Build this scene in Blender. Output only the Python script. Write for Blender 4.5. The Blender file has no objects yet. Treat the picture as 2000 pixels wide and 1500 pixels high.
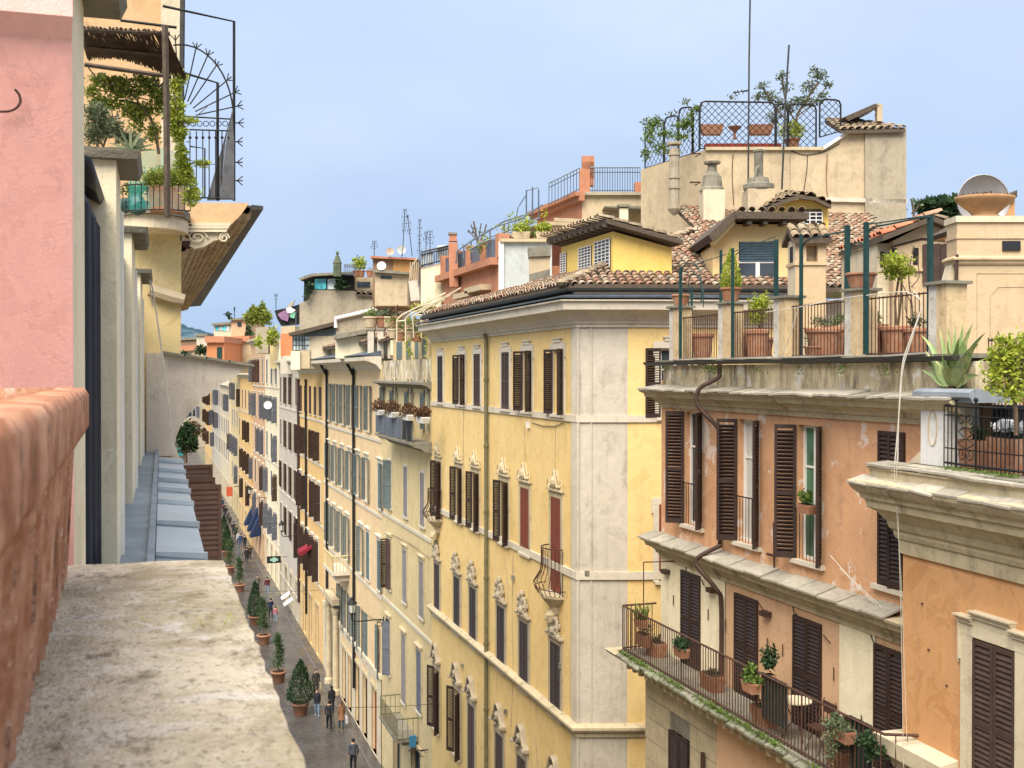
import bpy, math, random
from mathutils import Vector, Matrix
R = math.radians
sc = bpy.context.scene
COL = sc.collection
rnd = random.Random(7)

# ---------------------------------------------------------------- camera, sky, sun, exposure
FPX = 2200.0
EYE = Vector((0, 0, 21.0))
YAW = math.atan(705 / FPX)
PIT = math.atan(22 / FPX)
cam_d = bpy.data.cameras.new('camera')
cam = bpy.data.objects.new('camera', cam_d)
COL.objects.link(cam)
sc.camera = cam
cam.location = EYE
cam.rotation_euler = (math.pi / 2 - PIT, 0, -YAW)
cam_d.sensor_width = 36
cam_d.lens = 36 * FPX / 2000
cam_d.clip_start = 0.05
cam_d.clip_end = 12000
cam_d.dof.use_dof = True
cam_d.dof.focus_distance = 28
cam_d.dof.aperture_fstop = 12.0

SUN_EL, SUN_AZ = 52, 214      # degrees; azimuth measured from +Y towards +X
w = bpy.data.worlds.new('World')
sc.world = w
w.use_nodes = True
nt = w.node_tree
nt.nodes.clear()
N = nt.nodes.new
out = N('ShaderNodeOutputWorld')
bg = N('ShaderNodeBackground')
sky = N('ShaderNodeTexSky')
sky.sky_type = 'NISHITA'
sky.sun_disc = False
sky.sun_elevation = R(SUN_EL)
sky.sun_rotation = R(SUN_AZ)
sky.air_density = 1.0
sky.dust_density = 2.0
sky.ozone_density = 2.0
tc = N('ShaderNodeTexCoord')
mp = N('ShaderNodeMapping')
mp.inputs['Scale'].default_value = (1.0, 1.0, 2.6)
mp.inputs['Rotation'].default_value = (0.2, 0.3, 0.5)
nz = N('ShaderNodeTexNoise')
nz.inputs['Scale'].default_value = 1.5
nz.inputs['Detail'].default_value = 5
nz.inputs['Roughness'].default_value = 0.45
rp = N('ShaderNodeValToRGB')
rp.color_ramp.elements[0].position = 0.36
rp.color_ramp.elements[0].color = (0.70, 0.70, 0.70, 1)
rp.color_ramp.elements[1].position = 0.66
rp.color_ramp.elements[1].color = (1, 1, 1, 1)
mx = N('ShaderNodeMix')
mx.data_type = 'RGBA'
# overcast veil: paler and brighter towards the zenith, as under a real cloud layer
sxyz = N('ShaderNodeSeparateXYZ'); nt.links.new(tc.outputs['Generated'], sxyz.inputs[0])
vr = N('ShaderNodeValToRGB')
vr.color_ramp.elements[0].position = 0.0; vr.color_ramp.elements[0].color = (0.160, 0.228, 0.345, 1)
vr.color_ramp.elements[1].position = 1.0; vr.color_ramp.elements[1].color = (0.92, 0.93, 0.96, 1)
e_ = vr.color_ramp.elements.new(0.32); e_.color = (0.262, 0.315, 0.405, 1)
nt.links.new(sxyz.outputs[2], vr.inputs[0])
vm = N('ShaderNodeMix'); vm.data_type = 'RGBA'; vm.blend_type = 'MULTIPLY'; vm.inputs[0].default_value = 1.0
vm.inputs[7].default_value = (10, 10, 10, 1)
nt.links.new(vr.outputs[0], vm.inputs[6]); 
cn = N('ShaderNodeTexNoise'); cn.inputs['Scale'].default_value = 2.2; cn.inputs['Detail'].default_value = 6; cn.inputs['Roughness'].default_value = 0.5
nt.links.new(mp.outputs[0], cn.inputs['Vector'])
cr = N('ShaderNodeValToRGB'); cr.color_ramp.elements[0].position = 0.40; cr.color_ramp.elements[0].color = (9.3, 9.5, 9.85, 1)
cr.color_ramp.elements[1].position = 0.65; cr.color_ramp.elements[1].color = (11.2, 10.8, 10.2, 1)
nt.links.new(cn.outputs[0], cr.inputs[0]); nt.links.new(cr.outputs[0], vm.inputs[7])
nt.links.new(vm.outputs[2], mx.inputs[7])
nt.links.new(tc.outputs['Generated'], mp.inputs[0])
nt.links.new(mp.outputs[0], nz.inputs['Vector'])
nt.links.new(nz.outputs[0], rp.inputs[0])
nt.links.new(rp.outputs[0], mx.inputs[0])
nt.links.new(sky.outputs[0], mx.inputs[6])
nt.links.new(mx.outputs[2], bg.inputs[0])
nt.links.new(bg.outputs[0], out.inputs[0])
bg.inputs[1].default_value = 0.105

sd = bpy.data.lights.new('sun', 'SUN')
sd.energy = 2.9
sd.angle = R(45)
sd.color = (1.0, 0.91, 0.76)
so = bpy.data.objects.new('sun', sd)
COL.objects.link(so)
az = R(SUN_AZ)
sdir = Vector((math.sin(az) * math.cos(R(SUN_EL)), math.cos(az) * math.cos(R(SUN_EL)), math.sin(R(SUN_EL))))
so.rotation_euler = sdir.to_track_quat('Z', 'Y').to_euler()
so.location = (0, 0, 60)

sc.view_settings.view_transform = 'Standard'
sc.view_settings.look = 'None'
sc.view_settings.gamma = 1
sc.view_settings.exposure = 1.28
sc.view_settings.use_curve_mapping = False
sc.cycles.use_denoising = True
sc.cycles.max_bounces = 6
sc.cycles.diffuse_bounces = 4
sc.cycles.use_adaptive_sampling = True

# ---------------------------------------------------------------- photograph geometry -> world
FWD = Vector((math.sin(YAW) * math.cos(PIT), math.cos(YAW) * math.cos(PIT), -math.sin(PIT)))
RGT = Vector((math.cos(YAW), -math.sin(YAW), 0))
UPV = RGT.cross(FWD)

def ray(px, py):
    return FWD + RGT * ((px - 1000) / FPX) + UPV * ((750 - py) / FPX)

class Fr:
    """a vertical building frame: local x to the right along the wall, y inwards, z up"""
    def __init__(s, O, phi):
        s.O = Vector(O); s.phi = phi
        s.S = Vector((math.cos(phi), math.sin(phi), 0))
        s.I = Vector((-math.sin(phi), math.cos(phi), 0))
    def loc(s, p):
        d = p - s.O
        return Vector((d.dot(s.S), d.dot(s.I), d.z))
    def wld(s, x, y, z):
        return s.O + s.S * x + s.I * y + Vector((0, 0, z))
    def px(s, px, py, y=0.0):
        r = ray(px, py)
        t = ((s.O - EYE).dot(s.I) + y) / r.dot(s.I)
        return s.loc(EYE + r * t)
    def x(s, px, y=0.0):
        return s.px(px, 728, y).x
    def z(s, px, py, y=0.0):
        return s.px(px, py, y).z
    def hz(s, px, py, z):
        r = ray(px, py)
        t = (s.O.z + z - EYE.z) / r.z
        return s.loc(EYE + r * t)

def ground(px, py, z=0.0):
    r = ray(px, py)
    t = (z - EYE.z) / r.z
    return EYE + r * t

def front(depth, px=1000, z=0.0):
    """frame facing the camera at a distance, its origin under picture column px"""
    P = EYE + (Vector((math.sin(YAW), math.cos(YAW), 0)) + RGT * ((px - 1000) / FPX)) * depth
    return Fr((P.x, P.y, z), -YAW)

# ---------------------------------------------------------------- mesh builder
class MB:
    def __init__(s):
        s.v = []; s.f = []; s.m = []; s.cur = 0
    def poly(s, pts):
        b = len(s.v); s.v.extend([tuple(p) for p in pts]); s.f.append(tuple(range(b, b + len(pts)))); s.m.append(s.cur)
    def faces(s, pts, fs):
        b = len(s.v); s.v.extend([tuple(p) for p in pts])
        for f in fs:
            s.f.append(tuple(b + i for i in f)); s.m.append(s.cur)
    def hexa(s, p):
        s.faces(p, [(0, 3, 2, 1), (4, 5, 6, 7), (0, 1, 5, 4), (1, 2, 6, 5), (2, 3, 7, 6), (3, 0, 4, 7)])
    def box(s, x0, x1, y0, y1, z0, z1):
        if x1 < x0: x0, x1 = x1, x0
        if y1 < y0: y0, y1 = y1, y0
        if z1 < z0: z0, z1 = z1, z0
        s.hexa([(x0, y0, z0), (x1, y0, z0), (x1, y1, z0), (x0, y1, z0), (x0, y0, z1), (x1, y0, z1), (x1, y1, z1), (x0, y1, z1)])
        return s
    def rbox(s, c, size, rz=0, rx=0, ry=0):
        M = Matrix.Translation(c) @ Matrix.Rotation(rz, 4, 'Z') @ Matrix.Rotation(ry, 4, 'Y') @ Matrix.Rotation(rx, 4, 'X')
        a, b, c2 = size[0] / 2, size[1] / 2, size[2] / 2
        s.hexa([M @ Vector(q) for q in [(-a, -b, -c2), (a, -b, -c2), (a, b, -c2), (-a, b, -c2), (-a, -b, c2), (a, -b, c2), (a, b, c2), (-a, b, c2)]])
        return s
    def prism(s, pts, ax, a, b):
        """pts 2D polygon; ax = extrusion axis ('x': pts=(y,z); 'y': pts=(x,z); 'z': pts=(x,y))"""
        def mk(p, t):
            return {'x': (t, p[0], p[1]), 'y': (p[0], t, p[1]), 'z': (p[0], p[1], t)}[ax]
        n = len(pts)
        P = [mk(p, a) for p in pts] + [mk(p, b) for p in pts]
        fs = [tuple(range(n - 1, -1, -1)), tuple(range(n, 2 * n))]
        for i in range(n):
            j = (i + 1) % n
            fs.append((i, j, n + j, n + i))
        s.faces(P, fs)
        return s
    def tube(s, pts, r, n=6, caps=True):
        pts = [Vector(p) for p in pts]
        rs = r if isinstance(r, (list, tuple)) else [r] * len(pts)
        rings = []
        up = Vector((0, 0, 1))
        prev = None
        for i, p in enumerate(pts):
            d = (pts[min(i + 1, len(pts) - 1)] - pts[max(i - 1, 0)])
            if d.length < 1e-9: d = up.copy()
            d.normalize()
            if prev is None:
                a = d.cross(up)
                if a.length < 0.05: a = d.cross(Vector((1, 0, 0)))
                a.normalize()
            else:
                a = prev - d * prev.dot(d)
                if a.length < 1e-6: a = d.cross(Vector((1, 0, 0)))
                a.normalize()
            prev = a
            b = d.cross(a)
            rings.append([p + (a * math.cos(2 * math.pi * k / n) + b * math.sin(2 * math.pi * k / n)) * rs[i] for k in range(n)])
        P = [q for rg in rings for q in rg]
        fs = []
        for i in range(len(rings) - 1):
            for k in range(n):
                k2 = (k + 1) % n
                fs.append((i * n + k, i * n + k2, (i + 1) * n + k2, (i + 1) * n + k))
        if caps:
            fs.append(tuple(range(n - 1, -1, -1)))
            fs.append(tuple((len(rings) - 1) * n + k for k in range(n)))
        s.faces(P, fs)
        return s
    def bar(s, a, b, t=0.02):
        return s.tube([a, b], t * 0.7, 4)
    def lathe(s, c, prof, n=12, sx=1, sy=1, a0=0):
        c = Vector(c); P = []; fs = []
        for (r, z) in prof:
            for k in range(n):
                a = 2 * math.pi * k / n + a0
                P.append((c.x + r * sx * math.cos(a), c.y + r * sy * math.sin(a), c.z + z))
        for i in range(len(prof) - 1):
            for k in range(n):
                k2 = (k + 1) % n
                fs.append((i * n + k, i * n + k2, (i + 1) * n + k2, (i + 1) * n + k))
        fs.append(tuple(range(n - 1, -1, -1)))
        fs.append(tuple((len(prof) - 1) * n + k for k in range(n)))
        s.faces(P, fs)
        return s
    def sweep(s, prof, path, closed=True):
        """prof: (out, z) polygon; path: plan points (x, y); out is to the right-hand (street) side"""
        n = len(prof); m = len(path); P = []
        for i, (x, y) in enumerate(path):
            def dr(a, b):
                d = Vector((b[0] - a[0], b[1] - a[1])); d.normalize(); return d
            d1 = dr(path[i - 1], path[i]) if i > 0 else dr(path[0], path[1])
            d2 = dr(path[i], path[i + 1]) if i < m - 1 else d1
            n1 = Vector((d1.y, -d1.x)); n2 = Vector((d2.y, -d2.x))
            nn = (n1 + n2)
            if nn.length < 1e-4: nn = n1
            nn.normalize(); k = 1 / max(0.35, nn.dot(n1))
            for (o, z) in prof:
                P.append((x + nn.x * k * o, y + nn.y * k * o, z))
        fs = []
        for i in range(m - 1):
            for j in range(n if closed else n - 1):
                j2 = (j + 1) % n
                fs.append((i * n + j, (i + 1) * n + j, (i + 1) * n + j2, i * n + j2))
        if closed:
            fs.append(tuple(range(n))); fs.append(tuple((m - 1) * n + j for j in range(n - 1, -1, -1)))
        s.faces(P, fs)
        return s
    def blob(s, c, r, n=8, m=5, jit=0.0, rg=rnd):
        c = Vector(c)
        rr = r if isinstance(r, (tuple, list)) else (r, r, r)
        P = []; fs = []
        P.append((c.x, c.y, c.z - rr[2]))
        for i in range(1, m):
            t = math.pi * i / m
            for k in range(n):
                a = 2 * math.pi * k / n
                j = 1 + rg.uniform(-jit, jit)
                P.append((c.x + rr[0] * j * math.sin(t) * math.cos(a), c.y + rr[1] * j * math.sin(t) * math.sin(a), c.z - rr[2] * j * math.cos(t)))
        P.append((c.x, c.y, c.z + rr[2]))
        for k in range(n):
            k2 = (k + 1) % n
            fs.append((0, 1 + k2, 1 + k))
            for i in range(m - 2):
                fs.append((1 + i * n + k, 1 + i * n + k2, 1 + (i + 1) * n + k2, 1 + (i + 1) * n + k))
            fs.append((1 + (m - 2) * n + k, 1 + (m - 2) * n + k2, len(P) - 1))
        s.faces(P, fs)
        return s
    def leaf(s, c, size, rg=rnd, asp=0.5, up=0.3):
        """one small folded leaf"""
        a = rg.uniform(0, 2 * math.pi); e = rg.uniform(-0.9, 1.1) + up * 0.5
        d = Vector((math.cos(a) * math.cos(e), math.sin(a) * math.cos(e), math.sin(e)))
        q = Vector((rg.uniform(-1, 1), rg.uniform(-1, 1), rg.uniform(-1, 1)))
        sd_ = d.cross(q)
        if sd_.length < 0.1: sd_ = d.cross(Vector((0, 0, 1.01)))
        sd_.normalize()
        L = size * rg.uniform(0.6, 1.3); W = L * asp
        c = Vector(c)
        b = len(s.v)
        s.v.extend([tuple(c), tuple(c + d * L * 0.5 + sd_ * W * 0.5), tuple(c + d * L), tuple(c + d * L * 0.5 - sd_ * W * 0.5)])
        s.f.append((b, b + 1, b + 2, b + 3)); s.m.append(s.cur)
    def blade(s, base, dirv, L, W, bend=0.5, n=4, side=None):
        """a long tapering leaf (agave, palm, grass) of n segments"""
        base = Vector(base); d = Vector(dirv).normalized()
        sd_ = side or d.cross(Vector((0, 0, 1)))
        if sd_.length < 0.05: sd_ = Vector((1, 0, 0))
        sd_ = sd_.normalized()
        P = []; p = base.copy()
        for i in range(n + 1):
            t = i / n
            wv = W * (0.55 + 0.9 * t) * (1 - t ** 2.2) if i < n else 0.002
            P.append(p - sd_ * wv); P.append(p + sd_ * wv)
            d = (d + Vector((0, 0, -bend / n))).normalized()
            p = p + d * (L / n)
        nn = sd_.cross(d)
        fs = []
        for i in range(n):
            fs.append((2 * i, 2 * i + 1, 2 * i + 3, 2 * i + 2))
        s.faces(P, fs)

def tagit(o, label=None, cat=None, group=None, kind=None):
    if label: o['label'] = label
    if cat: o['category'] = cat
    if group: o['group'] = group
    if kind: o['kind'] = kind
    return o

def mesh_of(name, mb, mats):
    me = bpy.data.meshes.new(name)
    me.from_pydata(mb.v, [], mb.f)
    if not isinstance(mats, (list, tuple)): mats = [mats]
    for m in mats: me.materials.append(m)
    if len(mats) > 1:
        me.polygons.foreach_set('material_index', mb.m)
    me.update()
    return me

def smooth(o):
    o.data.polygons.foreach_set('use_smooth', [True] * len(o.data.polygons))
    return o

def obj(name, mb, mats, parent=None, kind=None, me=None):
    me = me or mesh_of(name, mb, mats)
    o = bpy.data.objects.new(name, me)
    COL.objects.link(o)
    if parent: o.parent = parent
    if kind: o['kind'] = kind
    return o

def thing(name, label, cat, fr=None, loc=None, rz=None, group=None, off=(0, 0, 0)):
    """Empty at a thing's base; children use the frame's local coordinates shifted by off"""
    o = bpy.data.objects.new(name, None)
    o.empty_display_size = 0.2
    COL.objects.link(o)
    if fr is not None:
        o.location = fr.wld(*off); o.rotation_euler = (0, 0, fr.phi)
    if loc is not None: o.location = loc
    if rz is not None: o.rotation_euler = (0, 0, rz)
    tagit(o, label, cat, group)
    return o

def solo(name, mb, mats, label, cat, fr=None, loc=(0, 0, 0), rz=0, group=None):
    o = obj(name, mb, mats)
    o.location = fr.O if fr is not None else loc
    o.rotation_euler = (0, 0, fr.phi if fr is not None else rz)
    tagit(o, label, cat, group)
    return o

def copytree(o, loc, rz=0, scale=1, label=None, parent=None):
    c = o.copy(); COL.objects.link(c)
    c.location = loc; c.rotation_euler = (0, 0, rz); c.scale = (scale,) * 3
    if label: c['label'] = label
    if parent: c.parent = parent
    def rec(src, dst):
        for ch in list(src.children):
            d = ch.copy(); COL.objects.link(d); d.parent = dst
            rec(ch, d)
    rec(o, c)
    return c

# ---------------------------------------------------------------- materials
def newmat(name):
    m = bpy.data.materials.new(name); m.use_nodes = True
    t = m.node_tree
    b = t.nodes['Principled BSDF']
    return m, t, b

def nd(t, kind, **kw):
    n = t.nodes.new(kind)
    for k, v in kw.items(): setattr(n, k, v)
    return n

def noise(t, vec, scale, detail=4, rough=0.55, dist=0):
    n = nd(t, 'ShaderNodeTexNoise')
    n.inputs['Scale'].default_value = scale
    n.inputs['Detail'].default_value = detail
    n.inputs['Roughness'].default_value = rough
    n.inputs['Distortion'].default_value = dist
    t.links.new(vec, n.inputs['Vector'])
    return n.outputs[0]

def ramp(t, fac, p0, p1, c0=(0, 0, 0, 1), c1=(1, 1, 1, 1)):
    r = nd(t, 'ShaderNodeValToRGB')
    r.color_ramp.elements[0].position = p0; r.color_ramp.elements[0].color = c0
    r.color_ramp.elements[1].position = p1; r.color_ramp.elements[1].color = c1
    t.links.new(fac, r.inputs[0])
    return r.outputs[0]

def mix(t, fac, a, b, mode='MIX'):
    m = nd(t, 'ShaderNodeMix', data_type='RGBA', blend_type=mode)
    for i, v in ((0, fac), (6, a), (7, b)):
        if isinstance(v, (int, float)): m.inputs[i].default_value = v
        elif isinstance(v, tuple): m.inputs[i].default_value = v if len(v) == 4 else v + (1,)
        else: t.links.new(v, m.inputs[i])
    return m.outputs[2]

def mul(t, a, k):
    m = nd(t, 'ShaderNodeMath', operation='MULTIPLY')
    t.links.new(a, m.inputs[0])
    if isinstance(k, (int, float)): m.inputs[1].default_value = k
    else: t.links.new(k, m.inputs[1])
    return m.outputs[0]

def coords(t, scale=(1, 1, 1), rndoff=False):
    tcn = nd(t, 'ShaderNodeTexCoord')
    mpn = nd(t, 'ShaderNodeMapping')
    mpn.inputs['Scale'].default_value = scale
    t.links.new(tcn.outputs['Object'], mpn.inputs[0])
    if rndoff:
        oi = nd(t, 'ShaderNodeObjectInfo')
        mm = nd(t, 'ShaderNodeMath', operation='MULTIPLY'); mm.inputs[1].default_value = 37.0
        t.links.new(oi.outputs['Random'], mm.inputs[0])
        t.links.new(mm.outputs[0], mpn.inputs['Location'])
    return mpn.outputs[0]

def bump(t, b, h, strength=0.3, dist=0.02):
    bn = nd(t, 'ShaderNodeBump')
    bn.inputs['Strength'].default_value = strength
    bn.inputs['Distance'].default_value = dist
    t.links.new(h, bn.inputs['Height'])
    t.links.new(bn.outputs[0], b.inputs['Normal'])

def plaster(name, col, col2=None, dirt=0.35, streak=0.4, dirtcol=(0.09, 0.075, 0.055), peel=0.0, peelcol=(0.55, 0.5, 0.44), rough=0.9, bs=0.35, scale=1.0, roffs=False):
    m, t, b = newmat(name)
    col2 = col2 or tuple(c * 0.8 for c in col)
    v = coords(t, (scale,) * 3, roffs)
    vs = coords(t, (2.2 * scale, 2.2 * scale, 0.22 * scale), roffs)
    n1 = noise(t, v, 0.55, 7, 0.6)
    c = mix(t, ramp(t, n1, 0.36, 0.64), col, col2)
    n3 = noise(t, v, 2.6, 8, 0.7)
    c = mix(t, mul(t, ramp(t, n3, 0.5, 0.75), dirt), c, tuple(x * 0.45 + y * 0.55 for x, y in zip(col2, dirtcol)))
    n2 = noise(t, vs, 1.5, 6, 0.62)
    c = mix(t, mul(t, ramp(t, n2, 0.52, 0.74), streak), c, dirtcol)
    n4 = noise(t, v, 38, 3, 0.6)
    c = mix(t, mul(t, ramp(t, n4, 0.35, 0.7), 0.16), c, tuple(x * 0.6 for x in col2))
    # blotchy old limewash, then hairline cracks
    n7 = noise(t, v, 1.45, 9, 0.68, 0.6)
    c = mix(t, mul(t, ramp(t, n7, 0.50, 0.60), 0.35 + dirt * 0.25), c, tuple(min(1, x * 0.80 + 0.012) for x in col2))
    c = mix(t, mul(t, ramp(t, n7, 0.47, 0.38), 0.30), c, tuple(min(1, x * 1.10 + 0.03) for x in col))
    cr_ = nd(t, 'ShaderNodeValToRGB'); e0 = cr_.color_ramp.elements
    e0[0].position = 0.494; e0[0].color = (0, 0, 0, 1); e0[1].position = 0.506; e0[1].color = (0, 0, 0, 1)
    ee = e0.new(0.5); ee.color = (1, 1, 1, 1)
    t.links.new(noise(t, v, 0.7, 5, 0.6, 1.2), cr_.inputs[0])
    c = mix(t, mul(t, mul(t, cr_.outputs[0], 0.45), ramp(t, n3, 0.42, 0.6)), c, tuple(x * 0.55 for x in col2))
    if peel > 0:
        n5 = noise(t, v, 1.1, 9, 0.75, 0.4)
        c = mix(t, mul(t, ramp(t, n5, 0.70 - peel * 0.2, 0.72 - peel * 0.2), 0.85), c, peelcol)
    t.links.new(c, b.inputs['Base Color'])
    b.inputs['Roughness'].default_value = rough
    b.inputs['Specular IOR Level'].default_value = 0.15
    h = noise(t, v, 22, 6, 0.65)
    bump(t, b, h, bs, 0.02)
    return m

def simple(name, col, rough=0.6, metal=0.0, var=0.25, scale=6, bs=0.1, rnd_tint=0.0, island=False, spec=0.3, col2=None):
    m, t, b = newmat(name)
    v = coords(t, (1, 1, 1), True)
    n = noise(t, v, scale, 5, 0.6)
    c2 = col2 or tuple(x * (1 - var) for x in col)
    c = mix(t, ramp(t, n, 0.35, 0.65), col, c2)
    if rnd_tint > 0:
        if island:
            g = nd(t, 'ShaderNodeNewGeometry'); rr = g.outputs['Random Per Island']
        else:
            g = nd(t, 'ShaderNodeObjectInfo'); rr = g.outputs['Random']
        c = mix(t, mul(t, rr, rnd_tint), c, tuple(x * 0.35 for x in col))
    t.links.new(c, b.inputs['Base Color'])
    b.inputs['Roughness'].default_value = rough
    b.inputs['Metallic'].default_value = metal
    b.inputs['Specular IOR Level'].default_value = spec
    if bs > 0: bump(t, b, noise(t, v, scale * 5, 4, 0.6), bs, 0.01)
    return m

def foliage(name, c1, c2, rough=0.55, trans=0.25):
    m, t, b = newmat(name)
    g = nd(t, 'ShaderNodeNewGeometry')
    v = coords(t)
    n = noise(t, v, 3.0, 3)
    mm = nd(t, 'ShaderNodeMath', operation='ADD')
    t.links.new(mul(t, g.outputs['Random Per Island'], 0.75), mm.inputs[0])
    t.links.new(mul(t, n, 0.4), mm.inputs[1])
    c = mix(t, ramp(t, mm.outputs[0], 0.15, 0.95), c1, c2)
    t.links.new(c, b.inputs['Base Color'])
    b.inputs['Roughness'].default_value = rough
    b.inputs['Specular IOR Level'].default_value = 0.25
    if trans > 0:
        tr = nd(t, 'ShaderNodeBsdfTranslucent')
        t.links.new(c, tr.inputs[0])
        ms = nd(t, 'ShaderNodeMixShader'); ms.inputs[0].default_value = trans
        o = t.nodes['Material Output']
        t.links.new(b.outputs[0], ms.inputs[1]); t.links.new(tr.outputs[0], ms.inputs[2]); t.links.new(ms.outputs[0], o.inputs[0])
    return m

def tilemat(name, c1, c2, c3, moss=0.35, island=True):
    m, t, b = newmat(name)
    if island:
        g = nd(t, 'ShaderNodeNewGeometry'); rr = g.outputs['Random Per Island']
    else:
        g = nd(t, 'ShaderNodeObjectInfo'); rr = g.outputs['Random']
    tcn = nd(t, 'ShaderNodeNewGeometry')
    r = nd(t, 'ShaderNodeValToRGB')
    cr = r.color_ramp
    cr.elements[0].color = c1 + (1,); cr.elements[0].position = 0.1
    cr.elements[1].color = c3 + (1,); cr.elements[1].position = 0.95
    e = cr.elements.new(0.55); e.color = c2 + (1,)
    t.links.new(rr, r.inputs[0])
    n = noise(t, tcn.outputs['Position'], 5.0, 7, 0.7)
    c = mix(t, mul(t, ramp(t, n, 0.45, 0.62), moss), r.outputs[0], (0.075, 0.07, 0.055))
    n2 = noise(t, tcn.outputs['Position'], 0.9, 4)
    c = mix(t, mul(t, ramp(t, n2, 0.45, 0.7), 0.3), c, (0.20, 0.175, 0.14))
    t.links.new(c, b.inputs['Base Color'])
    b.inputs['Roughness'].default_value = 0.92
    b.inputs['Specular IOR Level'].default_value = 0.1
    bump(t, b, noise(t, tcn.outputs['Position'], 30, 4), 0.3, 0.01)
    return m

def glassmat(name, col=(0.02, 0.025, 0.03), rough=0.08):
    m, t, b = newmat(name)
    v = coords(t, (1, 1, 1), True)
    c = mix(t, ramp(t, noise(t, v, 1.3, 2), 0.4, 0.6), col, tuple(min(1, x * 2.2) for x in col))
    t.links.new(c, b.inputs['Base Color'])
    b.inputs['Roughness'].default_value = rough
    b.inputs['Specular IOR Level'].default_value = 0.5
    return m

M = {}
M['yellow'] = plaster('yellow_plaster', (0.70, 0.52, 0.235), (0.64, 0.455, 0.19), 0.4, 0.45, (0.36, 0.28, 0.17), peel=0.0)
M['cream'] = plaster('cream_plaster', (0.60, 0.52, 0.38), (0.52, 0.44, 0.31), 0.4, 0.4, (0.17, 0.14, 0.1))
M['offwhite'] = plaster('corner_plaster', (0.51, 0.46, 0.39), (0.44, 0.395, 0.325), 0.85, 0.95, (0.24, 0.21, 0.17))
M['trim'] = plaster('trim_plaster', (0.57, 0.515, 0.425), (0.49, 0.435, 0.35), 0.5, 0.3, (0.2, 0.17, 0.13))
M['ochre'] = plaster('pale_ochre_plaster', (0.60, 0.48, 0.27), (0.52, 0.41, 0.22), 0.4, 0.45, (0.2, 0.16, 0.1))
M['peach'] = plaster('peach_plaster', (0.64, 0.48, 0.28), (0.60, 0.43, 0.25), 0.3, 0.3, (0.2, 0.15, 0.1))
M['gold'] = plaster('golden_plaster', (0.66, 0.44, 0.19), (0.58, 0.38, 0.16), 0.3, 0.25, (0.22, 0.15, 0.09))
M['orange'] = plaster('orange_plaster', (0.58, 0.33, 0.185), (0.50, 0.265, 0.14), 0.55, 0.5, (0.26, 0.17, 0.12), peel=0.75, peelcol=(0.64, 0.54, 0.47))
M['tan'] = plaster('tan_plaster', (0.56, 0.37, 0.20), (0.49, 0.31, 0.165), 0.5, 0.4, (0.24, 0.17, 0.11), peel=.2, peelcol=(.6, .45, .34))
M['orange2'] = plaster('tawny_plaster', (0.58, 0.32, 0.15), (0.49, 0.245, 0.10), 0.7, 0.45, (0.26, 0.18, 0.13), peel=.15, peelcol=(.6, .42, .3))
M['salmon'] = plaster('salmon_plaster', (0.56, 0.36, 0.22), (0.50, 0.31, 0.18), 0.3, 0.25, (0.2, 0.13, 0.09))
M['creamwall'] = plaster('cream_wall', (0.74, 0.66, 0.48), (0.68, 0.59, 0.41), 0.3, 0.4, (0.3, 0.24, 0.13))
M['stone'] = plaster('travertine', (0.50, 0.42, 0.28), (0.42, 0.345, 0.22), 0.75, 0.75, (0.08, 0.07, 0.05), bs=0.5)
M['stonedk'] = plaster('lichened_stone', (0.25, 0.23, 0.18), (0.15, 0.14, 0.11), 0.7, 0.5, (0.05, 0.05, 0.035), bs=0.7, scale=2)
def stained_mat():
    m, t, b = newmat('rain_stained_plaster')
    v = coords(t, (1.2, 1.2, 1.2)); vs = coords(t, (3.2, 3.2, .8))
    c = mix(t, ramp(t, noise(t, v, 1.2, 8, .7, .5), .40, .60), (.64, .54, .36), (.50, .41, .27))
    c = mix(t, mul(t, ramp(t, noise(t, v, 2.0, 8, .7), .54, .60), .9), c, (.70, .68, .62))
    c = mix(t, mul(t, ramp(t, noise(t, vs, 1.1, 8, .72, .3), .47, .66), .85), c, (.13, .10, .07))
    c = mix(t, mul(t, ramp(t, noise(t, vs, .5, 5, .6), .56, .68), .8), c, (.075, .055, .04))
    t.links.new(c, b.inputs['Base Color']); b.inputs['Roughness'].default_value = .92; b.inputs['Specular IOR Level'].default_value = .1
    bump(t, b, noise(t, v, 18, 6, .7), .5, .02)
    return m
M['stained'] = stained_mat()
M['tufa'] = plaster('weathered_render', (0.50, 0.40, 0.26), (0.41, 0.33, 0.22), 0.8, 0.35, (0.11, 0.09, 0.07), peel=0.05)
M['tufagrey'] = plaster('grey_render', (0.38, 0.325, 0.24), (0.30, 0.255, 0.19), 0.8, 0.35, (0.1, 0.09, 0.07))
M['terra_wall'] = plaster('brick_red_plaster', (0.45, 0.205, 0.12), (0.38, 0.165, 0.095), 0.4, 0.4, (0.16, 0.09, 0.06))
M['rock'] = plaster('rough_stone_render', (0.66, 0.62, 0.56), (0.42, 0.37, 0.31), 1.0, 0.4, (0.13, 0.11, 0.09), bs=1.0, scale=4.5)
M['pierwarm'] = plaster('warm_pier_render', (0.58, 0.44, 0.26), (0.46, 0.34, 0.20), 0.9, 0.6, (0.16, 0.12, 0.08), bs=.6, scale=3)
M['greenpane'] = glassmat('green_curtain_pane', (.03, .085, .05), .2)  # green of the curtain behind, put into the pane colour
M['tanbrown'] = simple('faded_brown_paint', (.20, .11, .075), .6, var=.2, scale=4)
M['pink'] = plaster('pink_plaster', (0.86, 0.50, 0.45), (0.82, 0.44, 0.39), 0.12, 0.12, (0.55, 0.25, 0.2), bs=0.22, scale=5)
M['beige'] = plaster('beige_plaster', (0.51, 0.385, 0.245), (0.475, 0.35, 0.22), 0.25, 0.3, (0.25, 0.18, 0.12))
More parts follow.
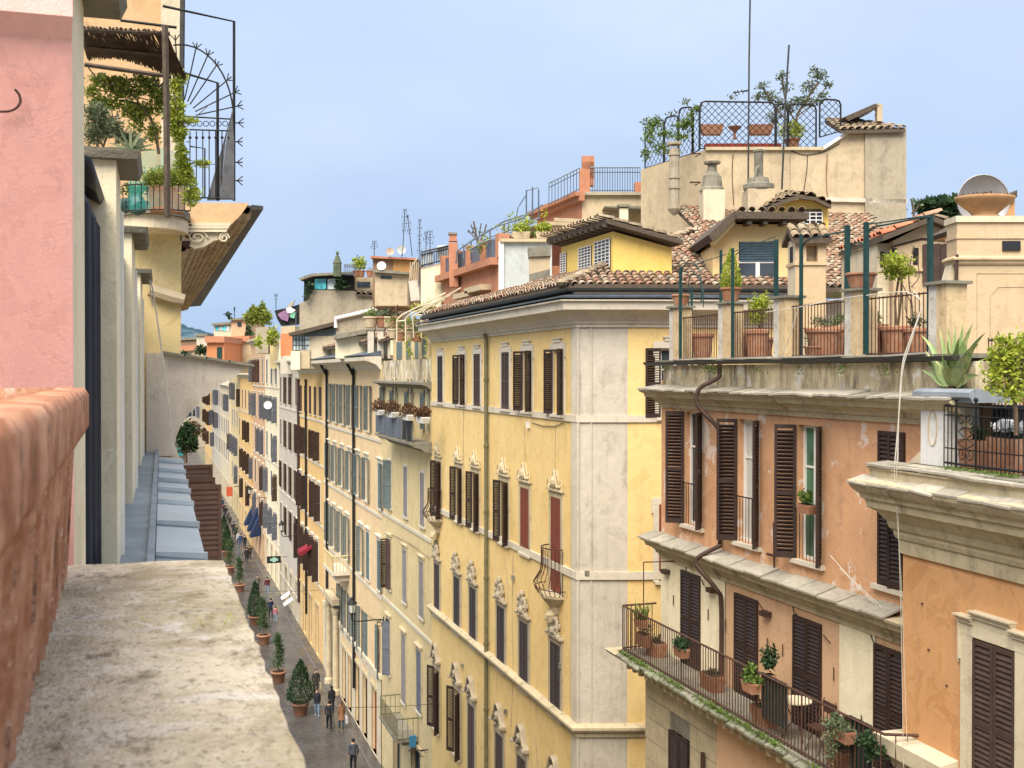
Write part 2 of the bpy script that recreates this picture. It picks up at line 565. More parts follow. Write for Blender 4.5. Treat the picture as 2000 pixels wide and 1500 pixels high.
M['dormer'] = plaster('dormer_yellow', (0.70, 0.50, 0.14), (0.66, 0.46, 0.13), 0.15, 0.1, (0.3, 0.2, 0.1))
M['dormer2'] = plaster('dormer_cream', (0.66, 0.49, 0.24), (0.62, 0.45, 0.21), 0.15, 0.15, (0.3, 0.2, 0.1))
M['brown'] = simple('brown_shutter_paint', (0.042, 0.024, 0.020), 0.5, var=0.3, scale=4, rnd_tint=0.3)
M['brown2'] = simple('worn_brown_paint', (0.075, 0.045, 0.036), 0.6, var=0.35, scale=5, rnd_tint=0.3)
M['redbrown'] = simple('red_brown_paint', (0.19, 0.045, 0.02), 0.55, var=0.2, scale=4)
M['bluegrey'] = simple('blue_grey_paint', (0.125, 0.165, 0.17), 0.6, var=0.25, scale=3, rnd_tint=0.25)
M['lilac'] = simple('grey_lilac_paint', (0.22, 0.205, 0.20), 0.6, var=0.2, scale=3)
M['slate'] = simple('slate_blue_paint', (0.13, 0.145, 0.19), 0.6, var=0.3, scale=3, rnd_tint=0.35)
M['darkmetal'] = simple('dark_iron', (0.02, 0.019, 0.018), 0.6, 0.3, 0.3)
M['rustmetal'] = simple('rusty_iron', (0.085, 0.04, 0.028), 0.75, 0.2, 0.4, scale=12)
M['green'] = simple('dark_green_paint', (0.012, 0.045, 0.042), 0.45, 0.0, 0.3)
M['gutter'] = simple('zinc_gutter', (0.15, 0.19, 0.23), 0.42, 0.5, 0.4, scale=3)
M['gutterdk'] = simple('dark_gutter', (0.06, 0.058, 0.055), 0.5, 0.4, 0.3)
M['pipebrown'] = simple('brown_downpipe', (0.07, 0.04, 0.03), 0.5, 0.2, 0.3)
M['pipegreen'] = simple('verdigris_pipe', (0.17, 0.155, 0.085), 0.6, 0.2, 0.3)
M['glass'] = glassmat('window_glass')
M['curtain'] = simple('white_curtain', (0.55, 0.53, 0.48), 0.9, var=0.15)
M['whitepaint'] = simple('white_paint', (0.74, 0.72, 0.68), 0.5, var=0.1)
M['terracotta'] = simple('terracotta', (0.36, 0.145, 0.075), 0.88, 0, 0.3, scale=7, bs=0.4, rnd_tint=0.55, col2=(0.42, 0.25, 0.16))
M['soil'] = simple('soil', (0.035, 0.022, 0.014), 0.95, scale=20, bs=0.6)
M['bark'] = simple('bark', (0.12, 0.085, 0.055), 0.9, scale=14, bs=0.6)
M['leaflush'] = foliage('lush_terrace_leaves', (0.09, 0.13, 0.02), (0.30, 0.34, 0.06), trans=.35)
M['leafdark'] = foliage('dark_leaves', (0.012, 0.032, 0.012), (0.045, 0.085, 0.03))
M['leafmid'] = foliage('mid_leaves', (0.05, 0.095, 0.018), (0.17, 0.24, 0.05))
M['leafyellow'] = foliage('yellow_green_leaves', (0.16, 0.22, 0.02), (0.42, 0.46, 0.06))
M['leafolive'] = foliage('olive_leaves', (0.06, 0.085, 0.045), (0.17, 0.20, 0.11))
M['leafbrown'] = foliage('dry_brown_leaves', (0.06, 0.028, 0.015), (0.16, 0.085, 0.04))
M['flower'] = foliage('white_flowers', (0.6, 0.6, 0.6), (0.8, 0.8, 0.85))
M['tile'] = tilemat('roof_tile', (0.30, 0.155, 0.10), (0.36, 0.245, 0.17), (0.44, 0.365, 0.27), 0.8)
M['tile1'] = tilemat('roof_tile_single', (0.30, 0.155, 0.10), (0.36, 0.245, 0.17), (0.44, 0.365, 0.27), 0.8, False)
M['tileold'] = tilemat('old_roof_tile', (0.26, 0.185, 0.12), (0.33, 0.25, 0.16), (0.38, 0.31, 0.22), 0.7)
M['tilered'] = tilemat('new_roof_tile', (0.48, 0.16, 0.085), (0.52, 0.2, 0.11), (0.5, 0.27, 0.18), 0.2)
M['underroof'] = simple('roof_mortar', (0.10, 0.075, 0.055), 0.95, scale=10)
M['wood'] = simple('weathered_wood', (0.10, 0.075, 0.055), 0.85, 0, 0.4, scale=15, bs=0.5)
M['slab'] = simple('stone_slab', (0.43, 0.385, 0.32), 0.78, 0, 0.35, scale=8, bs=0.5, rnd_tint=0.5, col2=(.30, .28, .22))
M['mossslab'] = simple('mossy_slab', (0.27, 0.26, 0.21), 0.85, 0, 0.4, scale=7, bs=0.6, rnd_tint=0.5, col2=(.13, .15, .08))
M['block'] = simple('pale_stone_block', (0.48, 0.40, 0.27), 0.85, 0, 0.2, scale=4, bs=0.4, rnd_tint=0.25)
M['cable'] = simple('pale_cable', (0.55, 0.52, 0.45), 0.6)
M['cabledk'] = simple('dark_cable', (0.03, 0.03, 0.03), 0.6)
# ---------------------------------------------------------------- building kit
def wall(mb, x0, x1, z0, z1, holes=(), y=0.0, rev=0.24):
    """front wall sheet with real openings and their reveals"""
    H = [h for h in holes if h[1] > x0 and h[0] < x1]
    xs = sorted(set([x0, x1] + [min(max(v, x0), x1) for h in H for v in h[:2]]))
    zs = sorted(set([z0, z1] + [min(max(v, z0), z1) for h in H for v in h[2:4]]))
    for i in range(len(xs) - 1):
        run = None
        for j in range(len(zs) - 1):
            cx, cz = (xs[i] + xs[i + 1]) / 2, (zs[j] + zs[j + 1]) / 2
            solid = not any(h[0] < cx < h[1] and h[2] < cz < h[3] for h in H)
            if solid:
                mb.poly([(xs[i], y, zs[j]), (xs[i + 1], y, zs[j]), (xs[i + 1], y, zs[j + 1]), (xs[i], y, zs[j + 1])])
    for (a, b, c, d) in [h[:4] for h in H]:
        y2 = y + rev
        mb.poly([(a, y, c), (a, y, d), (a, y2, d), (a, y2, c)])
        mb.poly([(b, y, c), (b, y2, c), (b, y2, d), (b, y, d)])
        mb.poly([(a, y, d), (b, y, d), (b, y2, d), (a, y2, d)])
        mb.poly([(a, y, c), (a, y2, c), (b, y2, c), (b, y, c)])
        mb.poly([(a, y2 + .06, c), (b, y2 + .06, c), (b, y2 + .06, d), (a, y2 + .06, d)])
    return mb

_mc = {}
def shutter_mesh(w, h, mat, pitch, mirror, solidp=False):
    key = ('sh', round(w, 2), round(h, 2), mat, pitch, mirror)
    if key in _mc: return _mc[key]
    mb = MB(); s = -1 if mirror else 1
    st = 0.055
    def bx(a, b, c, d, y0=-0.022, y1=0.022): mb.box(s * a, s * b, y0, y1, c, d)
    bx(0, st, 0, h); bx(w - st, w, 0, h)
    mid = h * 0.47
    bx(st, w - st, 0, 0.12); bx(st, w - st, h - 0.075, h); bx(st, w - st, mid, mid + 0.08)
    z = 0.14
    while z < h - 0.09:
        if not (mid + 0.01 < z < mid + 0.055):
            x0, x1 = s * (st - .004), s * (w - st + .004)
            lo = z - pitch * 0.40; hi = z + pitch * 0.52
            mb.hexa([(x0, -0.02, lo), (x1, -0.02, lo), (x1, 0.014, hi - .012), (x0, 0.014, hi - .012), (x0, -0.02, lo + .012), (x1, -0.02, lo + .012), (x1, 0.014, hi), (x0, 0.014, hi)])
            mb.box(x0, x1, .012, .0235, hi - .022, hi)
        z += pitch
    me = mesh_of('shutter', mb, M[mat])
    _mc[key] = me
    return me

def split_parts(o, name=None):
    """every separate piece of a joined part becomes a part of its own"""
    me = o.data; n = len(me.vertices); par = list(range(n))
    def f(a):
        while par[a] != a: par[a] = par[par[a]]; a = par[a]
        return a
    for p in me.polygons:
        vs = p.vertices
        for v in vs[1:]: par[f(v)] = f(vs[0])
    gr = {}
    for p in me.polygons: gr.setdefault(f(p.vertices[0]), []).append(p)
    for g_ in gr.values():
        mb = MB()
        for p in g_: mb.poly([me.vertices[v].co for v in p.vertices])
        q = obj(name or o.name.split('.')[0], mb, list(me.materials), o.parent); q.matrix_basis = o.matrix_basis.copy()
    bpy.data.objects.remove(o)

def window(root, x, z, w, h, mat='brown', aL=0, aR=0, pitch=0.07, surround=None, pane='glass', frame='whitepaint', sill='trim', loc=None, rz=0, yoff=0.0, smat='trim', shut=True, single=False):
    """window part with pane, shutters and mouldings as sub-parts; x = centre of opening, z = bottom"""
    key = ('win', round(w, 2), round(h, 2), frame)
    if key not in _mc:
        mb = MB(); t = 0.06; a = w / 2
        mb.box(-a, -a + t, .13, .19, 0, h); mb.box(a - t, a, .13, .19, 0, h)
        mb.box(-a + t, a - t, .13, .19, h - t, h); mb.box(-a + t, a - t, .13, .19, 0, t)
        mb.box(-.045, .045, .12, .18, t, h - t)
        mb.box(-a + t, -.045, .14, .18, h * .68, h * .68 + .04); mb.box(.045, a - t, .14, .18, h * .68, h * .68 + .04)
        _mc[key] = mesh_of('window', mb, M[frame])
        mb = MB(); mb.poly([(-a + t, .165, t), (a - t, .165, t), (a - t, .165, h - t), (-a + t, .165, h - t)])
        _mc[key + ('p',)] = {}
        _mc[key + ('pm',)] = mb
    wn = obj('window', None, None, root, me=_mc[key])
    wn.location = loc if loc is not None else (x, yoff, z)
    wn.rotation_euler = (0, 0, rz)
    pd = _mc[key + ('p',)]
    if pane not in pd: pd[pane] = mesh_of('pane', _mc[key + ('pm',)], M[pane])
    obj('pane', None, None, wn, me=pd[pane])
    if shut:
        ws = w / 2 - 0.005
        if single:
            o = obj('shutter', None, None, wn, me=shutter_mesh(w, h, mat, pitch, False)); o.location = (-w / 2, -0.03, 0); o.rotation_euler = (0, 0, -R(aL))
        else:
            o = obj('shutter', None, None, wn, me=shutter_mesh(ws, h, mat, pitch, False)); o.location = (-w / 2, -0.03, 0); o.rotation_euler = (0, 0, -R(aL))
            o = obj('shutter', None, None, wn, me=shutter_mesh(ws, h, mat, pitch, True)); o.location = (w / 2, -0.03, 0); o.rotation_euler = (0, 0, R(aR))
    if sill:
        k = ('sill', round(w, 2), sill)
        if k not in _mc:
            mb = MB(); mb.box(-w / 2 - .12, w / 2 + .12, -.10, 0.12, -.085, -.003)
            _mc[k] = mesh_of('sill', mb, M[sill])
        obj('sill', None, None, wn, me=_mc[k])
    if surround:
        k = ('sur', surround, round(w, 2), round(h, 2), smat)
        if k not in _mc:
            mb = MB(); a = w / 2; b = a + (.17 if surround != 'thin' else .09); p = -.05
            mb.box(-b, -a, p, .02, -.003, h); mb.box(a, b, p, .02, -.003, h)
            top = .2 if surround != 'thin' else .1
            mb.box(-b, b, p - .004, .02, h + .002, h + top)
            if surround == 'hood':
                mb.prism([(0.02, h + .2), (p - .06, h + .2), (p - .12, h + .27), (p - .12, h + .31), (0.02, h + .34)], 'x', -b - .04, b + .04)
            if surround == 'eared':
                mb.box(-b - .05, -b, p, .02, h - .25, h + .16); mb.box(b, b + .05, p, .02, h - .25, h + .16)
                mb.box(-a * .75, a * .75, p - .03, .02, h + .203, h + .3)
                mb.box(-a * .85, a * .85, p - .06, .02, h + .303, h + .34)
            if surround == 'ogee':
                mb.box(-b - .05, b + .05, p - .08, .02, h + .203, h + .27)
                pts = []
                for i in range(-10, 11):
                    t = i / 10
                    pts.append((t * a * 1.0, h + .27 + .36 * (1 - abs(t)) ** 1.5 + .10 * math.cos(t * math.pi * 1.5) + .1))
                pts = [(a * 1.0, h + .272)] + pts[::-1] + [(-a * 1.0, h + .272)]
                mb.prism(pts, 'y', -.05, .02)
                for i in range(1, len(pts) - 2):
                    mb.bar((pts[i][0], -.10, pts[i][1]), (pts[i + 1][0], -.10, pts[i + 1][1]), .06)
                mb.blob((0, -.1, h + .48), (.16, .12, .2), 8, 5)
                for sx in (-1, 1):
                    q = [(sx * (a + .0 + .26 * math.sin(u * 1.3)), -.08, h + .42 + .13 * math.sin(u * 4.0)) for u in [k_ / 6 for k_ in range(7)]]
                    mb.tube(q, .018, 4)
            if surround == 'shell':
                mb.box(-b - .06, b + .06, p - .1, .02, h + .203, h + .27)
                for i in range(9):
                    t = (i - 4) / 4
                    mb.rbox((t * .24, -.07, h + .5 + .18 * math.cos(t * 1.4)), (.07, .12, .34), ry=t * .9)
                for sx in (-1, 1):
                    for (u, v, r_) in ((.28, .36, .1), (.34, .56, .09), (.2, .8, .08), (.42, .3, .07)):
                        mb.blob((sx * u, -.1, h + v), (r_, .1, r_), 7, 4, .2)
                    mb.tube([(sx * (.3 + .1 * math.sin(u * 3)), -.12, h + .3 + u * .55) for u in [k_ / 6 for k_ in range(7)]], .04, 5)
                mb.blob((0, -.12, h + .42), (.13, .12, .15), 8, 5)
                mb.blob((0, -.1, h + .95), (.1, .1, .13), 7, 4)
            if surround == 'scroll':
                for i in range(12):
                    t0 = -1 + i / 6; t1 = -1 + (i + 1) / 6
                    f = lambda t: h + .62 + .28 * math.cos(t * math.pi) + (.12 if abs(t) < .35 else 0)
                    x0, x1 = t0 * (b + .08), t1 * (b + .08)
                    mb.hexa([(x0, -.17, f(t0)), (x1, -.17, f(t1)), (x1, .02, f(t1)), (x0, .02, f(t0)), (x0, -.19, f(t0) + .10), (x1, -.19, f(t1) + .10), (x1, .02, f(t1) + .12), (x0, .02, f(t0) + .12)])
                mb.box(-b, b, -.06, .02, h + .203, h + .32)
                pts = [(-b * .95, h + .32), (b * .95, h + .32), (b * .9, h + .5), (b * .4, h + .92), (-b * .4, h + .92), (-b * .9, h + .5)]
                mb.prism(pts, 'y', -.035, .02)
                mb.blob((0, -.1, h + .66), (.2, .12, .17), 8, 5, .15)
                for sx in (-1, 1):
                    for (u, v, r_) in ((.25, .5, .09), (.38, .42, .08), (.3, .3, .07)):
                        mb.blob((sx * u, -.08, h + v), (r_, .08, r_), 6, 4, .2)
                    mb.lathe((sx * (b + .0), -.16, h + .36), [(.09, 0), (.1, .05), (.09, .1)], 8)
            _mc[k] = mesh_of('surround', mb, M[smat])
        obj('surround', None, None, wn, me=_mc[k])
    return wn

def bframe(px, X=None, fr=None):
    fr = fr or W
    x0 = fr.x(px)
    return Fr(fr.wld(x0, 0, 0), fr.phi)

W = Fr((11.7, 0, 0), -math.pi / 2)       # street line of the right-hand houses

CORN = [(0, -.62), (.05, -.62), (.06, -.55), (.12, -.53), (.13, -.44), (.20, -.34), (.34, -.26), (.36, -.2), (.5, -.17), (.5, -.04), (.55, -.03), (.55, 0), (0, 0)]
BAND = [(0, 0), (.06, 0), (.06, .2), (.1, .21), (.1, .26), (0, .28)]
SBAND = [(0, 0), (.05, 0), (.05, .16), (0, .16)]

def scaled(prof, kx, kz, z0=0):
    return [(o * kx, z0 + z * kz) for (o, z) in prof]

def downpipe(root, x, z0, z1, y=-.1, r=.055, mat='pipebrown', top=None):
    mb = MB()
    pts = [(x, y, z0), (x, y, z1)] if not top else [(x, y, z0), (x, y, z1)] + top
    mb.tube(pts, r, 8)
    z = z0 + 1.5
    while z < z1:
        mb.tube([(x, y, z), (x, y, z + .08)], r * 1.35, 8); z += 2.4
    return obj('downpipe', mb, M[mat], root)

TILE_P, TILE_E, TILE_R = .25, .34, .112
def tile_pts(seg=5, r0=TILE_R, r1=.088, L=.44):
    P = []
    for (u, r, lift) in ((0, r0, .035), (L, r1, .0)):
        for k in range(seg + 1):
            a = math.pi * k / seg
            P.append((-r * math.cos(a), u, r * math.sin(a) * .85 + lift))
        for k in range(seg + 1):
            a = math.pi * k / seg
            P.append((-(r - .018) * math.cos(a), u, (r - .018) * math.sin(a) * .85 + lift))
    n = seg + 1
    fs = []
    for k in range(seg):
        fs.append((k, k + 1, 2 * n + k + 1, 2 * n + k))
        fs.append((k, n + k, n + k + 1, k + 1))
    return P, fs
def _tile_mesh():
    P, fs = tile_pts(6)
    mb = MB(); mb.faces(P, fs)
    return mb

def tile_field(root, O, A, U, poly, maxobj=0, mat='tile', near=None, rg=rnd, seg=4, jit=.5, under=True, p=TILE_P, e=TILE_E):
    """rows of barrel tiles on the plane O + a*A + u*U; poly = outline in (a, u)"""
    A = Vector(A).normalized(); U = Vector(U).normalized(); O = Vector(O)
    Nn = A.cross(U).normalized()
    if Nn.z < 0: Nn = -Nn
    def inside(a, u):
        c = False; n = len(poly)
        for i in range(n):
            x1, y1 = poly[i]; x2, y2 = poly[(i + 1) % n]
            if (y1 > u) != (y2 > u) and a < (x2 - x1) * (u - y1) / (y2 - y1) + x1: c = not c
        return c
    cells = []
    a0 = min(q[0] for q in poly); a1 = max(q[0] for q in poly)
    u0 = min(q[1] for q in poly); u1 = max(q[1] for q in poly)
    i = 0
    a = a0 + p / 2
    while a < a1:
        u = u0
        while u < u1:
            if inside(a, u + e * .3): cells.append((a + rg.uniform(-.015, .015) * jit * 2, u + rg.uniform(-.04, .04) * jit))
            u += e
        a += p
    if near: cells.sort(key=near)
    # template
    key = ('tile', 'single')
    if key not in _mc:
        _mc[key] = mesh_of('roof_tile', _tile_mesh(), M['tile1'])
    B3 = Matrix((A, U, Nn)).transposed()
    kp = p / TILE_P
    for (a, u) in cells[:maxobj]:
        o = obj('roof_tile', None, None, root, me=_mc[key])
        rot = Matrix.Rotation(rg.uniform(-.06, .06) * jit * 2, 3, Nn) @ B3 @ Matrix.Diagonal((kp, kp, kp))
        o.matrix_basis = Matrix.Translation(O + A * a + U * u + Nn * rg.uniform(0, .02)) @ rot.to_4x4()
    P, fs = tile_pts(seg)
    mb = MB()
    for (a, u) in cells[maxobj:]:
        r = rg.uniform(-.05, .05) * jit * 2; cr, sr = math.cos(r), math.sin(r)
        c = O + A * a + U * u + Nn * rg.uniform(0, .02)
        mb.faces([c + A * ((x * cr - y * sr) * kp) + U * ((x * sr + y * cr) * kp) + Nn * (z * kp) for (x, y, z) in P], fs)
    if mb.v:
        smooth(obj('roof_tiles', mb, M[mat], root, kind='stuff'))
    if under:
        mb = MB()
        top = [O + A * a + U * u - Nn * .01 for (a, u) in poly]
        bot = [q - Vector((0, 0, .12)) for q in top]
        mb.poly(top); mb.poly(bot[::-1])
        n = len(top)
        for k in range(n):
            mb.poly([top[k], bot[k], bot[(k + 1) % n], top[(k + 1) % n]])
        obj('roof', mb, M['underroof'], root)

def foliage_mb(mb, c, r, n, size, rg=rnd, asp=.5, shell=.35, shape=None):
    """leaves spread through an ellipsoid (denser near its skin)"""
    c = Vector(c)
    rr = r if isinstance(r, (tuple, list)) else (r, r, r)
    for _ in range(n):
        while True:
            q = Vector((rg.gauss(0, 1), rg.gauss(0, 1), rg.gauss(0, 1)))
            if q.length > .01: break
        q.normalize()
        k = (shell + (1 - shell) * rg.random()) ** .5
        lump = 1 + .22 * math.sin(q.x * 5 + c.x * 3) * math.cos(q.y * 4 + c.y) + .15 * math.sin(q.z * 7 + c.x)
        p = Vector((q.x * rr[0], q.y * rr[1], q.z * rr[2])) * k * lump
        mb.leaf(c + p, size, rg, asp)

def pot_mb(mb, c, r, h, n=14):
    mb.lathe(c, [(r * .68, 0), (r * .72, .02), (r * .92, h * .82), (r, h * .83), (r * 1.04, h * .86), (r * 1.04, h * .97), (r * .98, h), (r * .86, h), (r * .84, h * .9)], n)

def pot_plant(name, label, cat, loc, r, h, leaves, fr=None, group=None, soil=True, mat='leafmid', potmat='terracotta', rectw=None, rz=0):
    """pot with soil and a crown; leaves(mb) fills the crown in local coordinates; rectw makes a trough"""
    t = thing(name, label, cat, loc=loc, rz=rz, group=group)
    mb = MB()
    if rectw:
        a, b = rectw
        for (k, z0, z1) in ((.84, 0, h * .85), (1.0, h * .85, h)):
            mb.hexa([(-a * k, -b * k, z0), (a * k, -b * k, z0), (a * k, b * k, z0), (-a * k, b * k, z0), (-a, -b, z1), (a, -b, z1), (a, b, z1), (-a, b, z1)])
    else:
        pot_mb(mb, (0, 0, 0), r, h)
    obj('pot', mb, M[potmat], t)
    if soil:
        mb = MB()
        if rectw: mb.box(-rectw[0] * .9, rectw[0] * .9, -rectw[1] * .9, rectw[1] * .9, h * .9, h + .004)
        else: mb.lathe((0, 0, h * .9), [(r * .84, 0), (r * .84, h * .104)], 12)
        obj('soil', mb, M['soil'], t)
    mb = MB(); leaves(mb)
    obj('foliage', mb, M[mat], t)
    return t
# ---------------------------------------------------------------- ground and street
mb = MB(); mb.poly([(-3000, -600, -.05), (3000, -600, -.05), (3000, 6000, -.05), (-3000, 6000, -.05)])
m, t, b = newmat('distant_ground')
v = coords(t); c = mix(t, ramp(t, noise(t, v, .02, 5), .4, .6), (.10, .11, .06), (.16, .13, .09)); t.links.new(c, b.inputs['Base Color']); b.inputs['Roughness'].default_value = 1
obj('ground', mb, m, kind='structure')

m, t, b = newmat('wet_cobbles')
v = coords(t)
vo = nd(t, 'ShaderNodeTexVoronoi'); vo.feature = 'DISTANCE_TO_EDGE'; vo.inputs['Scale'].default_value = 8.0
t.links.new(v, vo.inputs['Vector'])
vc = nd(t, 'ShaderNodeTexVoronoi'); vc.inputs['Scale'].default_value = 8.0; t.links.new(v, vc.inputs['Vector'])
n1 = noise(t, v, .35, 6, .6)
c = mix(t, ramp(t, n1, .4, .62), (.075, .07, .07), (.12, .112, .108))
c = mix(t, mul(t, ramp(t, vc.outputs['Distance'], .1, .6), .4), c, (.03, .028, .028))
c = mix(t, ramp(t, vo.outputs[0], .02, .06), (.02, .018, .017), c)
t.links.new(c, b.inputs['Base Color'])
r_ = ramp(t, noise(t, v, .5, 4), .4, .65, (.16, .16, .16, 1), (.45, .45, .45, 1))
t.links.new(r_, b.inputs['Roughness'])
bump(t, b, vo.outputs[0], .35, .02)
mb = MB(); mb.poly([(-.5, 10, 0), (11.65, 10, 0), (11.65, 330, 0), (-.5, 330, 0)])
obj('street', mb, m, kind='structure')
mb = MB(); mb.poly([(11.65, 24.9, .004), (34, 18, .004), (34, 25, .004), (11.65, 32, .004)])
obj('side_street', mb, m, kind='structure')

def strip(name, x0, x1, y0, y1, z, mat):
    mb = MB(); n = max(1, int((y1 - y0) / 40)); 
    mb.box(x0, x1, y0, y1, 0.0, z); return obj(name, mb, M[mat], kind='structure')
M['kerb'] = simple('basalt_kerb', (.13, .12, .115), .6, scale=3)
strip('kerb', 11.0, 11.12, 10, 320, .03, 'kerb')
for i, yy in enumerate((38, 47.5, 58, 71, 90, 110)):
    mb = MB(); mb.box(1.0, 11.0, yy, yy + .12, -.01, .006); obj('paving_joint', mb, M['kerb'], kind='structure')

# ---------------------------------------------------------------- Y: the yellow corner building
BY = bframe(843)
y_root = thing('yellow_corner_building', 'tall yellow plastered corner building with a broad off-white rounded corner and brown shutters', 'building', BY)
xr = BY.x(1128)
cor = BY.wld(xr, 0, 0)
dep = (cor - EYE).dot(Vector((math.sin(YAW), math.cos(YAW), 0)))
FC = front(dep)
p2 = BY.loc(FC.wld(FC.x(1226), 0.0, 0)); p2 = (p2.x, p2.y)
p3 = BY.loc(FC.wld(FC.x(1540), 0.35, 0)); p3 = (p3.x, p3.y)
path = [(0, 0), (xr, 0), p2, p3]
zc = BY.z(1120, 588)          # cornice top
zu = BY.z(1120, 640)          # wall top under the cornice
holes = []; wins = []
def row(frm, ref, yt, yb, items, w, **kw):
    zt = frm.z(ref, yt); zb = frm.z(ref, yb)
    out_ = []
    for it in items:
        px, aL, aR = it[0], it[1], it[2]
        k = dict(kw); 
        if len(it) > 3: k.update(it[3])
        ww = k.pop('w', w); zz = zb + k.pop('dz', 0)
        x = frm.x(px)
        out_.append((x, zz, ww, zt - zz, aL, aR, k))
    return out_
rows = []
o_ = (160, 140)
rows += row(BY, 1090, 682, 809, [(861.5, 0, 0), (903, *o_), (933.5, 0, 0, {'mat': 'brown2'}), (989, 0, 0, {'mat': 'brown2'}), (1031, 150, 135), (1091, 160, 138)], .86, surround='eared', pitch=.06)
rows += row(BY, 1027, 953, 1081, [(857, 160, 140, {'dz': -.25}), (897, 160, 145), (930, 160, 138), (986, 160, 138), (1027, 0, 0, {'mat': 'redbrown'}), (1088, 0, 0, {'mat': 'redbrown', 'dz': -.72})], .86, surround='ogee', pitch=.06, smat='stone')
rows += row(BY, 1025, 1215, 1346, [(854.7, 0, 0), (893.6, 0, 0), (925, 0, 0), (980, 0, 0), (1025, 0, 0), (1087, 0, 0)], .86, surround='shell', pitch=.06, smat='tufagrey')
rows += row(BY, 977, 1434, 1580, [(853, 150, 140), (893, 150, 140), (922, 0, 0, {'mat': 'brown2'}), (977, 0, 0, {'mat': 'brown2'}), (1021, 0, 0, {'mat': 'brown2'}), (1086, 0, 0)], .86, surround='scroll', pitch=.06, smat='tufagrey')
def put_windows(root, rows, yoff=0.0):
    H = []
    for (x, z, w_, h_, aL, aR, k) in rows:
        k = dict(k); mat = k.pop('mat', 'brown')
        window(root, x, z, w_, h_, mat, aL, aR, yoff=yoff, **k)
        H.append((x - w_ / 2, x + w_ / 2, z, z + h_))
    return H
H = put_windows(y_root, rows)
mb = MB(); wall(mb, 0, xr - .45, 0, zu, H)
obj('wall', mb, M['yellow'], y_root)
mb = MB(); wall(mb, xr - .45, xr, 0, zu, [], y=-.03); mb.box(xr - .45, xr - .44, -.03, .05, 0, zu)
obj('corner_pilaster', mb, M['trim'], y_root)
# rounded corner panel and side wall
mb = MB()
d = Vector((p2[0] - xr, p2[1])); L2 = d.length; d.normalize(); nn = Vector((d.y, -d.x))
for (a, b_, o) in ((0, .34, .0), (.34, L2 - .0, .0)):
    P = [Vector((xr, 0)) + d * a + nn * o, Vector((xr, 0)) + d * b_ + nn * o]
    mb.poly([(P[0].x, P[0].y, 0), (P[1].x, P[1].y, 0), (P[1].x, P[1].y, zu), (P[0].x, P[0].y, zu)])
obj('corner_panel', mb, M['offwhite'], y_root)
mb = MB()
Pq = Vector((xr, 0)) + d * .40
mb.tube([(Pq.x, Pq.y, 3), (Pq.x, Pq.y, zu)], .035, 6)
Pq = Vector((xr, 0)) + d * .02
mb.tube([(Pq.x, Pq.y, 3), (Pq.x, Pq.y, zu)], .05, 6)
obj('corner_bead', mb, M['offwhite'], y_root)
# side street wall, own frame
ds = Vector((p3[0] - p2[0], p3[1] - p2[1])); Ls = ds.length; angs = math.atan2(ds.y, ds.x)
FS = Fr(BY.wld(p2[0], p2[1], 0), BY.phi + angs)
sx = FS.x(1273)
zt1, zb1 = FS.z(1290, 680), FS.z(1290, 815)
zt2, zb2 = FS.z(1290, 985), FS.z(1290, 1135)
sw = [(FS.x(1290) + .45, zb1, .9, zt1 - zb1), (FS.x(1287) + .45, zb2, .9, zt2 - zb2)]
Hs = [(x - w_ / 2, x + w_ / 2, z, z + h_) for x, z, w_, h_ in sw]
mb = MB(); wall(mb, 0, Ls, 0, zu, Hs)
o = obj('side_wall', mb, M['yellow'], y_root); o.location = (p2[0], p2[1], 0); o.rotation_euler = (0, 0, angs)
for i, (x, z, w_, h_) in enumerate(sw):
    q = Vector((p2[0], p2[1])) + ds.normalized() * x
    window(y_root, 0, 0, w_, h_, 'brown' if i == 0 else 'redbrown', 177 if i == 0 else 0, 177 if i == 0 else 0, .07, surround='eared', loc=(q.x, q.y, z), rz=angs)
mb = MB(); wall(mb, -.0, .2, 0, .1)
# bands and cornice round the corner
bz = [BY.z(1110, 812), BY.z(1110, 1112), BY.z(1110, 1408)]
mb = MB()
mb.sweep(scaled(SBAND, 1, 1.25, bz[0] - .16), path)
obj('string_course', mb, M['trim'], y_root)
mb = MB(); mb.sweep(scaled(SBAND, 1.2, 1.4, bz[1] - .17), path); obj('string_course', mb, M['trim'], y_root)
mb = MB(); mb.sweep([(0, 0), (.08, .02), (.1, .12), (.2, .2), (.24, .26), (.24, .33), (.1, .4), (0, .4)], path); o = obj('string_course', mb, M['stone'], y_root); o.location = (0, 0, bz[2] - .25)
zb5 = BY.z(1110, 1700)
mb = MB()
CY = [(0, 0), (.06, 0), (.06, .12), (.12, .16), (.12, .22), (.16, .3), (.26, .46), (.42, .60), (.6, .68), (.62, .98), (.70, 1.02), (.70, 1.08), (0, 1.14)]
kz = (zc - zu) / 1.1
mb.sweep(scaled(CY, 1, kz, zu), path)
smooth_o = obj('cornice', mb, M['trim'], y_root)
mb = MB(); mb.sweep([(.55, 0), (.74, -.02), (.75, .03), (.0, .16), (0, .08)], path); o = obj('lead_flashing', mb, M['gutter'], y_root); o.location = (0, 0, zc + .05)
# gutter
gz = zc + .32
mb = MB(); mb.sweep([(.42 + .11 * math.cos(a), .11 * math.sin(a)) for a in [math.pi * k / 6 + math.pi for k in range(7)]] + [(.5, .0), (.34, .0)], path)
o = obj('gutter', mb, M['gutterdk'], y_root); o.location = (0, 0, gz)
mb = MB(); mb.sweep([(0.1, 0), (.14, 0), (.14, .36), (.1, .36)], path); o = obj('eaves_wall', mb, M['underroof'], y_root); o.location = (0, 0, zc + .1)
downpipe(y_root, BY.x(955.5), 0, zu - .1, -.12, .075, 'pipegreen', [(BY.x(955.5), -.2, zu + .1)])
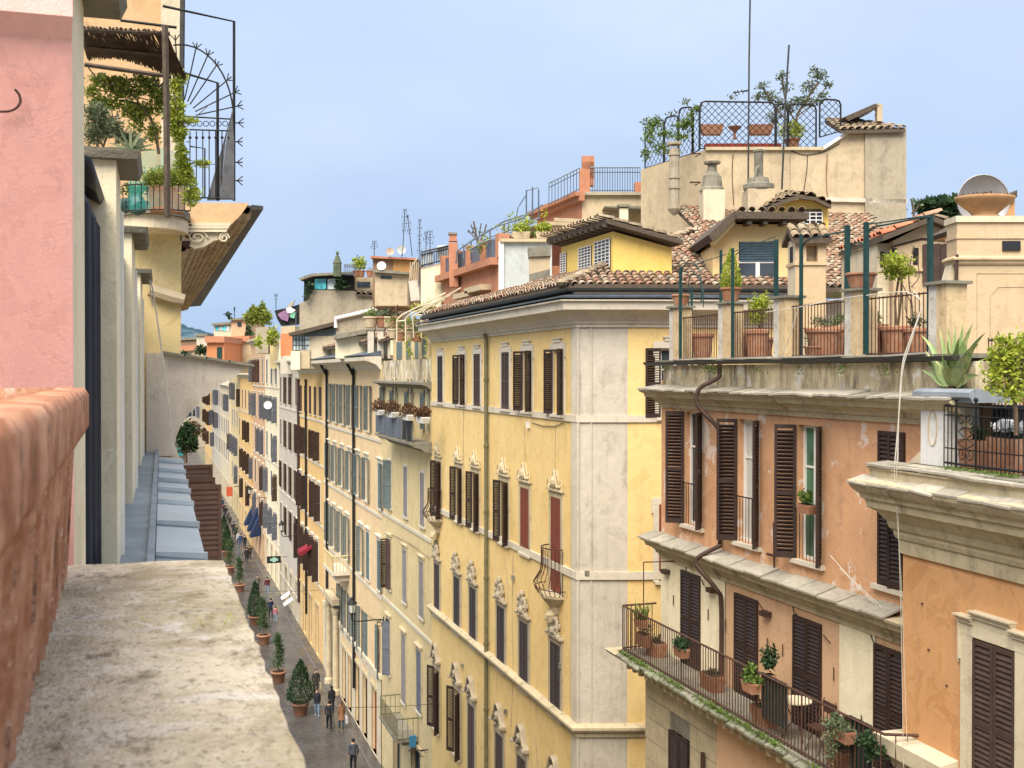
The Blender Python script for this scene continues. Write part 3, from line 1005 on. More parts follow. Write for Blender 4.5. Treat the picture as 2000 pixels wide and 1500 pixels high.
# back volume
mb = MB(); mb.prism([(0.02, .34), (xr - .5, .34), (p2[0] - .5, p2[1] + .1), (p3[0] - .5, p3[1]), (p3[0] - .5, 14), (0.02, 14)], 'z', 0, zc + .1)
obj('rear_wall', mb, M['cream'], y_root)
# roof
ez = zc + .40
sl = .36
dsn = ds.normalized()
ins = Vector((-dsn.y, dsn.x, 0))
O_f = Vector((0, -.48, ez))
A_f = Vector((1, 0, 0)); U_f = Vector((0, 1, sl))
Lf = xr + .1
# corner of the eaves (crude hip): facade slope and side slope meet along a hip
hipx = xr - .1
uu = 7.2
kk = math.sqrt(1 + sl * sl)
hd = (Vector((0, 1, 0)) + ins).normalized()   # plan direction of the hip
hr = hd.x / hd.y
tile_field(y_root, O_f, A_f, U_f, [(0, 0), (hipx, 0), (hipx + hr * 8 / kk, 8), (hipx + hr * 8 / kk - 2.2, 8), (hipx - 3.2, 3.4), (8, 1.9), (0, 1.5)], 0, 'tile', seg=3, p=.27)
s0 = Vector((hipx + .1, -.48, ez)); 
A_s = Vector((dsn.x, dsn.y, 0)); U_s = ins + Vector((0, 0, sl))
hs = hd.dot(A_s) / hd.dot(Vector((ins.x, ins.y, 0)))
EYEl = BY.loc(EYE)
def neark(c):
    q = s0 + A_s * c[0] + U_s.normalized() * c[1]
    return (q - EYEl).length
LW = 10.5; US = 11.6
hs = max(0.05, hs)
tile_field(y_root, s0, A_s, U_s, [(0, 0), (LW, 0), (LW + 2.9, US), (hs * US * .62, US), (hs * US * .62, US * .62)], 290, 'tile', neark, seg=4, p=.245, e=.33)
# hip ridge
mb = MB()
n_ = 26
for i in range(n_):
    q = s0 + (Vector((hd.x, hd.y, 0)) / hd.dot(Vector((0, 1, 0))) + Vector((0, 0, sl))) * (6.9 * i / n_)
    mb.blob((q.x, q.y, q.z + .1), (.2, .2, .12), 7, 4, .15)
obj('ridge_mortar', mb, M['tileold'], y_root)

# little curved balcony on the yellow wall
def curved_balcony(root, x, z, w_=1.15, h_=1.25, mat='rustmetal'):
    mb = MB()
    mb.lathe((x, 0, z - .75), [(.12, 0), (.2, .1), (.28, .3), (.5, .5), (.62, .62), (.62, .7)], 14, 1, .8)
    mb.blob((x, -.2, z - .75), (.16, .2, .22), 8, 5, .2)
    s_ = obj('balcony_slab', mb, M['stone'], root)
    mb = MB()
    pts = []
    for i in range(13):
        a = math.pi * i / 12
        pts.append((math.cos(a), math.sin(a)))
    for (cx, cy) in pts:
        P = []
        for j in range(9):
            u = j / 8
            bul = 1 + .55 * math.exp(-((u - .22) / .2) ** 2)
            P.append((x + cx * w_ / 2 * (bul if abs(cx) < .99 else 1), -.04 - cy * .42 * bul, z - .05 + h_ * u))
        mb.tube(P, .013, 4)
    mb.tube([(x + cx * w_ / 2, -.04 - cy * .42, z + h_) for cx, cy in pts], .022, 5)
    mb.tube([(x + cx * w_ / 2 * 1.45, -.04 - cy * .58, z + .15) for cx, cy in pts], .014, 4)
    obj('balcony_railing', mb, M[mat], root)
r2 = rows[11]
curved_balcony(y_root, r2[0], r2[1] + .02, 1.2, 1.35)
r2 = rows[6]
curved_balcony(y_root, r2[0], r2[1] + .02, 1.2, 1.2)
mb = MB(); q = BY.px(1034, 830); mb.box(q.x - .06, q.x + .06, -.1, 0, q.z - .1, q.z + .12); obj('junction_box', mb, M['whitepaint'], y_root)
mb = MB()
P = [BY.px(x_, y_, -.03) for x_, y_ in ((1040, 826), (1060, 832), (1083, 833), (1100, 826))]
mb.tube(P, .012, 4); obj('cable', mb, M['cabledk'], y_root)

# ---------------------------------------------------------------- O: orange building with the long balcony
BO = bframe(1292)
o_root = thing('orange_balcony_building', 'orange plastered building with a long iron balcony and a railed roof terrace of pots', 'building', BO)
Lo = BO.x(1900)
zcb, zct = BO.z(1330, 785), BO.z(1292, 762, -.4)
zfl = BO.z(1222, 1284 - 10, -.9)           # balcony floor
zrail = zfl + 1.08
rows = []
def onw(frm, pxl, yt, yb, w_, aL, aR, y=0.0, **k):
    xl = frm.x(pxl, y); xc = xl + w_ / 2
    r = (frm.z(pxl, yt, y), frm.z(pxl, yb, y))
    return (xc, r[1], w_, r[0] - r[1], aL, aR, k)
ws = [onw(BO, 1338, 803, 1022, .86, 128, 138, pitch=.075, pane='glass', surround=None), onw(BO, 1442, 818, 1056, .86, 130, 138, pitch=.075, pane='curtain'),
      onw(BO, 1558, 829, 1090, .82, 126, 138, pitch=.075, pane='greenpane'), onw(BO, 1719, 841, 1140, .68, 0, 12, pitch=.075)]
H = put_windows(o_root, ws)
ds_ = [onw(BO, 1333, 1112, 1112, .95, 0, 0), onw(BO, 1438, 1157, 1157, .93, 0, 0), onw(BO, 1553, 1200, 1200, .93, 0, 0), onw(BO, 1712, 1256, 1256, .8, 0, 0)]
ds2 = []
for (x, z, w_, h_, a, b_, k) in ds_:
    ds2.append((x, zfl + .02, w_, z - zfl - .02, 0, 0, {'pitch': .075, 'sill': None, 'mat': 'brown'}))
H2 = put_windows(o_root, ds2)
zl = BO.z(1294, 1085)                      # under the lower cornice
mb = MB(); wall(mb, 0, Lo, zl, zcb + .1, H)
obj('wall', mb, M['orange'], o_root)
mb = MB()
xs_ = [0, BO.x(1418), BO.x(1642), BO.x(1712), Lo]
wall(mb, xs_[1], xs_[2], zfl, zl, H2)
obj('balcony_wall', mb, M['salmon'], o_root)
mb = MB(); wall(mb, xs_[3], xs_[4], zfl, zl, H2)
obj('balcony_wall', mb, M['salmon'], o_root)
mb = MB(); wall(mb, xs_[0], xs_[1], zfl, zl, H2, y=-.012); obj('balcony_wall', mb, M['creamwall'], o_root)
mb = MB(); wall(mb, xs_[2], xs_[3], zfl, zl, H2, y=-.012)
obj('balcony_wall', mb, M['creamwall'], o_root)
mb = MB(); mb.box(.02, Lo, .33, 9, 0, zcb + .6); obj('rear_wall', mb, M['orange'], o_root)
mb = MB(); mb.poly([(0, 0, zfl), (0, .4, zfl), (0, .4, zcb + .5), (0, 0, zcb + .5)]); obj('side_wall', mb, M['orange'], o_root)
# upper cornice with its sloping slabs
zt = zct
CO = [(0, -.75), (.05, -.75), (.05, -.6), (.1, -.56), (.12, -.46), (.2, -.36), (.3, -.3), (.33, -.16), (.4, -.1), (.42, -.02), (0, 0)]
pth = [(-.0, 6), (0, 0), (Lo, 0)]
mb = MB(); mb.sweep(scaled(CO, 1, .56, zt), pth); obj('cornice', mb, M['stone'], o_root)
def slabs(root, x0, x1, y0, y1, z0, z1, n, th=.035, mat='slab', jit=.012, name='slab', rg=rnd):
    dx = (x1 - x0) / n
    for i in range(n):
        a = x0 + dx * i + .016; b = x0 + dx * (i + 1) - .016
        j = rg.uniform(-jit, jit) * 1.6; j2 = rg.uniform(-jit, jit) * 1.6
        mb = MB()
        P = [(a, y0 + j2, z0 + j), (b, y0 + j2, z0 + j2), (b, y1, z1 + j), (a, y1, z1 + j)]
        mb.hexa([(x, y, z - th) for x, y, z in P] + P)
        obj(name, mb, M[mat], root)
slabs(o_root, -.42, Lo, -.47, .06, zt + .02, zt + .11, 22)
# stained attic band, terrace slab and gutter
zg = BO.z(1292, 712, -.25)
mb = MB(); mb.box(0.0, Lo, .05, .32, zt + .0, zg - .02); obj('attic_wall', mb, M['stained'], o_root)
mb = MB(); mb.box(-.1, Lo, -.1, 9, zg + .03, zg + .10); obj('terrace_floor', mb, M['stonedk'], o_root)
mb = MB(); prof = [(.30 + .075 * math.cos(a), .075 * math.sin(a)) for a in [math.pi * k / 6 + math.pi for k in range(7)]]
mb.sweep(scaled(prof + [(.36, .0), (.24, .0)], 1, 1, zg + .06), [(-.25, 0), (Lo, 0)]); obj('gutter', mb, M['gutterdk'], o_root)
# downpipe with swan necks
xp = BO.x(1407, -.12)
zA, zB, zC = BO.z(1405, 765, -.3), BO.z(1405, 830, -.1), BO.z(1408, 1050, -.1)
mb = MB()
xq = BO.x(1383, -.5)
def crv(P, n=5):
    out_ = []
    for i in range(len(P) - 1):
        p0 = Vector(P[max(i - 1, 0)]); p1 = Vector(P[i]); p2_ = Vector(P[i + 1]); p3_ = Vector(P[min(i + 2, len(P) - 1)])
        for k in range(n):
            t_ = k / n
            out_.append(.5 * ((2 * p1) + (p2_ - p0) * t_ + (2 * p0 - 5 * p1 + 4 * p2_ - p3_) * t_ * t_ + (3 * p1 - p0 - 3 * p2_ + p3_) * t_ ** 3))
    out_.append(Vector(P[-1]))
    return out_
mb.tube(crv([(xp - .0, -.14, zg), (xp, -.14, zt + .4), (xp, -.2, zt + .28), (xp - .25, -.5, zt + .05), (xp - .25, -.52, zt - .3), (xp + .0, -.2, zt - .75), (xp, -.12, zt - 1.1), (xp, -.12, zl + .7)]), .05, 8)
zlc = BO.z(1260, 1050, -.4)
mb.tube(crv([(xp, -.12, zl + .7), (xp, -.15, zlc + .25), (xp - .25, -.5, zlc + .0), (xp - .25, -.53, zlc - .2), (xp + .02, -.2, zl - .25), (xp + .02, -.1, zl - .6), (xp + .02, -.1, zfl)]), .05, 8)
smooth(obj('downpipe', mb, M['pipebrown'], o_root))
# lower cornice
mb = MB(); mb.sweep(scaled(CO, .95, .62, zlc - .02), pth); obj('cornice', mb, M['stone'], o_root)
slabs(o_root, -.42, BO.x(1770), -.44, .0, zlc + .0, zlc + .13, 15)
# balcony slab, brackets, mossy edge slabs
xe = BO.x(1735, -.9)
mb = MB(); mb.box(-.35, xe, -.95, 0, zfl - .16, zfl); obj('balcony_floor', mb, M['stonedk'], o_root)
mb = MB(); mb.sweep([(0, -.55), (.45, -.55), (.5, -.45), (.62, -.4), (.66, -.3), (.9, -.26), (.97, -.17), (0, -.17)], [(-.3, 4), (-.3, 0), (xe, 0)]); o = obj('balcony_cornice', mb, M['stone'], o_root); o.location = (0, 0, zfl)
mb = MB()
x = -.2
while x < xe:
    mb.box(x, x + .12, -.82, -.5, zfl - .42, zfl - .28); x += .34
split_parts(obj('dentils', mb, M['stone'], o_root), 'dentil')
slabs(o_root, -.35, xe, -1.06, -.86, zfl - .1, zfl - .02, 30, .04, 'mossslab', jit=.02)
mb = MB()
for i in range(4200):
    x = rnd.uniform(-.35, xe); dn = .5 + .5 * math.sin(x * 2.3) * math.sin(x * .9 + 1)
    if rnd.random() < dn: mb.leaf((x, rnd.uniform(-1.0, -.9), zfl - .06 + rnd.uniform(0, .05)), .07, rnd, .4, 1.2)
obj('weeds', mb, M['leafmid'], o_root, kind='stuff')
# the iron balcony rail
mb = MB()
yR = -.88
mb.bar((-.28, yR, zrail), (xe - .1, yR, zrail), .035); mb.bar((-.28, yR, zfl + .06), (xe - .1, yR, zfl + .06), .03)
mb.bar((-.28, yR, zrail), (-.28, 0, zrail), .035); mb.bar((xe - .1, yR, zrail), (xe + .25, -.1, zrail), .035)
mb.bar((-.28, yR, zfl + .06), (-.28, 0, zfl + .06), .03)
obj('railing', mb, M['rustmetal'], o_root)
mb = MB(); x = -.28; k = 0
while x < xe - .1:
    mb.bar((x, yR, zfl - (.05 if k % 14 == 0 else 0)), (x, yR, zrail), .026 if k % 14 == 0 else .016); x += .112; k += 1
for i in range(8): mb.bar((-.28, yR + .11 * i, zfl), (-.28, yR + .11 * i, zrail), .016)
for i in range(1, 5): mb.bar((xe - .1 + .07 * i, yR + .16 * i, zfl), (xe - .1 + .07 * i, yR + .16 * i, zrail), .016)
obj('railing_bars', mb, M['rustmetal'], o_root, kind='stuff')
# lower storeys: dressed stone quoin blocks then plain wall
yl = -.4
zs0 = zfl - .55
w3 = [onw(BO, 1310, 1424, 1424, .95, 0, 0, y=yl)]
w3 = [(w3[0][0], w3[0][1] - 2.2, .95, 2.2, 0, 0, {'pitch': .075})]
H3 = put_windows(o_root, w3, yoff=yl)
xb1 = BO.x(1401, yl)
mb = MB(); wall(mb, -.02, xb1, 0, zs0, H3, y=yl + .03); mb.box(-.02, -.01, yl + .03, 4, 0, zs0)
obj('lower_wall', mb, M['stonedk'], o_root)
mb = MB(); wall(mb, xb1, Lo, 0, zs0, [], y=yl); obj('lower_wall', mb, M['salmon'], o_root)
mb = MB(); mb.box(0.0, Lo, yl + .28, .3, 0, zs0); obj('inner_wall', mb, M['stonedk'], o_root)
z = zs0; r = 0
bh = .5
while z > 8.6:
    xs = [-.02]; x = (-.02 + (.55 if r % 2 else 1.05))
    while x < xb1: xs.append(x); x += 1.05
    xs.append(xb1)
    for i in range(len(xs) - 1):
        a, b_ = xs[i] + .01, xs[i + 1] - .01
        segs = [(a, b_)]
        h0, h1, hz0, hz1 = H3[0]
        if z - bh < hz1 and z > hz0:
            segs = []
            if a < h0: segs.append((a, min(b_, h0 - .05)))
            if b_ > h1: segs.append((max(a, h1 + .05), b_))
        for (a_, b2) in segs:
            if b2 - a_ > .06:
                mb = MB(); mb.box(a_, b2, yl + rnd.uniform(-.012, -.002), yl + .05, z - bh + .012, z - .012); obj('stone_block', mb, M['block'], o_root)
    z -= bh; r += 1
downpipe(o_root, BO.x(1382, yl), 3, BO.z(1382, 1470, yl), yl - .1, .05, 'pipebrown')
# small wall fittings on the balcony level
for (px_, py_) in ((1306, 1116), (1396, 1152), (1502, 1198)):
    mb = MB(); q = BO.px(px_, py_); mb.box(q.x - .12, q.x + .12, -.16, -.02, q.z - .05, q.z + .05); obj('wall_lamp', mb, M['pipebrown'], o_root)
for (px_, py_) in ((1318, 1172), (1386, 1200), (1420, 1220), (1502, 1258), (1532, 1270), (1632, 1316), (1686, 1410)):
    mb = MB(); q = BO.px(px_, py_); mb.bar((q.x, -.04, q.z - .12), (q.x, -.04, q.z + .12), .018); obj('wall_anchor', mb, M['rustmetal'], o_root)
for (px_, py_) in ((1370, 1132), (1482, 1178), (1608, 1240)):
    mb = MB(); q = BO.px(px_, py_, -.05); mb.bar((q.x, -.05, q.z), (q.x + .6, -.3, q.z), .022); obj('awning_bracket', mb, M['rustmetal'], o_root)
mb = MB(); q = BO.px(1257, 1098, -.8); mb.bar((q.x, -.8, q.z), (q.x, -.8, zrail), .02); mb.bar((q.x, -.8, q.z), (q.x + .1, 0, q.z), .02); obj('washing_frame', mb, M['rustmetal'], o_root)

# roof terrace parapet piers and rail panels
ptop = zg + .08 + 1.12
piers = [(1299, 1331, 602), (1391, 1433, 594), (1503, 1541, 583), (1637, 1690, 569), (1800, 1862, 556)]
pr = []
for i, (a, b_, ty) in enumerate(piers):
    xa, xb = BO.x(a, -.05), BO.x(b_, -.05)
    w_ = .42
    xm = (xa + xb) / 2
    pr.append((xm - w_ / 2, xm + w_ / 2))
    ht = BO.z((a + b_) / 2, ty, -.05)
    mb = MB(); n = 5
    for (x0, x1, mt) in ((xm - w_ / 2, xm - .02, 0), (xm - .02, xm + w_ / 2, 1)):
        mb.cur = mt; mb.box(x0, x1, -.05, .33, zg + .09, ht)
    obj('pier', mb, [M['rock'], M['pierwarm']], o_root)
    mb = MB(); mb.box(xm - w_ / 2 - .06, xm + w_ / 2 + .06, -.11, .39, ht + .002, ht + .05); obj('pier_cap', mb, M['stonedk'], o_root)
for i in range(4):
    x0, x1 = pr[i][1], pr[i + 1][0]
    z0, z1 = zg + .13, ptop - .12
    mb = MB(); mb.bar((x0, .1, z1), (x1, .1, z1), .02); mb.bar((x0, .1, z0), (x1, .1, z0), .02); obj('terrace_rail', mb, M['rustmetal'], o_root)
    mb = MB(); x = x0 + .05
    while x < x1: mb.bar((x, .1, z0 - .03), (x, .1, z1 + .03), .015); x += .105
    obj('terrace_rail_bars', mb, M['rustmetal'], o_root, kind='stuff')
    slabs(o_root, x0 - .1, x1 + .02, -.16, .2, zg + .115, zg + .125, 2, .03)

# ---------------------------------------------------------------- N: near building, big cornice
q = W.wld(W.x(1765, -.4), -.4, 0)
BN = Fr(q, -math.pi / 2 - R(2.0))
n_root = thing('tawny_cornice_building', 'near tawny orange building with a heavy stained stone cornice at the right edge', 'building', BN)
znt = BN.z(1765, 935)
znw = BN.z(1768, 1081)
Ln = 7.0
wn_ = onw(BN, 1907, 1247, 1247, .86, 0, 0)
wn_ = [(wn_[0], wn_[1] - 2.3, .86, 2.3, 0, 0, {'pitch': .078, 'surround': None, 'sill': None, 'mat': 'brown2'})]
H = put_windows(n_root, wn_)
mb = MB(); wall(mb, 0, Ln, 0, znw + .1, H); obj('wall', mb, M['orange2'], n_root)
mb = MB(); mb.poly([(0, 0, 0), (0, .4, 0), (0, .4, znt), (0, 0, znt)]); obj('side_wall', mb, M['orange2'], n_root)
mb = MB(); mb.box(.01, Ln, .32, 9, 0, znt - .1); obj('rear_wall', mb, M['orange2'], n_root)
# stepped window frame
xc, zb_, w_, h_ = wn_[0][:4]
mb = MB(); a = w_ / 2
mb.box(xc - a - .26, xc - a - .005, -.05, .02, zb_, zb_ + h_ + .02); mb.box(xc + a + .005, xc + a + .26, -.05, .02, zb_, zb_ + h_ + .02)
mb.box(xc - a - .26, xc + a + .26, -.055, .02, zb_ + h_ + .022, zb_ + h_ + .2)
obj('window_frame', mb, M['cream'], n_root)
mb = MB(); zz = zb_ + h_ + .2
for (dx0, dx1, z0) in ((-a - .3, -a + .02, zz), (-a + .02, a - .02, zz + .1), (a - .02, a + .3, zz)):
    mb.box(xc + dx0, xc + dx1, -.09, .02, z0 + .002, z0 + .05); mb.box(xc + dx0 - .01, xc + dx1 + .01, -.12, .02, z0 + .052, z0 + .085); mb.box(xc + dx0 - .02, xc + dx1 + .02, -.15, .02, z0 + .087, z0 + .11)
mb.box(xc - a + .02, xc + a - .02, -.052, .02, zz + .003, zz + .1)
mb.box(xc - a - .3, xc - a - .26, -.07, .02, zz - .55, zz); mb.box(xc - a - .335, xc - a - .303, -.05, .02, zz - .6, zz + .02)
obj('window_moulding', mb, M['cream'], n_root)
CN = [(0, -1.32), (.06, -1.32), (.06, -1.08), (.10, -1.06), (.13, -.98), (.13, -.93), (.19, -.88), (.22, -.80), (.22, -.76), (.28, -.70), (.36, -.60), (.50, -.53), (.52, -.40), (.58, -.37), (.60, -.30), (.68, -.24), (.74, -.16), (.76, -.09), (.76, -.05), (.48, .0), (.46, .02), (.46, .15), (.50, .17), (.50, .20), (0, .2)]
kz = (znt - znw) / 1.32
mb = MB(); mb.sweep(scaled(CN, .80, kz, znt), [(0, 5), (0, 0), (Ln, 0)]); obj('cornice', mb, M['stone'], n_root)
slabs(n_root, -.61, Ln, -.63, -.34, znt - .06, znt + .03, 14, .03)
slabs(n_root, -.40, Ln, -.43, -.02, znt + .22, znt + .25, 11, .035)
ztr = znt + .25
mb = MB(); mb.box(.0, Ln, -.3, 8, znt + .15, ztr - .01); obj('terrace_floor', mb, M['stonedk'], n_root)
mb = MB(); wz = BN.z(1790, 1452)
mb.sweep([(0, -.5), (.1, -.5), (.16, -.3), (.3, -.25), (.32, 0), (0, .06)], [(0, 2), (0, 0), (xc - a - .35, 0)]); o = obj('string_course', mb, M['cream'], n_root); o.location = (0, 0, wz)
# ---------------------------------------------------------------- the row of houses down the street
def simple_cornice(root, L, z, out_=.5, h=.5, mat='trim', x0=0.0, y=0.0, ret=True):
    mb = MB(); P = [(x0, y), (x0 + L, y)]
    mb.sweep([(0, z - h), (.05, z - h), (out_ * .3, z - h * .6), (out_ * .8, z - h * .35), (out_, z - h * .3), (out_, z), (0, z + .03)], P)
    return obj('cornice', mb, M[mat], root)

def house(pxl, pxr, label, name, wallm, zt, rows, X=11.7, band=(), depth=10, cat='building', bandm='trim', cmat='trim', corn=(.5, .5), side=True, shop=None, wallz0=0):
    fr = Fr((X, 0, 0), -math.pi / 2)
    Bf = bframe(pxl, fr=fr)
    root = thing(name, label, cat, Bf)
    L = Bf.x(pxr)
    R_ = []
    for r in rows: R_ += r(Bf) if callable(r) else r
    H = put_windows(root, R_)
    H = list(H)
    if shop: H += shop(Bf, root, L)
    mb = MB(); wall(mb, 0, L, wallz0, zt, H); obj('wall', mb, M[wallm], root)
    mb = MB(); mb.box(.02, L - .02, .34, depth, 0, zt - .02); obj('rear_wall', mb, M[wallm], root)
    mb = MB(); mb.box(L - .03, L - .01, 0.003, .34, 0, zt); obj('side_wall', mb, M[wallm], root); mb = MB(); mb.box(.01, .03, 0.003, .34, 0, zt); obj('side_wall', mb, M[wallm], root)
    if corn: simple_cornice(root, L, zt + corn[1] * .6, corn[0], corn[1], cmat)
    for z in band:
        mb = MB(); mb.sweep(scaled(SBAND, 1, 1, z), [(0, 0), (L, 0)]); obj('string_course', mb, M[bandm], root)
    return Bf, root, L

def doors(items, mat='brown2'):
    """ground-floor openings (px centre, width, height)"""
    def f(Bf, root, L):
        H = []
        for (px, w_, h_, *k) in items:
            x = Bf.x(px)
            mm = k[0] if k else mat
            mb = MB(); mb.box(x - w_ / 2, x + w_ / 2, .16, .22, 0, h_ - .4)
            for i in range(1, 4): mb.box(x - w_ / 2 + w_ * i / 4 - .02, x - w_ / 2 + w_ * i / 4 + .02, .12, .16, 0, h_ - .4)
            d_ = obj('door', mb, M[mm], root)
            mb = MB(); mb.box(x - w_ / 2, x + w_ / 2, .17, .21, h_ - .38, h_); obj('transom', mb, M['glass'], d_)
            mb = MB(); mb.box(x - w_ / 2 - .16, x - w_ / 2, -.04, .02, 0, h_); mb.box(x + w_ / 2, x + w_ / 2 + .16, -.04, .02, 0, h_); mb.box(x - w_ / 2 - .2, x + w_ / 2 + .2, -.07, .02, h_ + .003, h_ + .2)
            obj('surround', mb, M['stone'], d_)
            H.append((x - w_ / 2, x + w_ / 2, 0, h_))
        return H
    return f

# B: pale ochre house with arched attic windows
def rB(Bf):
    a = []
    a += row(Bf, 793, 911, 1009, [(762, 150, 60), (793, 0, 0, {'mat': 'lilac'}), (826, 0, 0, {'mat': 'lilac'})], .8, surround='thin', mat='bluegrey', pitch=.08)
    a += row(Bf, 791, 1074, 1176, [(761, 80, 30, {'mat': 'brown2'}), (791, 0, 0, {'mat': 'lilac'}), (824, 0, 0, {'mat': 'lilac'})], .8, surround='hood', mat='brown2', pitch=.08, smat='stone')
    a += row(Bf, 759, 1209, 1314, [(759, 20, 60), (789, 0, 0, {'dz': -.5, 'mat': 'lilac'}), (819, 0, 0, {'mat': 'slate'})], .85, surround='hood', mat='slate', pitch=.08, smat='stone')
    return a
tmp = bframe(745)
zB1 = tmp.z(843, 748)
BB, b_root, LB = house(745, 843, 'pale ochre house with three arched attic windows above a blue panelled balcony', 'pale_ochre_house', 'ochre', zB1 - .2, [rB], corn=None,
    band=(tmp.z(800, 1035), tmp.z(800, 1218)), shop=doors([(775, 1.6, 3.3, 'glass'), (812, 1.9, 3.6, 'glass')]))
# upper cornice / roof-terrace parapet
mb = MB(); mb.sweep([(0, 0), (.1, .02), (.2, .12), (.45, .2), (.45, .3), (0, .34)], [(0, 0), (LB, 0)]); o = obj('cornice', mb, M['stonedk'], b_root); o.location = (0, 0, zB1 - .28)
zB2 = BB.z(843, 700)
mb = MB(); mb.box(0, LB, .05, .3, zB1 + .02, zB2); obj('attic_wall', mb, M['stained'], b_root)
mb = MB(); mb.box(0, LB, .3, 9, zB1 - .3, zB1 + .3); obj('terrace_floor', mb, M['stonedk'], b_root)
zB3 = BB.z(843, 648)
for i, px_ in enumerate((768, 786, 803, 818, 833)):
    x = BB.x(px_); mb = MB(); mb.box(x - .3, x + .3, .05, .45, zB2 + .002, zB3); obj('terrace_pier', mb, M['ochre'], b_root)
    mb = MB(); mb.box(x - .38, x + .38, -.02, .5, zB3 + .002, zB3 + .09); obj('pier_cap', mb, M['stonedk'], b_root)
mb = MB(); mb.box(BB.x(768), BB.x(833), .1, .16, zB2 + .05, zB3 - .25); obj('terrace_screen', mb, M['bluegrey'], b_root)
# arched windows with shutters
zs, zt_ = BB.z(837, 818), BB.z(837, 752)
for px_ in (772, 802, 834):
    x = BB.x(px_); w_ = .72; h_ = zt_ - zs - .2
    wn = window(b_root, x, zs - .5, w_, h_ + .35, 'bluegrey', 165, 165, .08, surround=None, yoff=-.03, sill=None)
    mb = MB(); pts = [(x + w_ / 2 * math.cos(a), zs - .5 + h_ + .35 + .62 * math.sin(a)) for a in [math.pi * k / 10 for k in range(11)]]
    mb.prism(pts, 'y', -.06, .0); obj('arched_fanlight', mb, M['glass'], b_root)
    mb = MB()
    for k in range(10):
        mb.bar((pts[k][0], -.07, pts[k][1]), (pts[k + 1][0], -.07, pts[k + 1][1]), .06)
    obj('arch_moulding', mb, M['tufa'], b_root)
# blue panelled balcony
xa, xb = BB.x(738, -.8), BB.x(843, 0) + .1
zbf = BB.z(843, 872, -.7)
mb = MB(); mb.box(xa, xb, -.95, 0, zbf - .12, zbf); mb.sweep([(0, -.5), (.3, -.45), (.5, -.3), (.85, -.2), (.9, -.13), (0, -.13)], [(xa + .5, 0), (xb, 0)]); o = obj('balcony_floor', mb, M['stonedk'], b_root)
o.data.transform(Matrix.Translation((0, 0, 0)))
for v_ in o.data.vertices:
    if v_.co.z < 5: v_.co.z += zbf
zbt = zbf + 1.0
n = 4
for i in range(n):
    x0 = xa + (xb - xa) * i / n; x1 = xa + (xb - xa) * (i + 1) / n
    mb = MB(); mb.box(x0 + .12, x1 - .12, -.9, -.87, zbf + .05, zbt - .05); obj('balcony_panel', mb, M['slate'] if i < 3 else M['darkmetal'], b_root)
mb = MB(); mb.bar((xa, -.9, zbt), (xb, -.9, zbt), .04)
for i in range(2 * n + 1):
    x = xa + (xb - xa) * i / (2 * n); mb.bar((x, -.9, zbf), (x, -.9, zbt), .03)
obj('balcony_railing', mb, M['bluegrey'], b_root)
for i, px_ in enumerate((744, 770, 801, 830)):
    p = BB.px(px_, 815 + i * 3, -.9)
    wp = BB.wld(p.x, -.98, zbt - .04)
    def lv(mb, i=i):
        foliage_mb(mb, (0, 0, .42), (.62 if i < 3 else .4, .36, .34 if i < 3 else .25), 900, .09, asp=.6)
    t_ = pot_plant('planter', ['round rusty-leaved bush in a white trough on the blue balcony, farthest of four', 'round rusty-leaved bush in a white trough on the blue balcony, second from the far end',
        'largest rusty-leaved bush in a white trough on the blue balcony, third from the far end', 'small low rusty bush in a white trough at the near end of the blue balcony'][i], 'planter', wp, .3, .26, lv, mat='leafbrown', potmat='whitepaint', rectw=(.62, .16), rz=-math.pi / 2, group='white troughs on the blue balcony')
# glass-sided balcony low down
xg0, xg1 = BB.x(742, -1.0), BB.x(800, -.4)
zg0 = BB.z(770, 1412, -.6)
mb = MB(); mb.box(xg0, xg1, -1.05, 0, zg0 - .15, zg0); mb.box(xg0 + .2, xg1 - .2, -.7, 0, zg0 - .35, zg0 - .152); obj('balcony_floor', mb, M['stonedk'], b_root)
mb = MB()
for (a, b_) in (((xg0, -1.0), (xg1, -1.0)), ((xg0, -1.0), (xg0, 0)), ((xg1, -1.0), (xg1, 0))):
    mb.bar((a[0], a[1], zg0 + .95), (b_[0], b_[1], zg0 + .95), .05); mb.bar((a[0], a[1], zg0 + .05), (b_[0], b_[1], zg0 + .05), .04)
    n_ = int(Vector((a[0] - b_[0], a[1] - b_[1])).length / .22)
    for i in range(n_ + 1):
        t_ = i / n_; mb.bar((a[0] + (b_[0] - a[0]) * t_, a[1] + (b_[1] - a[1]) * t_, zg0), (a[0] + (b_[0] - a[0]) * t_, a[1] + (b_[1] - a[1]) * t_, zg0 + .95), .02)
obj('balcony_railing', mb, M['pipegreen'], b_root)

# C: long house with blue-grey shutters
tmp = bframe(632)
zC1 = tmp.z(745, 712)
so_ = (165, 165)
def rC(Bf):
    a = []
    a += row(Bf, 690, 752, 833, [(644, *so_), (657, *so_), (671, *so_), (686, *so_), (703, *so_), (721, *so_), (746, 0, 165)], .95, mat='bluegrey', pitch=.09)
    a += row(Bf, 690, 884, 962, [(642, *so_), (655, *so_), (669, *so_), (684, *so_), (700, *so_), (717, *so_), (743, 0, 165)], .95, mat='bluegrey', pitch=.09, surround='hood')
    a += row(Bf, 690, 1018, 1104, [(641, *so_), (653, *so_), (666, *so_), (679, *so_), (706, *so_), (719, 0, 0), (741, 0, 165)], .95, mat='bluegrey', pitch=.09, surround='hood')
    a += row(Bf, 690, 1170, 1256, [(665, *so_), (677, *so_), (690, *so_), (705, *so_), (714, 0, 0), (736, 0, 160)], .9, mat='bluegrey', pitch=.09)
    return a
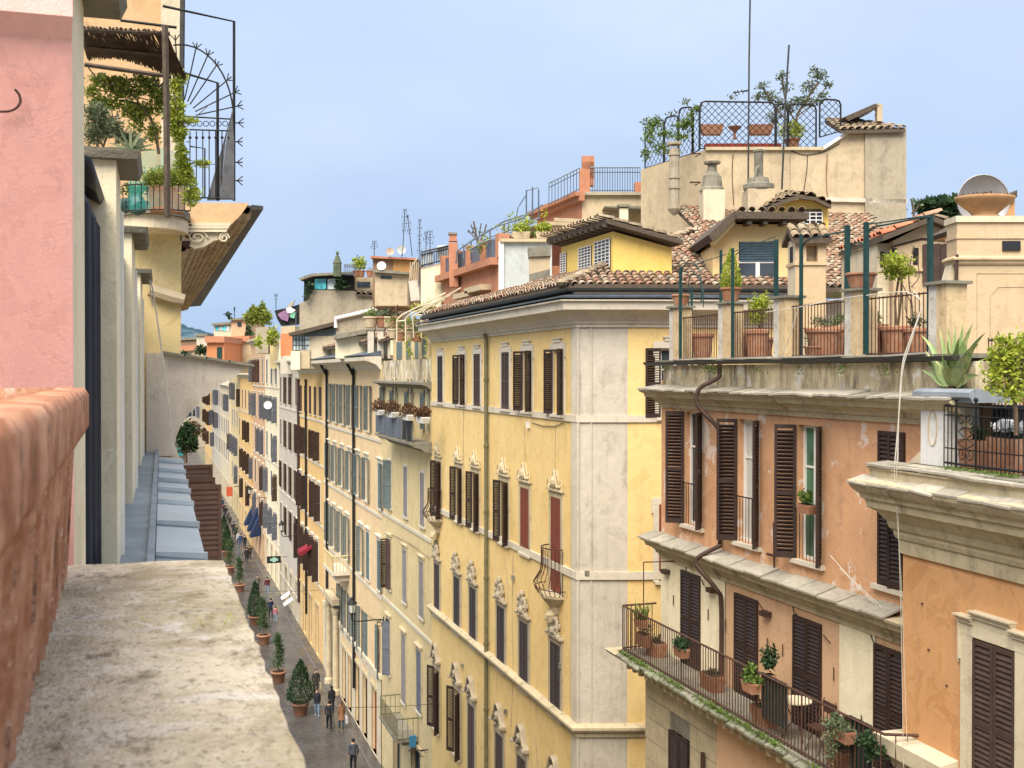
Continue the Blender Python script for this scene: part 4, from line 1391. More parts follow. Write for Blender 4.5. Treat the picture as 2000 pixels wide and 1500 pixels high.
BC, c_root, LC = house(632, 745, 'long cream house with rows of blue-grey shutters and two dark downpipes', 'blue_shuttered_house', 'peach', zC1, [rC], corn=(.9, .7),
    band=(tmp.z(690, 848), tmp.z(690, 978), tmp.z(690, 1118)), shop=doors([(655, 1.7, 4.2, 'stonedk'), (672, 1.5, 3.4), (683, 1.5, 3.4), (698, 1.5, 3.6), (713, 1.6, 3.6), (731, 1.5, 3.6, 'redbrown')]))
for px_ in (641, 694):
    x = BC.x(px_)
    mb = MB(); mb.tube(crv([(x, -.12, 2.0), (x, -.12, zC1 - .9), (x, -.14, zC1 - .6), (x + .5, -.4, zC1 - .2), (x + .55, -.6, zC1 + .1)], 4), .09, 7); obj('downpipe', mb, M['darkmetal'], c_root)
mb = MB(); mb.sweep([(0, 0), (.9, .02), (.95, .08), (0, .3)], [(0, 0), (LC, 0)]); o = obj('lead_flashing', mb, M['gutter'], c_root); o.location = (0, 0, zC1 + .45)
mb = MB(); mb.box(0, LC, .5, 1.0, zC1 + .5, zC1 + 1.3); obj('attic_wall', mb, M['creamwall'], c_root)
tile_field(c_root, (0, -.1, zC1 + 1.3), (1, 0, 0), (0, 1, .33), [(0, 0), (LC, 0), (LC, 5), (0, 5)], 0, 'tile', seg=3, p=.3, e=.4)
mb = MB(); wall(mb, 0, LC, 0, 4.6, [(BC.x(p_) - .85, BC.x(p_) + .85, 0, 4.2) for p_ in (655, 672, 683, 698, 713, 731)], y=-.05); mb.box(0, LC, -.12, 0, 4.6, 4.8); obj('ground_floor_facing', mb, M['cream'], c_root)
# its small stone balcony
xg0, xg1 = BC.x(634, -1), BC.x(664, -.6); zg0 = BC.z(655, 1108, -.6)
mb = MB(); mb.box(xg0, xg1, -1.1, 0, zg0 - .2, zg0); mb.box(xg0 + .3, xg1 - .3, -.8, 0, zg0 - .6, zg0 - .202); obj('balcony_floor', mb, M['trim'], c_root)
mb = MB()
for i in range(14):
    x = xg0 + (xg1 - xg0) * i / 13; mb.bar((x, -1.05, zg0), (x, -1.05, zg0 + 1), .035)
mb.bar((xg0, -1.05, zg0 + 1), (xg1, -1.05, zg0 + 1), .06); mb.bar((xg1, -1.05, zg0 + 1), (xg1, 0, zg0 + 1), .06)
for i in range(5): mb.bar((xg1, -1.05 + .21 * i, zg0), (xg1, -1.05 + .21 * i, zg0 + 1), .035)
obj('balcony_railing', mb, M['ochre'], c_root)

# D: golden house with narrow brown shutters
tmp = bframe(585)
op = (160, 100)
def rD(Bf):
    a = []
    a += row(Bf, 615, 755, 810, [(588, 0, 0), (596.5, 0, 0), (606, 0, 0), (615.6, 0, 0), (626, 0, 0)], 1.0, mat='brown2', pitch=.1)
    a += row(Bf, 615, 842, 895, [(586, *op), (595, *op), (605, 0, 0), (613, *op), (622, *op)], 1.0, mat='brown', pitch=.1)
    a += row(Bf, 615, 942, 1008, [(588, *op), (597, *op), (606, 0, 0), (614, *op), (624, *op)], 1.0, mat='brown', pitch=.1, surround='hood')
    a += row(Bf, 610, 1046, 1120, [(583, *op), (592, *op), (602, *op), (611, *op), (620, *op)], 1.0, mat='brown', pitch=.1, surround='hood')
    return a
BD, d_root, LD = house(585, 632, 'golden yellow house with narrow brown shutters beside the blue-shuttered one', 'golden_house', 'gold', tmp.z(632, 722), [rD], corn=(.8, .7),
    band=(tmp.z(615, 822), tmp.z(615, 905), tmp.z(615, 1018), tmp.z(610, 1130)), shop=doors([(584, 1.7, 3.8, 'stonedk'), (594, 1.7, 3.8, 'stonedk'), (606, 1.7, 3.8, 'stonedk'), (619, 1.7, 3.8, 'stonedk')]))
downpipe(d_root, BD.x(600), 2, 20.5, -.12, .09, 'darkmetal')
downpipe(d_root, 0.1, 2, 20.5, -.12, .11, 'pipebrown')
mb = MB(); n_ = 9
for i in range(n_): mb.box(0, LD, -.06, 0, .3 + i * .52, .3 + i * .52 + .47)
BDw = obj('rusticated_base', None, None, d_root, me=mesh_of('rusticated_base', MB(), M['cream']))
bpy.data.objects.remove(BDw)

# farther houses: generated rows
def far_house(pxl, pxr, label, name, wallm, zt, ncol, shm, X=11.7, r0=19.0, nrow=5, fh=3.6, wh=2.1, ww=1.0, state=(160, 100), corn=(.5, .5), seed=1, shopm='stonedk', closed=.5, sur='thin', depth=10, shop=True):
    rg = random.Random(seed)
    fr = Fr((X, 0, 0), -math.pi / 2); Bf = bframe(pxl, fr=fr); L = Bf.x(pxr)
    rows_ = []
    for r in range(nrow):
        zb = r0 - fh * r - wh
        if zb < 3.8: break
        for c_ in range(ncol):
            x = L * (c_ + .5) / ncol
            st = (0, 0) if rg.random() < closed else state
            rows_.append((x, zb, ww, wh, st[0], st[1], {'mat': shm if rg.random() < .85 else 'brown2', 'pitch': .12, 'surround': sur}))
    def sh(Bf_, root, L_):
        its = [(None, L_ * (k + .5) / max(2, ncol)) for k in range(max(2, ncol))]
        H = []
        for (_, x) in its:
            mb = MB(); mb.box(x - .8, x + .8, .16, .22, 0, 3.2); obj('door', mb, M['glass'] if rg.random() < .6 else M[shopm], root); H.append((x - .8, x + .8, 0, 3.2))
            mb = MB(); mb.box(x - 1.0, x - .8, -.05, .02, 0, 3.3); mb.box(x + .8, x + 1.0, -.05, .02, 0, 3.3); mb.box(x - 1, x + 1, -.08, .02, 3.3, 3.6); obj('door_surround', mb, M['stone'], root)
        return H
    return house(pxl, pxr, label, name, wallm, zt, [rows_], X=X, corn=corn, band=[r0 - fh * r - wh - .5 for r in range(0, nrow, 2)], shop=sh if shop else None, depth=depth)
hh = []
hh.append(far_house(545, 585, 'narrow off-white house with tall near-black shutters just before the golden one', 'white_house', 'offwhite', 21.8, 4, 'brown2', r0=20.6, nrow=5, fh=3.95, wh=2.4, ww=.9, seed=3, state=(165, 150), closed=.35))
hh.append(far_house(518, 545, 'slim pale yellow house with grey-blue shutters and a ragged top', 'pale_yellow_house', 'creamwall', 24.0, 3, 'slate', r0=22.4, nrow=5, fh=3.8, wh=2.5, ww=1.3, seed=4, state=(165, 120)))
hh.append(far_house(490, 518, 'pinkish white house with long violet-grey shutters farther down the street', 'pinkish_house', 'salmon', 24.6, 4, 'slate', r0=22.5, nrow=5, fh=3.9, wh=2.6, ww=1.2, seed=5, state=(165, 120), sur='hood'))
hh.append(far_house(466, 490, 'yellow house with black shutters and a projecting cornice, middle distance', 'yellow_house', 'gold', 20.6, 4, 'brown', X=11.5, r0=18.8, nrow=4, fh=3.9, wh=2.4, ww=1.3, seed=6, state=(165, 120)))
hh.append(far_house(448, 466, 'ochre house with grey shutters seen past the plastered buttress', 'ochre_house', 'ochre', 22.0, 4, 'slate', X=11.9, r0=19.5, nrow=4, fh=4.0, wh=2.5, ww=1.4, seed=7, state=(165, 120)))
hh.append(far_house(431, 448, 'cream house with blue-grey shutters near the far end of the street', 'cream_house', 'cream', 18.8, 5, 'slate', r0=17.5, nrow=4, fh=4.0, wh=2.6, ww=1.6, seed=8, state=(165, 120)))
hh.append(far_house(414, 431, 'pale house with violet shutters, second last before the street end', 'pale_house', 'offwhite', 19.5, 6, 'slate', r0=17.8, nrow=4, fh=4.2, wh=2.7, ww=1.8, seed=9, state=(165, 120)))
hh.append(far_house(400, 414, 'tan house closing the row at the far end of the street', 'tan_house', 'gold', 19.0, 6, 'brown', r0=17.0, nrow=4, fh=4.2, wh=2.7, ww=1.8, seed=10, state=(165, 120)))
# left-hand houses of the street seen beyond the buttress, and the end of the street
BL = Fr((-1.5, 0, 0), math.pi / 2)
BE = Fr((-4, 330, 0), 0)
e_root = thing('end_building', 'grey-beige palace front closing the far end of the street', 'building', BE)
mb = MB(); H = []
rg = random.Random(3)
for r in range(4):
    for c_ in range(9):
        x = -18 + c_ * 6.0 + 3; z = 3.5 + r * 5
        H.append((x - 1, x + 1, z, z + 3))
        if 3 <= c_ <= 7: window(e_root, x, z, 2.0, 3.0, 'slate', 165, 165, .15, surround='hood')
wall(mb, -18, 36, 0, 24, H); obj('wall', mb, M['tufagrey'], e_root)
mb = MB(); mb.box(-18, 36, .4, 12, 0, 24); obj('rear_wall', mb, M['tufagrey'], e_root)
# ---------------------------------------------------------------- left-hand side: our own attic wall, ledge and the neighbour
LW_ = Fr((-.235, 0, 0), math.pi / 2 - R(.48))
E = 21.0
def PD(d): return Fr((0, d, 0), 0.0)      # wall facing back along the street at distance d
def pt(d, px, py, dy=0.0):
    return PD(d).px(px, py, dy)
zr = E - 1.1
l_root = thing('attic_wall_building', 'pink and cream attic storey with projecting piers along the left edge', 'building', LW_)
x0 = LW_.x(138); x1 = LW_.x(166)
pA = [(LW_.x(228), LW_.x(236.5)), (LW_.x(258), LW_.x(265)), (LW_.x(274.5), LW_.x(279)), (LW_.x(283.5), LW_.x(286.5))]
ztop = E + 1.17
mb = MB(); mb.box(x0 + .012, x1, 0, .6, zr - 1, ztop + 2); obj('pier', mb, M['creamwall'], l_root)
zm = LW_.z(138, 88)
mb = MB()
mb.poly([(x0, -.006, E - .6), (x0, 3.0, E - .6), (x0, 3.0, zm), (x0, -.006, zm)][::-1])
mb.faces([(x0, -.006, zm), (x0, 3, zm), (x0 - .05, 3, zm + .05), (x0 - .05, -.012, zm + .05), (x0 - .05, 3, zm + 2), (x0 - .05, -.012, zm + 2)], [(0, 1, 2, 3), (3, 2, 4, 5)])
mb.box(x0, x0 + .02, -.006, 3, E - .6, zm)
obj('pink_wall', mb, M['pink'], l_root)
mb = MB(); mb.box(x1 - .6, x1 + 13.6, .24, .8, zr - .5, ztop - .01); obj('rear_wall', mb, M['creamwall'], l_root)
for i, (a, b_) in enumerate(pA):
    mb = MB(); mb.box(a, b_, 0, .24, zr, ztop); obj('pier', mb, M['creamwall'], l_root)
    mb = MB(); mb.box(b_ - .10, b_ + .015, -.018, .1, zr, ztop - .2); obj('pier_edge', mb, M['whitepaint'], l_root)
for i, (a, b_) in enumerate([(x0 + .1, x1 + .1)] + pA):
    for k in range(1):
        if i == 0: a = b_ - .55
        mb = MB()
        mb.hexa([(a - .05, -.11, ztop + .002), (b_ + .0, -.11, ztop + .002), (b_ + .0, .6, ztop), (a - .05, .6, ztop), (a - .07, -.13, ztop + .05), (b_ + .03, -.13, ztop + .055), (b_ + .03, .6, ztop + .07), (a - .07, .6, ztop + .065)])
        obj('pier_cap', mb, M['stonedk'], l_root)
# bellied iron window grilles
M['slate2'] = simple('slate_iron', (.028, .031, .042), .55, .1, .3, scale=3)
ends = [x1] + [p[1] for p in pA]
for i in range(4):
    a, b_ = ends[i], pA[i][0]
    zt_ = E + 1.02
    mb = MB()
    w_ = min(1.2, (b_ - a))
    xs = [b_ - w_ * t_ for t_ in (0.02, .16, .32, .5, .7, .9)]
    for j, x in enumerate(xs):
        P = []
        for k in range(10):
            u = k / 9
            bul = math.sin(min(1, (1 - u) * 9) * math.pi / 2)
            P.append((x, .24 - .125 * bul * (1 if j % 2 == 0 else .82), zr + .02 + (zt_ - zr - .02) * (1 - (1 - u) ** 1.0)))
        mb.tube(P, .034, 6)
    mb.box(b_ - w_, b_ - .01, .2, .236, zr, zt_ - .02)
    mb.prism([(.24, zt_ - .02), (.08, zt_ - .10), (.06, zt_ - .06), (.24, zt_ + .03)], 'x', b_ - w_, b_ + .0)
    smooth(obj('window_grille', mb, M['slate2'], l_root))
# flashing and metal roof of the cornice below
cur = [LW_.hz(303, 890, 21 - 1.1 - 0), LW_.hz(276, 1087, 21 - 1.1)]
yc = -.15
xe_ = LW_.hz(330, 889, zr).x
M['zinc'] = simple('blue_grey_zinc', (.40, .45, .49), .42, .3, .18, scale=2.5, spec=.4, rnd_tint=.1)
M['zincdk'] = simple('dull_zinc', (.23, .27, .31), .6, .3, .3, scale=4)
mb = MB(); mb.box(1.8, 19.2, yc, .3, zr - .05, zr); obj('flashing', mb, M['zincdk'], l_root)
mb = MB(); mb.box(1.8, 19.2, yc - .045, yc - .002, zr - .05, zr + .035); obj('kerb_flashing', mb, M['zincdk'], l_root)
seam = [LW_.hz(350, y_, zr).x for y_ in (1200, 1085, 1022, 979, 955, 936, 917, 900, 889)]
yr1 = LW_.hz(403, 1085, zr).y; yr2 = LW_.hz(352, 890, zr).y
for i in range(len(seam) - 1):
    a, b_ = seam[i], seam[i + 1]
    j = rnd.uniform(-.008, .008)
    mb = MB(); mb.hexa([(a, yr1, zr - .09), (b_ + .06, yr1, zr - .09), (b_ + .06, yc - .05, zr - .06), (a, yc - .05, zr - .06), (a, yr1, zr - .035 + j), (b_ + .06, yr1, zr - .05 + j), (b_ + .06, yc - .05, zr - .022 + j), (a, yc - .05, zr - .002 + j)])
    mb.hexa([(a - .0, yr1 - .01, zr - .05 + j), (a + .045, yr1 - .01, zr - .05 + j), (a + .045, yc - .05, zr - .01), (a, yc - .05, zr - .01), (a, yr1 - .01, zr - .0 + j), (a + .045, yr1 - .01, zr - .0 + j), (a + .045, yc - .05, zr + .03), (a, yc - .05, zr + .03)])
    obj('roof_sheet', mb, M['zinc'], l_root)
mb = MB(); mb.box(1.8, seam[-1], yr1, yc, zr - .9, zr - .1); mb.box(1.8, 19, yr1 + .25, .6, 0, zr - .9); obj('cornice_wall', mb, M['cream'], l_root)

# open brown shutters standing out from the floor below
for i, (py_, d_) in enumerate(((946, 19.6), (932, 21.2), (907, 24.0))):
    p0 = pt(d_, 432 if i == 0 else (420 if i == 1 else 415), py_)
    t_ = obj('shutter', None, None, l_root, me=shutter_mesh(.72, 2.3, 'tanbrown', .085, True))
    wp = PD(d_).wld(p0.x, 0, p0.z)
    lp = LW_.loc(wp)
    t_.location = (lp.x, lp.y, lp.z - 2.3)
    t_.rotation_euler = (0, 0, -LW_.phi + R(4))

# ledge of old travertine
m, t, b = newmat('mottled_ledge')
v = coords(t, (1.6, 1, 1)); v2 = coords(t, (.5, 1.6, 1))
n1 = noise(t, v, 3.2, 9, .72, .5)
c = mix(t, ramp(t, n1, .40, .62), (.37, .30, .20), (.70, .61, .47))
n2 = noise(t, v2, 9, 8, .75)
c = mix(t, mul(t, ramp(t, n2, .50, .66), .7), c, (.70, .66, .62))
n3 = noise(t, v, 7, 8, .7)
c = mix(t, mul(t, ramp(t, n3, .56, .66), .8), c, (.16, .125, .08))
n4 = noise(t, v, 1.7, 5, .6)
c = mix(t, mul(t, ramp(t, n4, .5, .7), .35), c, (.27, .235, .12))
t.links.new(c, b.inputs['Base Color']); b.inputs['Roughness'].default_value = .9; b.inputs['Specular IOR Level'].default_value = .15
hh_ = nd(t, 'ShaderNodeMath', operation='ADD'); t.links.new(noise(t, v2, 14, 8, .75), hh_.inputs[0]); t.links.new(noise(t, v, 60, 4, .6), hh_.inputs[1])
c5 = mix(t, mul(t, ramp(t, noise(t, v, 34, 6, .75), .54, .62), .6), c, (.17, .135, .10)); c5 = mix(t, mul(t, ramp(t, noise(t, v, 5, 9, .8), .60, .64), .6), c5, (.75, .72, .68)); t.links.new(c5, b.inputs['Base Color'])
bump(t, b, hh_.outputs[0], 1.0, .02)
zl_ = E - .5
fa = ground(435, 1090, zl_); ne = ground(600, 1500, zl_); fl = ground(100, 1094, zl_)
nx = 46; ny = 14
mb = MB(); P = []; fs = []
for i in range(nx + 1):
    u = i / nx
    for j in range(ny + 1):
        s_ = j / ny
        rt = ne.lerp(fa, u * 1.0); rt.y = ne.y - .9 + (fa.y - ne.y + .9) * u; rt.x = ne.x + (fa.x - ne.x) * ((rt.y - ne.y) / (fa.y - ne.y))
        x = -1.0 + (rt.x + 1.0) * s_ if s_ < 1 else rt.x + rnd.uniform(-.003, .004)
        P.append((x, rt.y + (rnd.uniform(-.008, .008) if i == nx else 0), zl_ + rnd.uniform(-.002, .002) - (.004 if s_ == 1 else 0)))
for i in range(nx):
    for j in range(ny):
        a = i * (ny + 1) + j; fs.append((a, a + 1, a + ny + 2, a + ny + 1))
mb.faces(P, fs)
b0 = len(P)
edge = [i * (ny + 1) + ny for i in range(nx + 1)] + [nx * (ny + 1) + j for j in range(ny - 1, -1, -1)]
E2 = [Vector(P[k]) for k in edge]
for k in range(len(E2) - 1):
    a, c2 = E2[k], E2[k + 1]
    mb.poly([a, c2, c2 - Vector((.01, 0.0, .14)), a - Vector((.01, 0, .14))])
solo('parapet_ledge', mb, m, 'weathered travertine parapet ledge stained brown and white in the left foreground', 'ledge')
mb = MB(); mb.box(-.9, .10, .4, 3.05, E - 1.7, zl_ - .145); solo('parapet_wall', mb, M['cream'], 'plastered parapet wall carrying the weathered foreground ledge', 'wall')
# tiny weeds in the ledge joint
mb = MB()
for (px_, py_, n_) in ((330, 1210, 1), (272, 1215, 2), (400, 1225, 3), (440, 1222, 5), (365, 1228, 2)):
    q = ground(px_, py_, zl_)
    for _ in range(n_):
        mb.blade((q.x + rnd.uniform(-.012, .012), q.y + rnd.uniform(-.01, .01), zl_), (rnd.uniform(-.5, .5), rnd.uniform(-.3, .3), 1), rnd.uniform(.01, .03), .0015, .6, 3)
solo('ledge_weeds', mb, M['leafyellow'], 'tiny grass shoots growing from the joint of the ledge', 'weeds')['kind'] = 'stuff'

# terracotta flower trough, very close to the lens
T = Fr((-.225, 0, 0), math.pi / 2)
m, t, b = newmat('ribbed_terracotta')
v = coords(t, (1, 1, 1)); 
c = mix(t, ramp(t, noise(t, v, 7, 7, .7), .42, .62), (.29, .12, .06), (.50, .27, .17))
c = mix(t, mul(t, ramp(t, noise(t, v, 20, 6, .7), .60, .68), .7), c, (.60, .42, .34))
c = mix(t, mul(t, ramp(t, noise(t, v, 9, 8, .75), .55, .64), .85), c, (.10, .055, .035))
t.links.new(c, b.inputs['Base Color']); b.inputs['Roughness'].default_value = .85; b.inputs['Specular IOR Level'].default_value = .2
bump(t, b, noise(t, v, 30, 5), .5, .01)
tr = thing('terracotta_trough', 'large ribbed terracotta flower trough close to the lens at the left edge', 'flower trough', loc=(0, 0, zl_))
x0t, x1t = .22, 2.93                       # along the street
mb = MB()
zt_ = .470
ys = -.235
n = 50
P = []; fs = []
prof = [(-.072, 0.0), (-.068, .05), (-.052, .335), (-.048, .352), (-.006, .360), (0, .375), (0, .448), (-.008, .462), (-.062, .465), (-.075, .45), (-.08, .30)]
for i in range(n + 1):
    y = x0t + (x1t - x0t) * i / n
    for k, (xx, zz) in enumerate(prof):
        rb = .021 * (1 if i % 2 else -1) if k < 3 else 0
        P.append((xx - .085 - .0205 * y + rb + rnd.uniform(-.002, .002), y, zz + rnd.uniform(-.0015, .0015)))
m_ = len(prof)
for i in range(n):
    for k in range(m_ - 1):
        fs.append((i * m_ + k, (i + 1) * m_ + k, (i + 1) * m_ + k + 1, i * m_ + k + 1))
fs.append(tuple(n * m_ + k for k in range(m_)))
mb.faces(P, fs)
mb.box(-.95, -.17, x1t - .07, x1t, .365, .464)
mb.box(-.95, -.21, x1t - .04, x1t - .012, .0, .365)
smooth(obj('trough_wall', mb, m, tr))
mb = MB(); mb.box(-.95, -.25, x0t, x1t - .06, .30, .33); obj('soil', mb, M['soil'], tr)

# curved wire on the pink wall
mb = MB()
P = [LW_.loc(LW_.wld(0, 0, 0))]
Fp = Fr(LW_.wld(x0 - .012, 0, 0), LW_.phi - math.pi / 2)
q = [Fp.px(a, b_) for a, b_ in ((0, 220), (20, 219), (34, 212), (41, 200), (38, 186), (30, 177))]
mb.tube(crv([(p.x, -.012, p.z) for p in q]), .0035, 5)
o = solo('wall_wire', mb, M['rustmetal'], 'bent rusty wire sticking out of the pink wall', 'wire', fr=Fp)

# ---------------------------------------------------------------- neighbour: yellow party wall with slate-topped buttress
D1 = 16.6
P1 = PD(D1)
n2 = thing('party_wall_building', 'neighbouring yellow-washed house with deep tiled eaves and a planted terrace', 'building', P1)
def P2(lst, d=D1, y=0.0):
    return [(lambda q: (q.x, q.z))(PD(d).px(a, b_, y)) for a, b_ in lst]
mb = MB()
mb.prism(P2([(150, 400), (355, 400), (353, 690), (340, 892), (150, 892)]), 'y', 0, 6); obj('party_wall', mb, plaster('stained_yellow_wall', (.62, .50, .27), (.50, .385, .17), .6, .4, (.25, .2, .12)), n2)
but = [(286, 690), (322, 690), (400, 700), (484, 713), (470, 724), (455, 738), (430, 750), (410, 765), (404, 772), (392, 775), (386, 790), (366, 808), (352, 830), (342, 855), (340, 888), (286, 888)]
mb = MB(); mb.prism(P2(but)[::-1], 'y', -.25, .15); obj('buttress', mb, plaster('pale_buttress_plaster', (.58, .52, .44), (.50, .43, .34), .4, .4, (.2, .17, .14)), n2)
sl_ = P2([(318, 690), (358, 695), (400, 700), (444, 707), (490, 714)])
for i in range(4):
    (a, za), (b_, zb) = sl_[i], sl_[i + 1]
    mb = MB(); mb.hexa([(a, -.34, za - .01), (b_ + .02, -.34, zb - .02), (b_ + .02, .25, zb - .02), (a, .25, za - .01), (a, -.34, za + .025), (b_ + .02, -.34, zb + .015), (b_ + .02, .25, zb + .015), (a, .25, za + .025)])
    obj('slate', mb, M['stonedk'], n2)
mb = MB(); q = P2([(292, 566), (310, 572), (335, 580), (360, 586)], y=-.1); mb.tube([(x, -.1, z) for x, z in q], [.09, .1, .095, .08], 8); obj('coping', mb, M['tufa'], n2)
for k, (px_, py_, r_) in enumerate(((370, 445, 13), (368, 462, 12), (364, 478, 9))):
    q = P2([(px_, py_)])[0]; mb = MB(); mb.lathe((q[0], .1, q[1] - .05), [(.02, 0), (.08, .02), (.1, .06), (.1, .1), (.02, .12)], 10, 1, 1.3); obj('roof_end_tile', mb, M['pipebrown'], n2)
# terrace slab (rounded) and eaves
mb = MB(); c_ = P2([(300, 430)])[0]
pts = []
rx = P2([(372, 430)])[0][0] - c_[0]
for i in range(17):
    a = -math.pi * i / 16; pts.append((c_[0] + rx * math.cos(a), .0 + .9 * math.sin(a)))
mb.prism(pts[::-1], 'z', c_[1] - .02, c_[1] + .09); 
obj('terrace_slab', mb, M['stonedk'], n2)
mb = MB(); pts2 = [(x * .95 + .05 * c_[0], y * .9) for x, y in pts]; mb.prism(pts2[::-1], 'z', c_[1] - .2, c_[1] - .022); obj('terrace_moulding', mb, M['cream'], n2)
# eaves: gable-end face and long ribbed underside
ze = P1.z(500, 405)
mb = MB(); g = P2([(352, 395), (487, 396), (470, 420), (450, 440), (352, 440)]); mb.prism(g[::-1], 'y', .02, .3); obj('eaves_end', mb, M['tan'], n2)
mb = MB()
for k, (yy, xx) in enumerate(((436, 452), (442, 448), (449, 444))):
    g = P2([(352, yy), (xx, yy), (xx - 3, yy + 5), (352, yy + 5)]); mb.prism(g[::-1], 'y', -.02 - .02 * k, .3)
g = P2([(352, 455), (446, 455), (436, 466), (418, 470), (398, 482), (380, 486), (352, 470)]); mb.prism(g[::-1], 'y', .0, .3)
q = P2([(437, 462)])[0]
mb.tube([(q[0] + .075 * math.cos(a) * (1 - a / 14), -.03, q[1] - .02 + .075 * math.sin(a) * (1 - a / 14)) for a in [k_ * .6 for k_ in range(18)]], .014, 5)
q = P2([(385, 455)])[0]
mb.tube([(q[0] + .14 * math.cos(a) * (1 - a / 14), -.03, q[1] - .06 + .1 * math.sin(a) * (1 - a / 14)) for a in [k_ * .6 for k_ in range(18)]], .014, 5)
obj('eaves_scroll', mb, M['cream'], n2)
on = P1.px(492, 408); of = P1.hz(368, 597, on.z); 
inn = P1.px(352, 490); 
mb = MB(); P = []; fs = []
na, nb = 110, 30
for i in range(na + 1):
    u = (i / na) ** 1.25
    o1 = Vector((on.x, .05, on.z)).lerp(of, u)
    i1 = Vector((inn.x - .0, .05, inn.z)).lerp(Vector((inn.x + .03, of.y, of.z - .25)), u)
    for j in range(nb + 1):
        s_ = j / nb
        p = i1.lerp(o1, s_)
        p.z += .10 * math.sin(s_ * math.pi) * (1 - u) - .05 * abs(math.sin(s_ * math.pi * 8)) - .05 * (i % 3)
        P.append(p)
for i in range(na):
    for j in range(nb):
        a = i * (nb + 1) + j; fs.append((a, a + nb + 1, a + nb + 2, a + 1))
mb.faces(P, fs)
obj('eaves_underside', mb, simple('pale_eaves_tile', (.50, .40, .28), .9, scale=6, col2=(.30, .22, .15)), n2)
o1 = Vector((on.x, 0, on.z)); o2 = of
dk = Vector((.16, 0, .0))
mb = MB(); mb.hexa([o1 + Vector((-.02, 0, -.02)), o1 + dk, o2 + dk * 2.6, o2 + Vector((-.05, 0, -.05)), o1 + Vector((0, 0, .06)), o1 + dk + Vector((0, 0, .05)), o2 + dk * 2.6 + Vector((0, 0, .15)), o2 + Vector((0, 0, .15))]); obj('eaves_gutter', mb, M['gutterdk'], n2)
mb = MB(); mb.hexa([Vector((inn.x - 3, .3, on.z + .06)), o1 + Vector((.1, .3, .06)), o2 + Vector((.2, 0, .16)), Vector((inn.x - 3, o2.y, on.z + .3)), Vector((inn.x - 3, .3, on.z + .1)), o1 + Vector((.1, .3, .09)), o2 + Vector((.2, 0, .2)), Vector((inn.x - 3, o2.y, on.z + .34))]); obj('eaves_roof', mb, M['underroof'], n2)
mb = MB(); mb.box(-4, inn.x - .01, 6.0, of.y, 0, on.z); mb.box(-4, inn.x - .01, .2, 6, 0, P1.z(300, 892) - .05); obj('street_front', mb, M['creamwall'], n2)
# upper storey of the neighbour, set back, with beige pilaster and drain
D2 = 19.0; PQ = PD(D2)
zt0 = PQ.z(300, 400)
mb = MB(); mb.prism(P2([(100, 400), (318, 400), (318, -120), (100, -120)], D2)[::-1], 'y', D2 - D1, D2 - D1 + 5); obj('upper_wall', mb, M['tan'], n2)
mb = MB(); mb.prism(P2([(314, 400), (349, 400), (355, -120), (314, -120)], D2)[::-1], 'y', D2 - D1 - .12, D2 - D1 + 5); obj('upper_pilaster', mb, M['cream'], n2)
q1, q2 = P2([(352, 395), (357, -120)], D2); mb = MB(); mb.tube([(q1[0], D2 - D1 - .1, q1[1]), (q2[0], D2 - D1 - .1, q2[1])], .045, 7); obj('downpipe', mb, M['gutterdk'], n2)
# terrace ironwork
def wline(root, mb, lst, d, r, base, y=0.0):
    """pixel polyline at distance d, in root (frame P1) coordinates"""
    P = [PD(d).px(a, b_) for a, b_ in lst]
    mb.tube([(p.x, d - D1 + y, p.z) for p in P], r, 5)
dg = 17.2
mb = MB()
for l in ([(318, 12), (457, 42), (457, 392)], [(320, 88), (360, 143), (425, 162), (425, 392)], [(235, 40), (345, 54)]):
    wline(n2, mb, l, dg, .022, 0)
split_parts(obj('terrace_frame', mb, M['darkmetal'], n2), 'frame_bar')
mb = MB()
cx_, cy_ = 352, 232
tips = [(342, 68), (385, 84), (410, 98), (428, 120), (452, 150), (468, 176), (474, 205), (476, 240), (474, 277), (474, 317), (474, 353)]
for i, (tx, ty) in enumerate(tips):
    if i < 7: sx_, sy_ = cx_ + (tx - cx_) * .25, cy_ + (ty - cy_) * .25
    else: sx_, sy_ = 458, ty
    wline(n2, mb, [(sx_, sy_), (tx, ty)], dg, .010, 0)
    L_ = math.hypot(tx - sx_, ty - sy_); dx, dy = (tx - sx_) / L_, (ty - sy_) / L_
    bx_, by_ = tx - dx * 11, ty - dy * 11
    for s_ in (-1, 1):
        wline(n2, mb, [(bx_, by_), (bx_ + dx * 11 - dy * 9 * s_, by_ + dy * 11 + dx * 9 * s_)], dg, .008, 0)
arc = [(cx_ + 104 * math.cos(a), cy_ - 145 * math.sin(a)) for a in [math.pi * k / 24 for k in range(1, 14)]]
wline(n2, mb, arc, dg, .013, 0)
split_parts(obj('spiked_fan', mb, M['darkmetal'], n2), 'fan_spike')
mb = MB()
for l in ([(335, 226), (456, 233)], [(335, 252), (456, 256)], [(360, 385), (457, 388)], [(372, 286), (400, 290), (400, 388)]): wline(n2, mb, l, dg - .05, .012, 0)
for k in range(9):
    x = 346 + k * 12.5
    wline(n2, mb, [(x, 256), (x, 388)], dg - .05, .008, 0)
    p = PD(dg).px(x + 6, 243); rr = .038
    mb.tube([(p.x + rr * math.cos(a), dg - D1 - .05, p.z + rr * math.sin(a)) for a in [k_ * math.pi / 5 for k_ in range(11)]], .006, 4)
    p = PD(dg).px(x, 270); mb.blob((p.x, dg - D1 - .05, p.z), .024, 6, 4)
obj('terrace_railing', mb, M['darkmetal'], n2)
m, t, b = newmat('dark_screen_cloth'); v = coords(t)
c = mix(t, ramp(t, noise(t, v, 5, 4), .4, .6), (.05, .052, .058), (.085, .087, .095)); t.links.new(c, b.inputs['Base Color']); b.inputs['Roughness'].default_value = .7
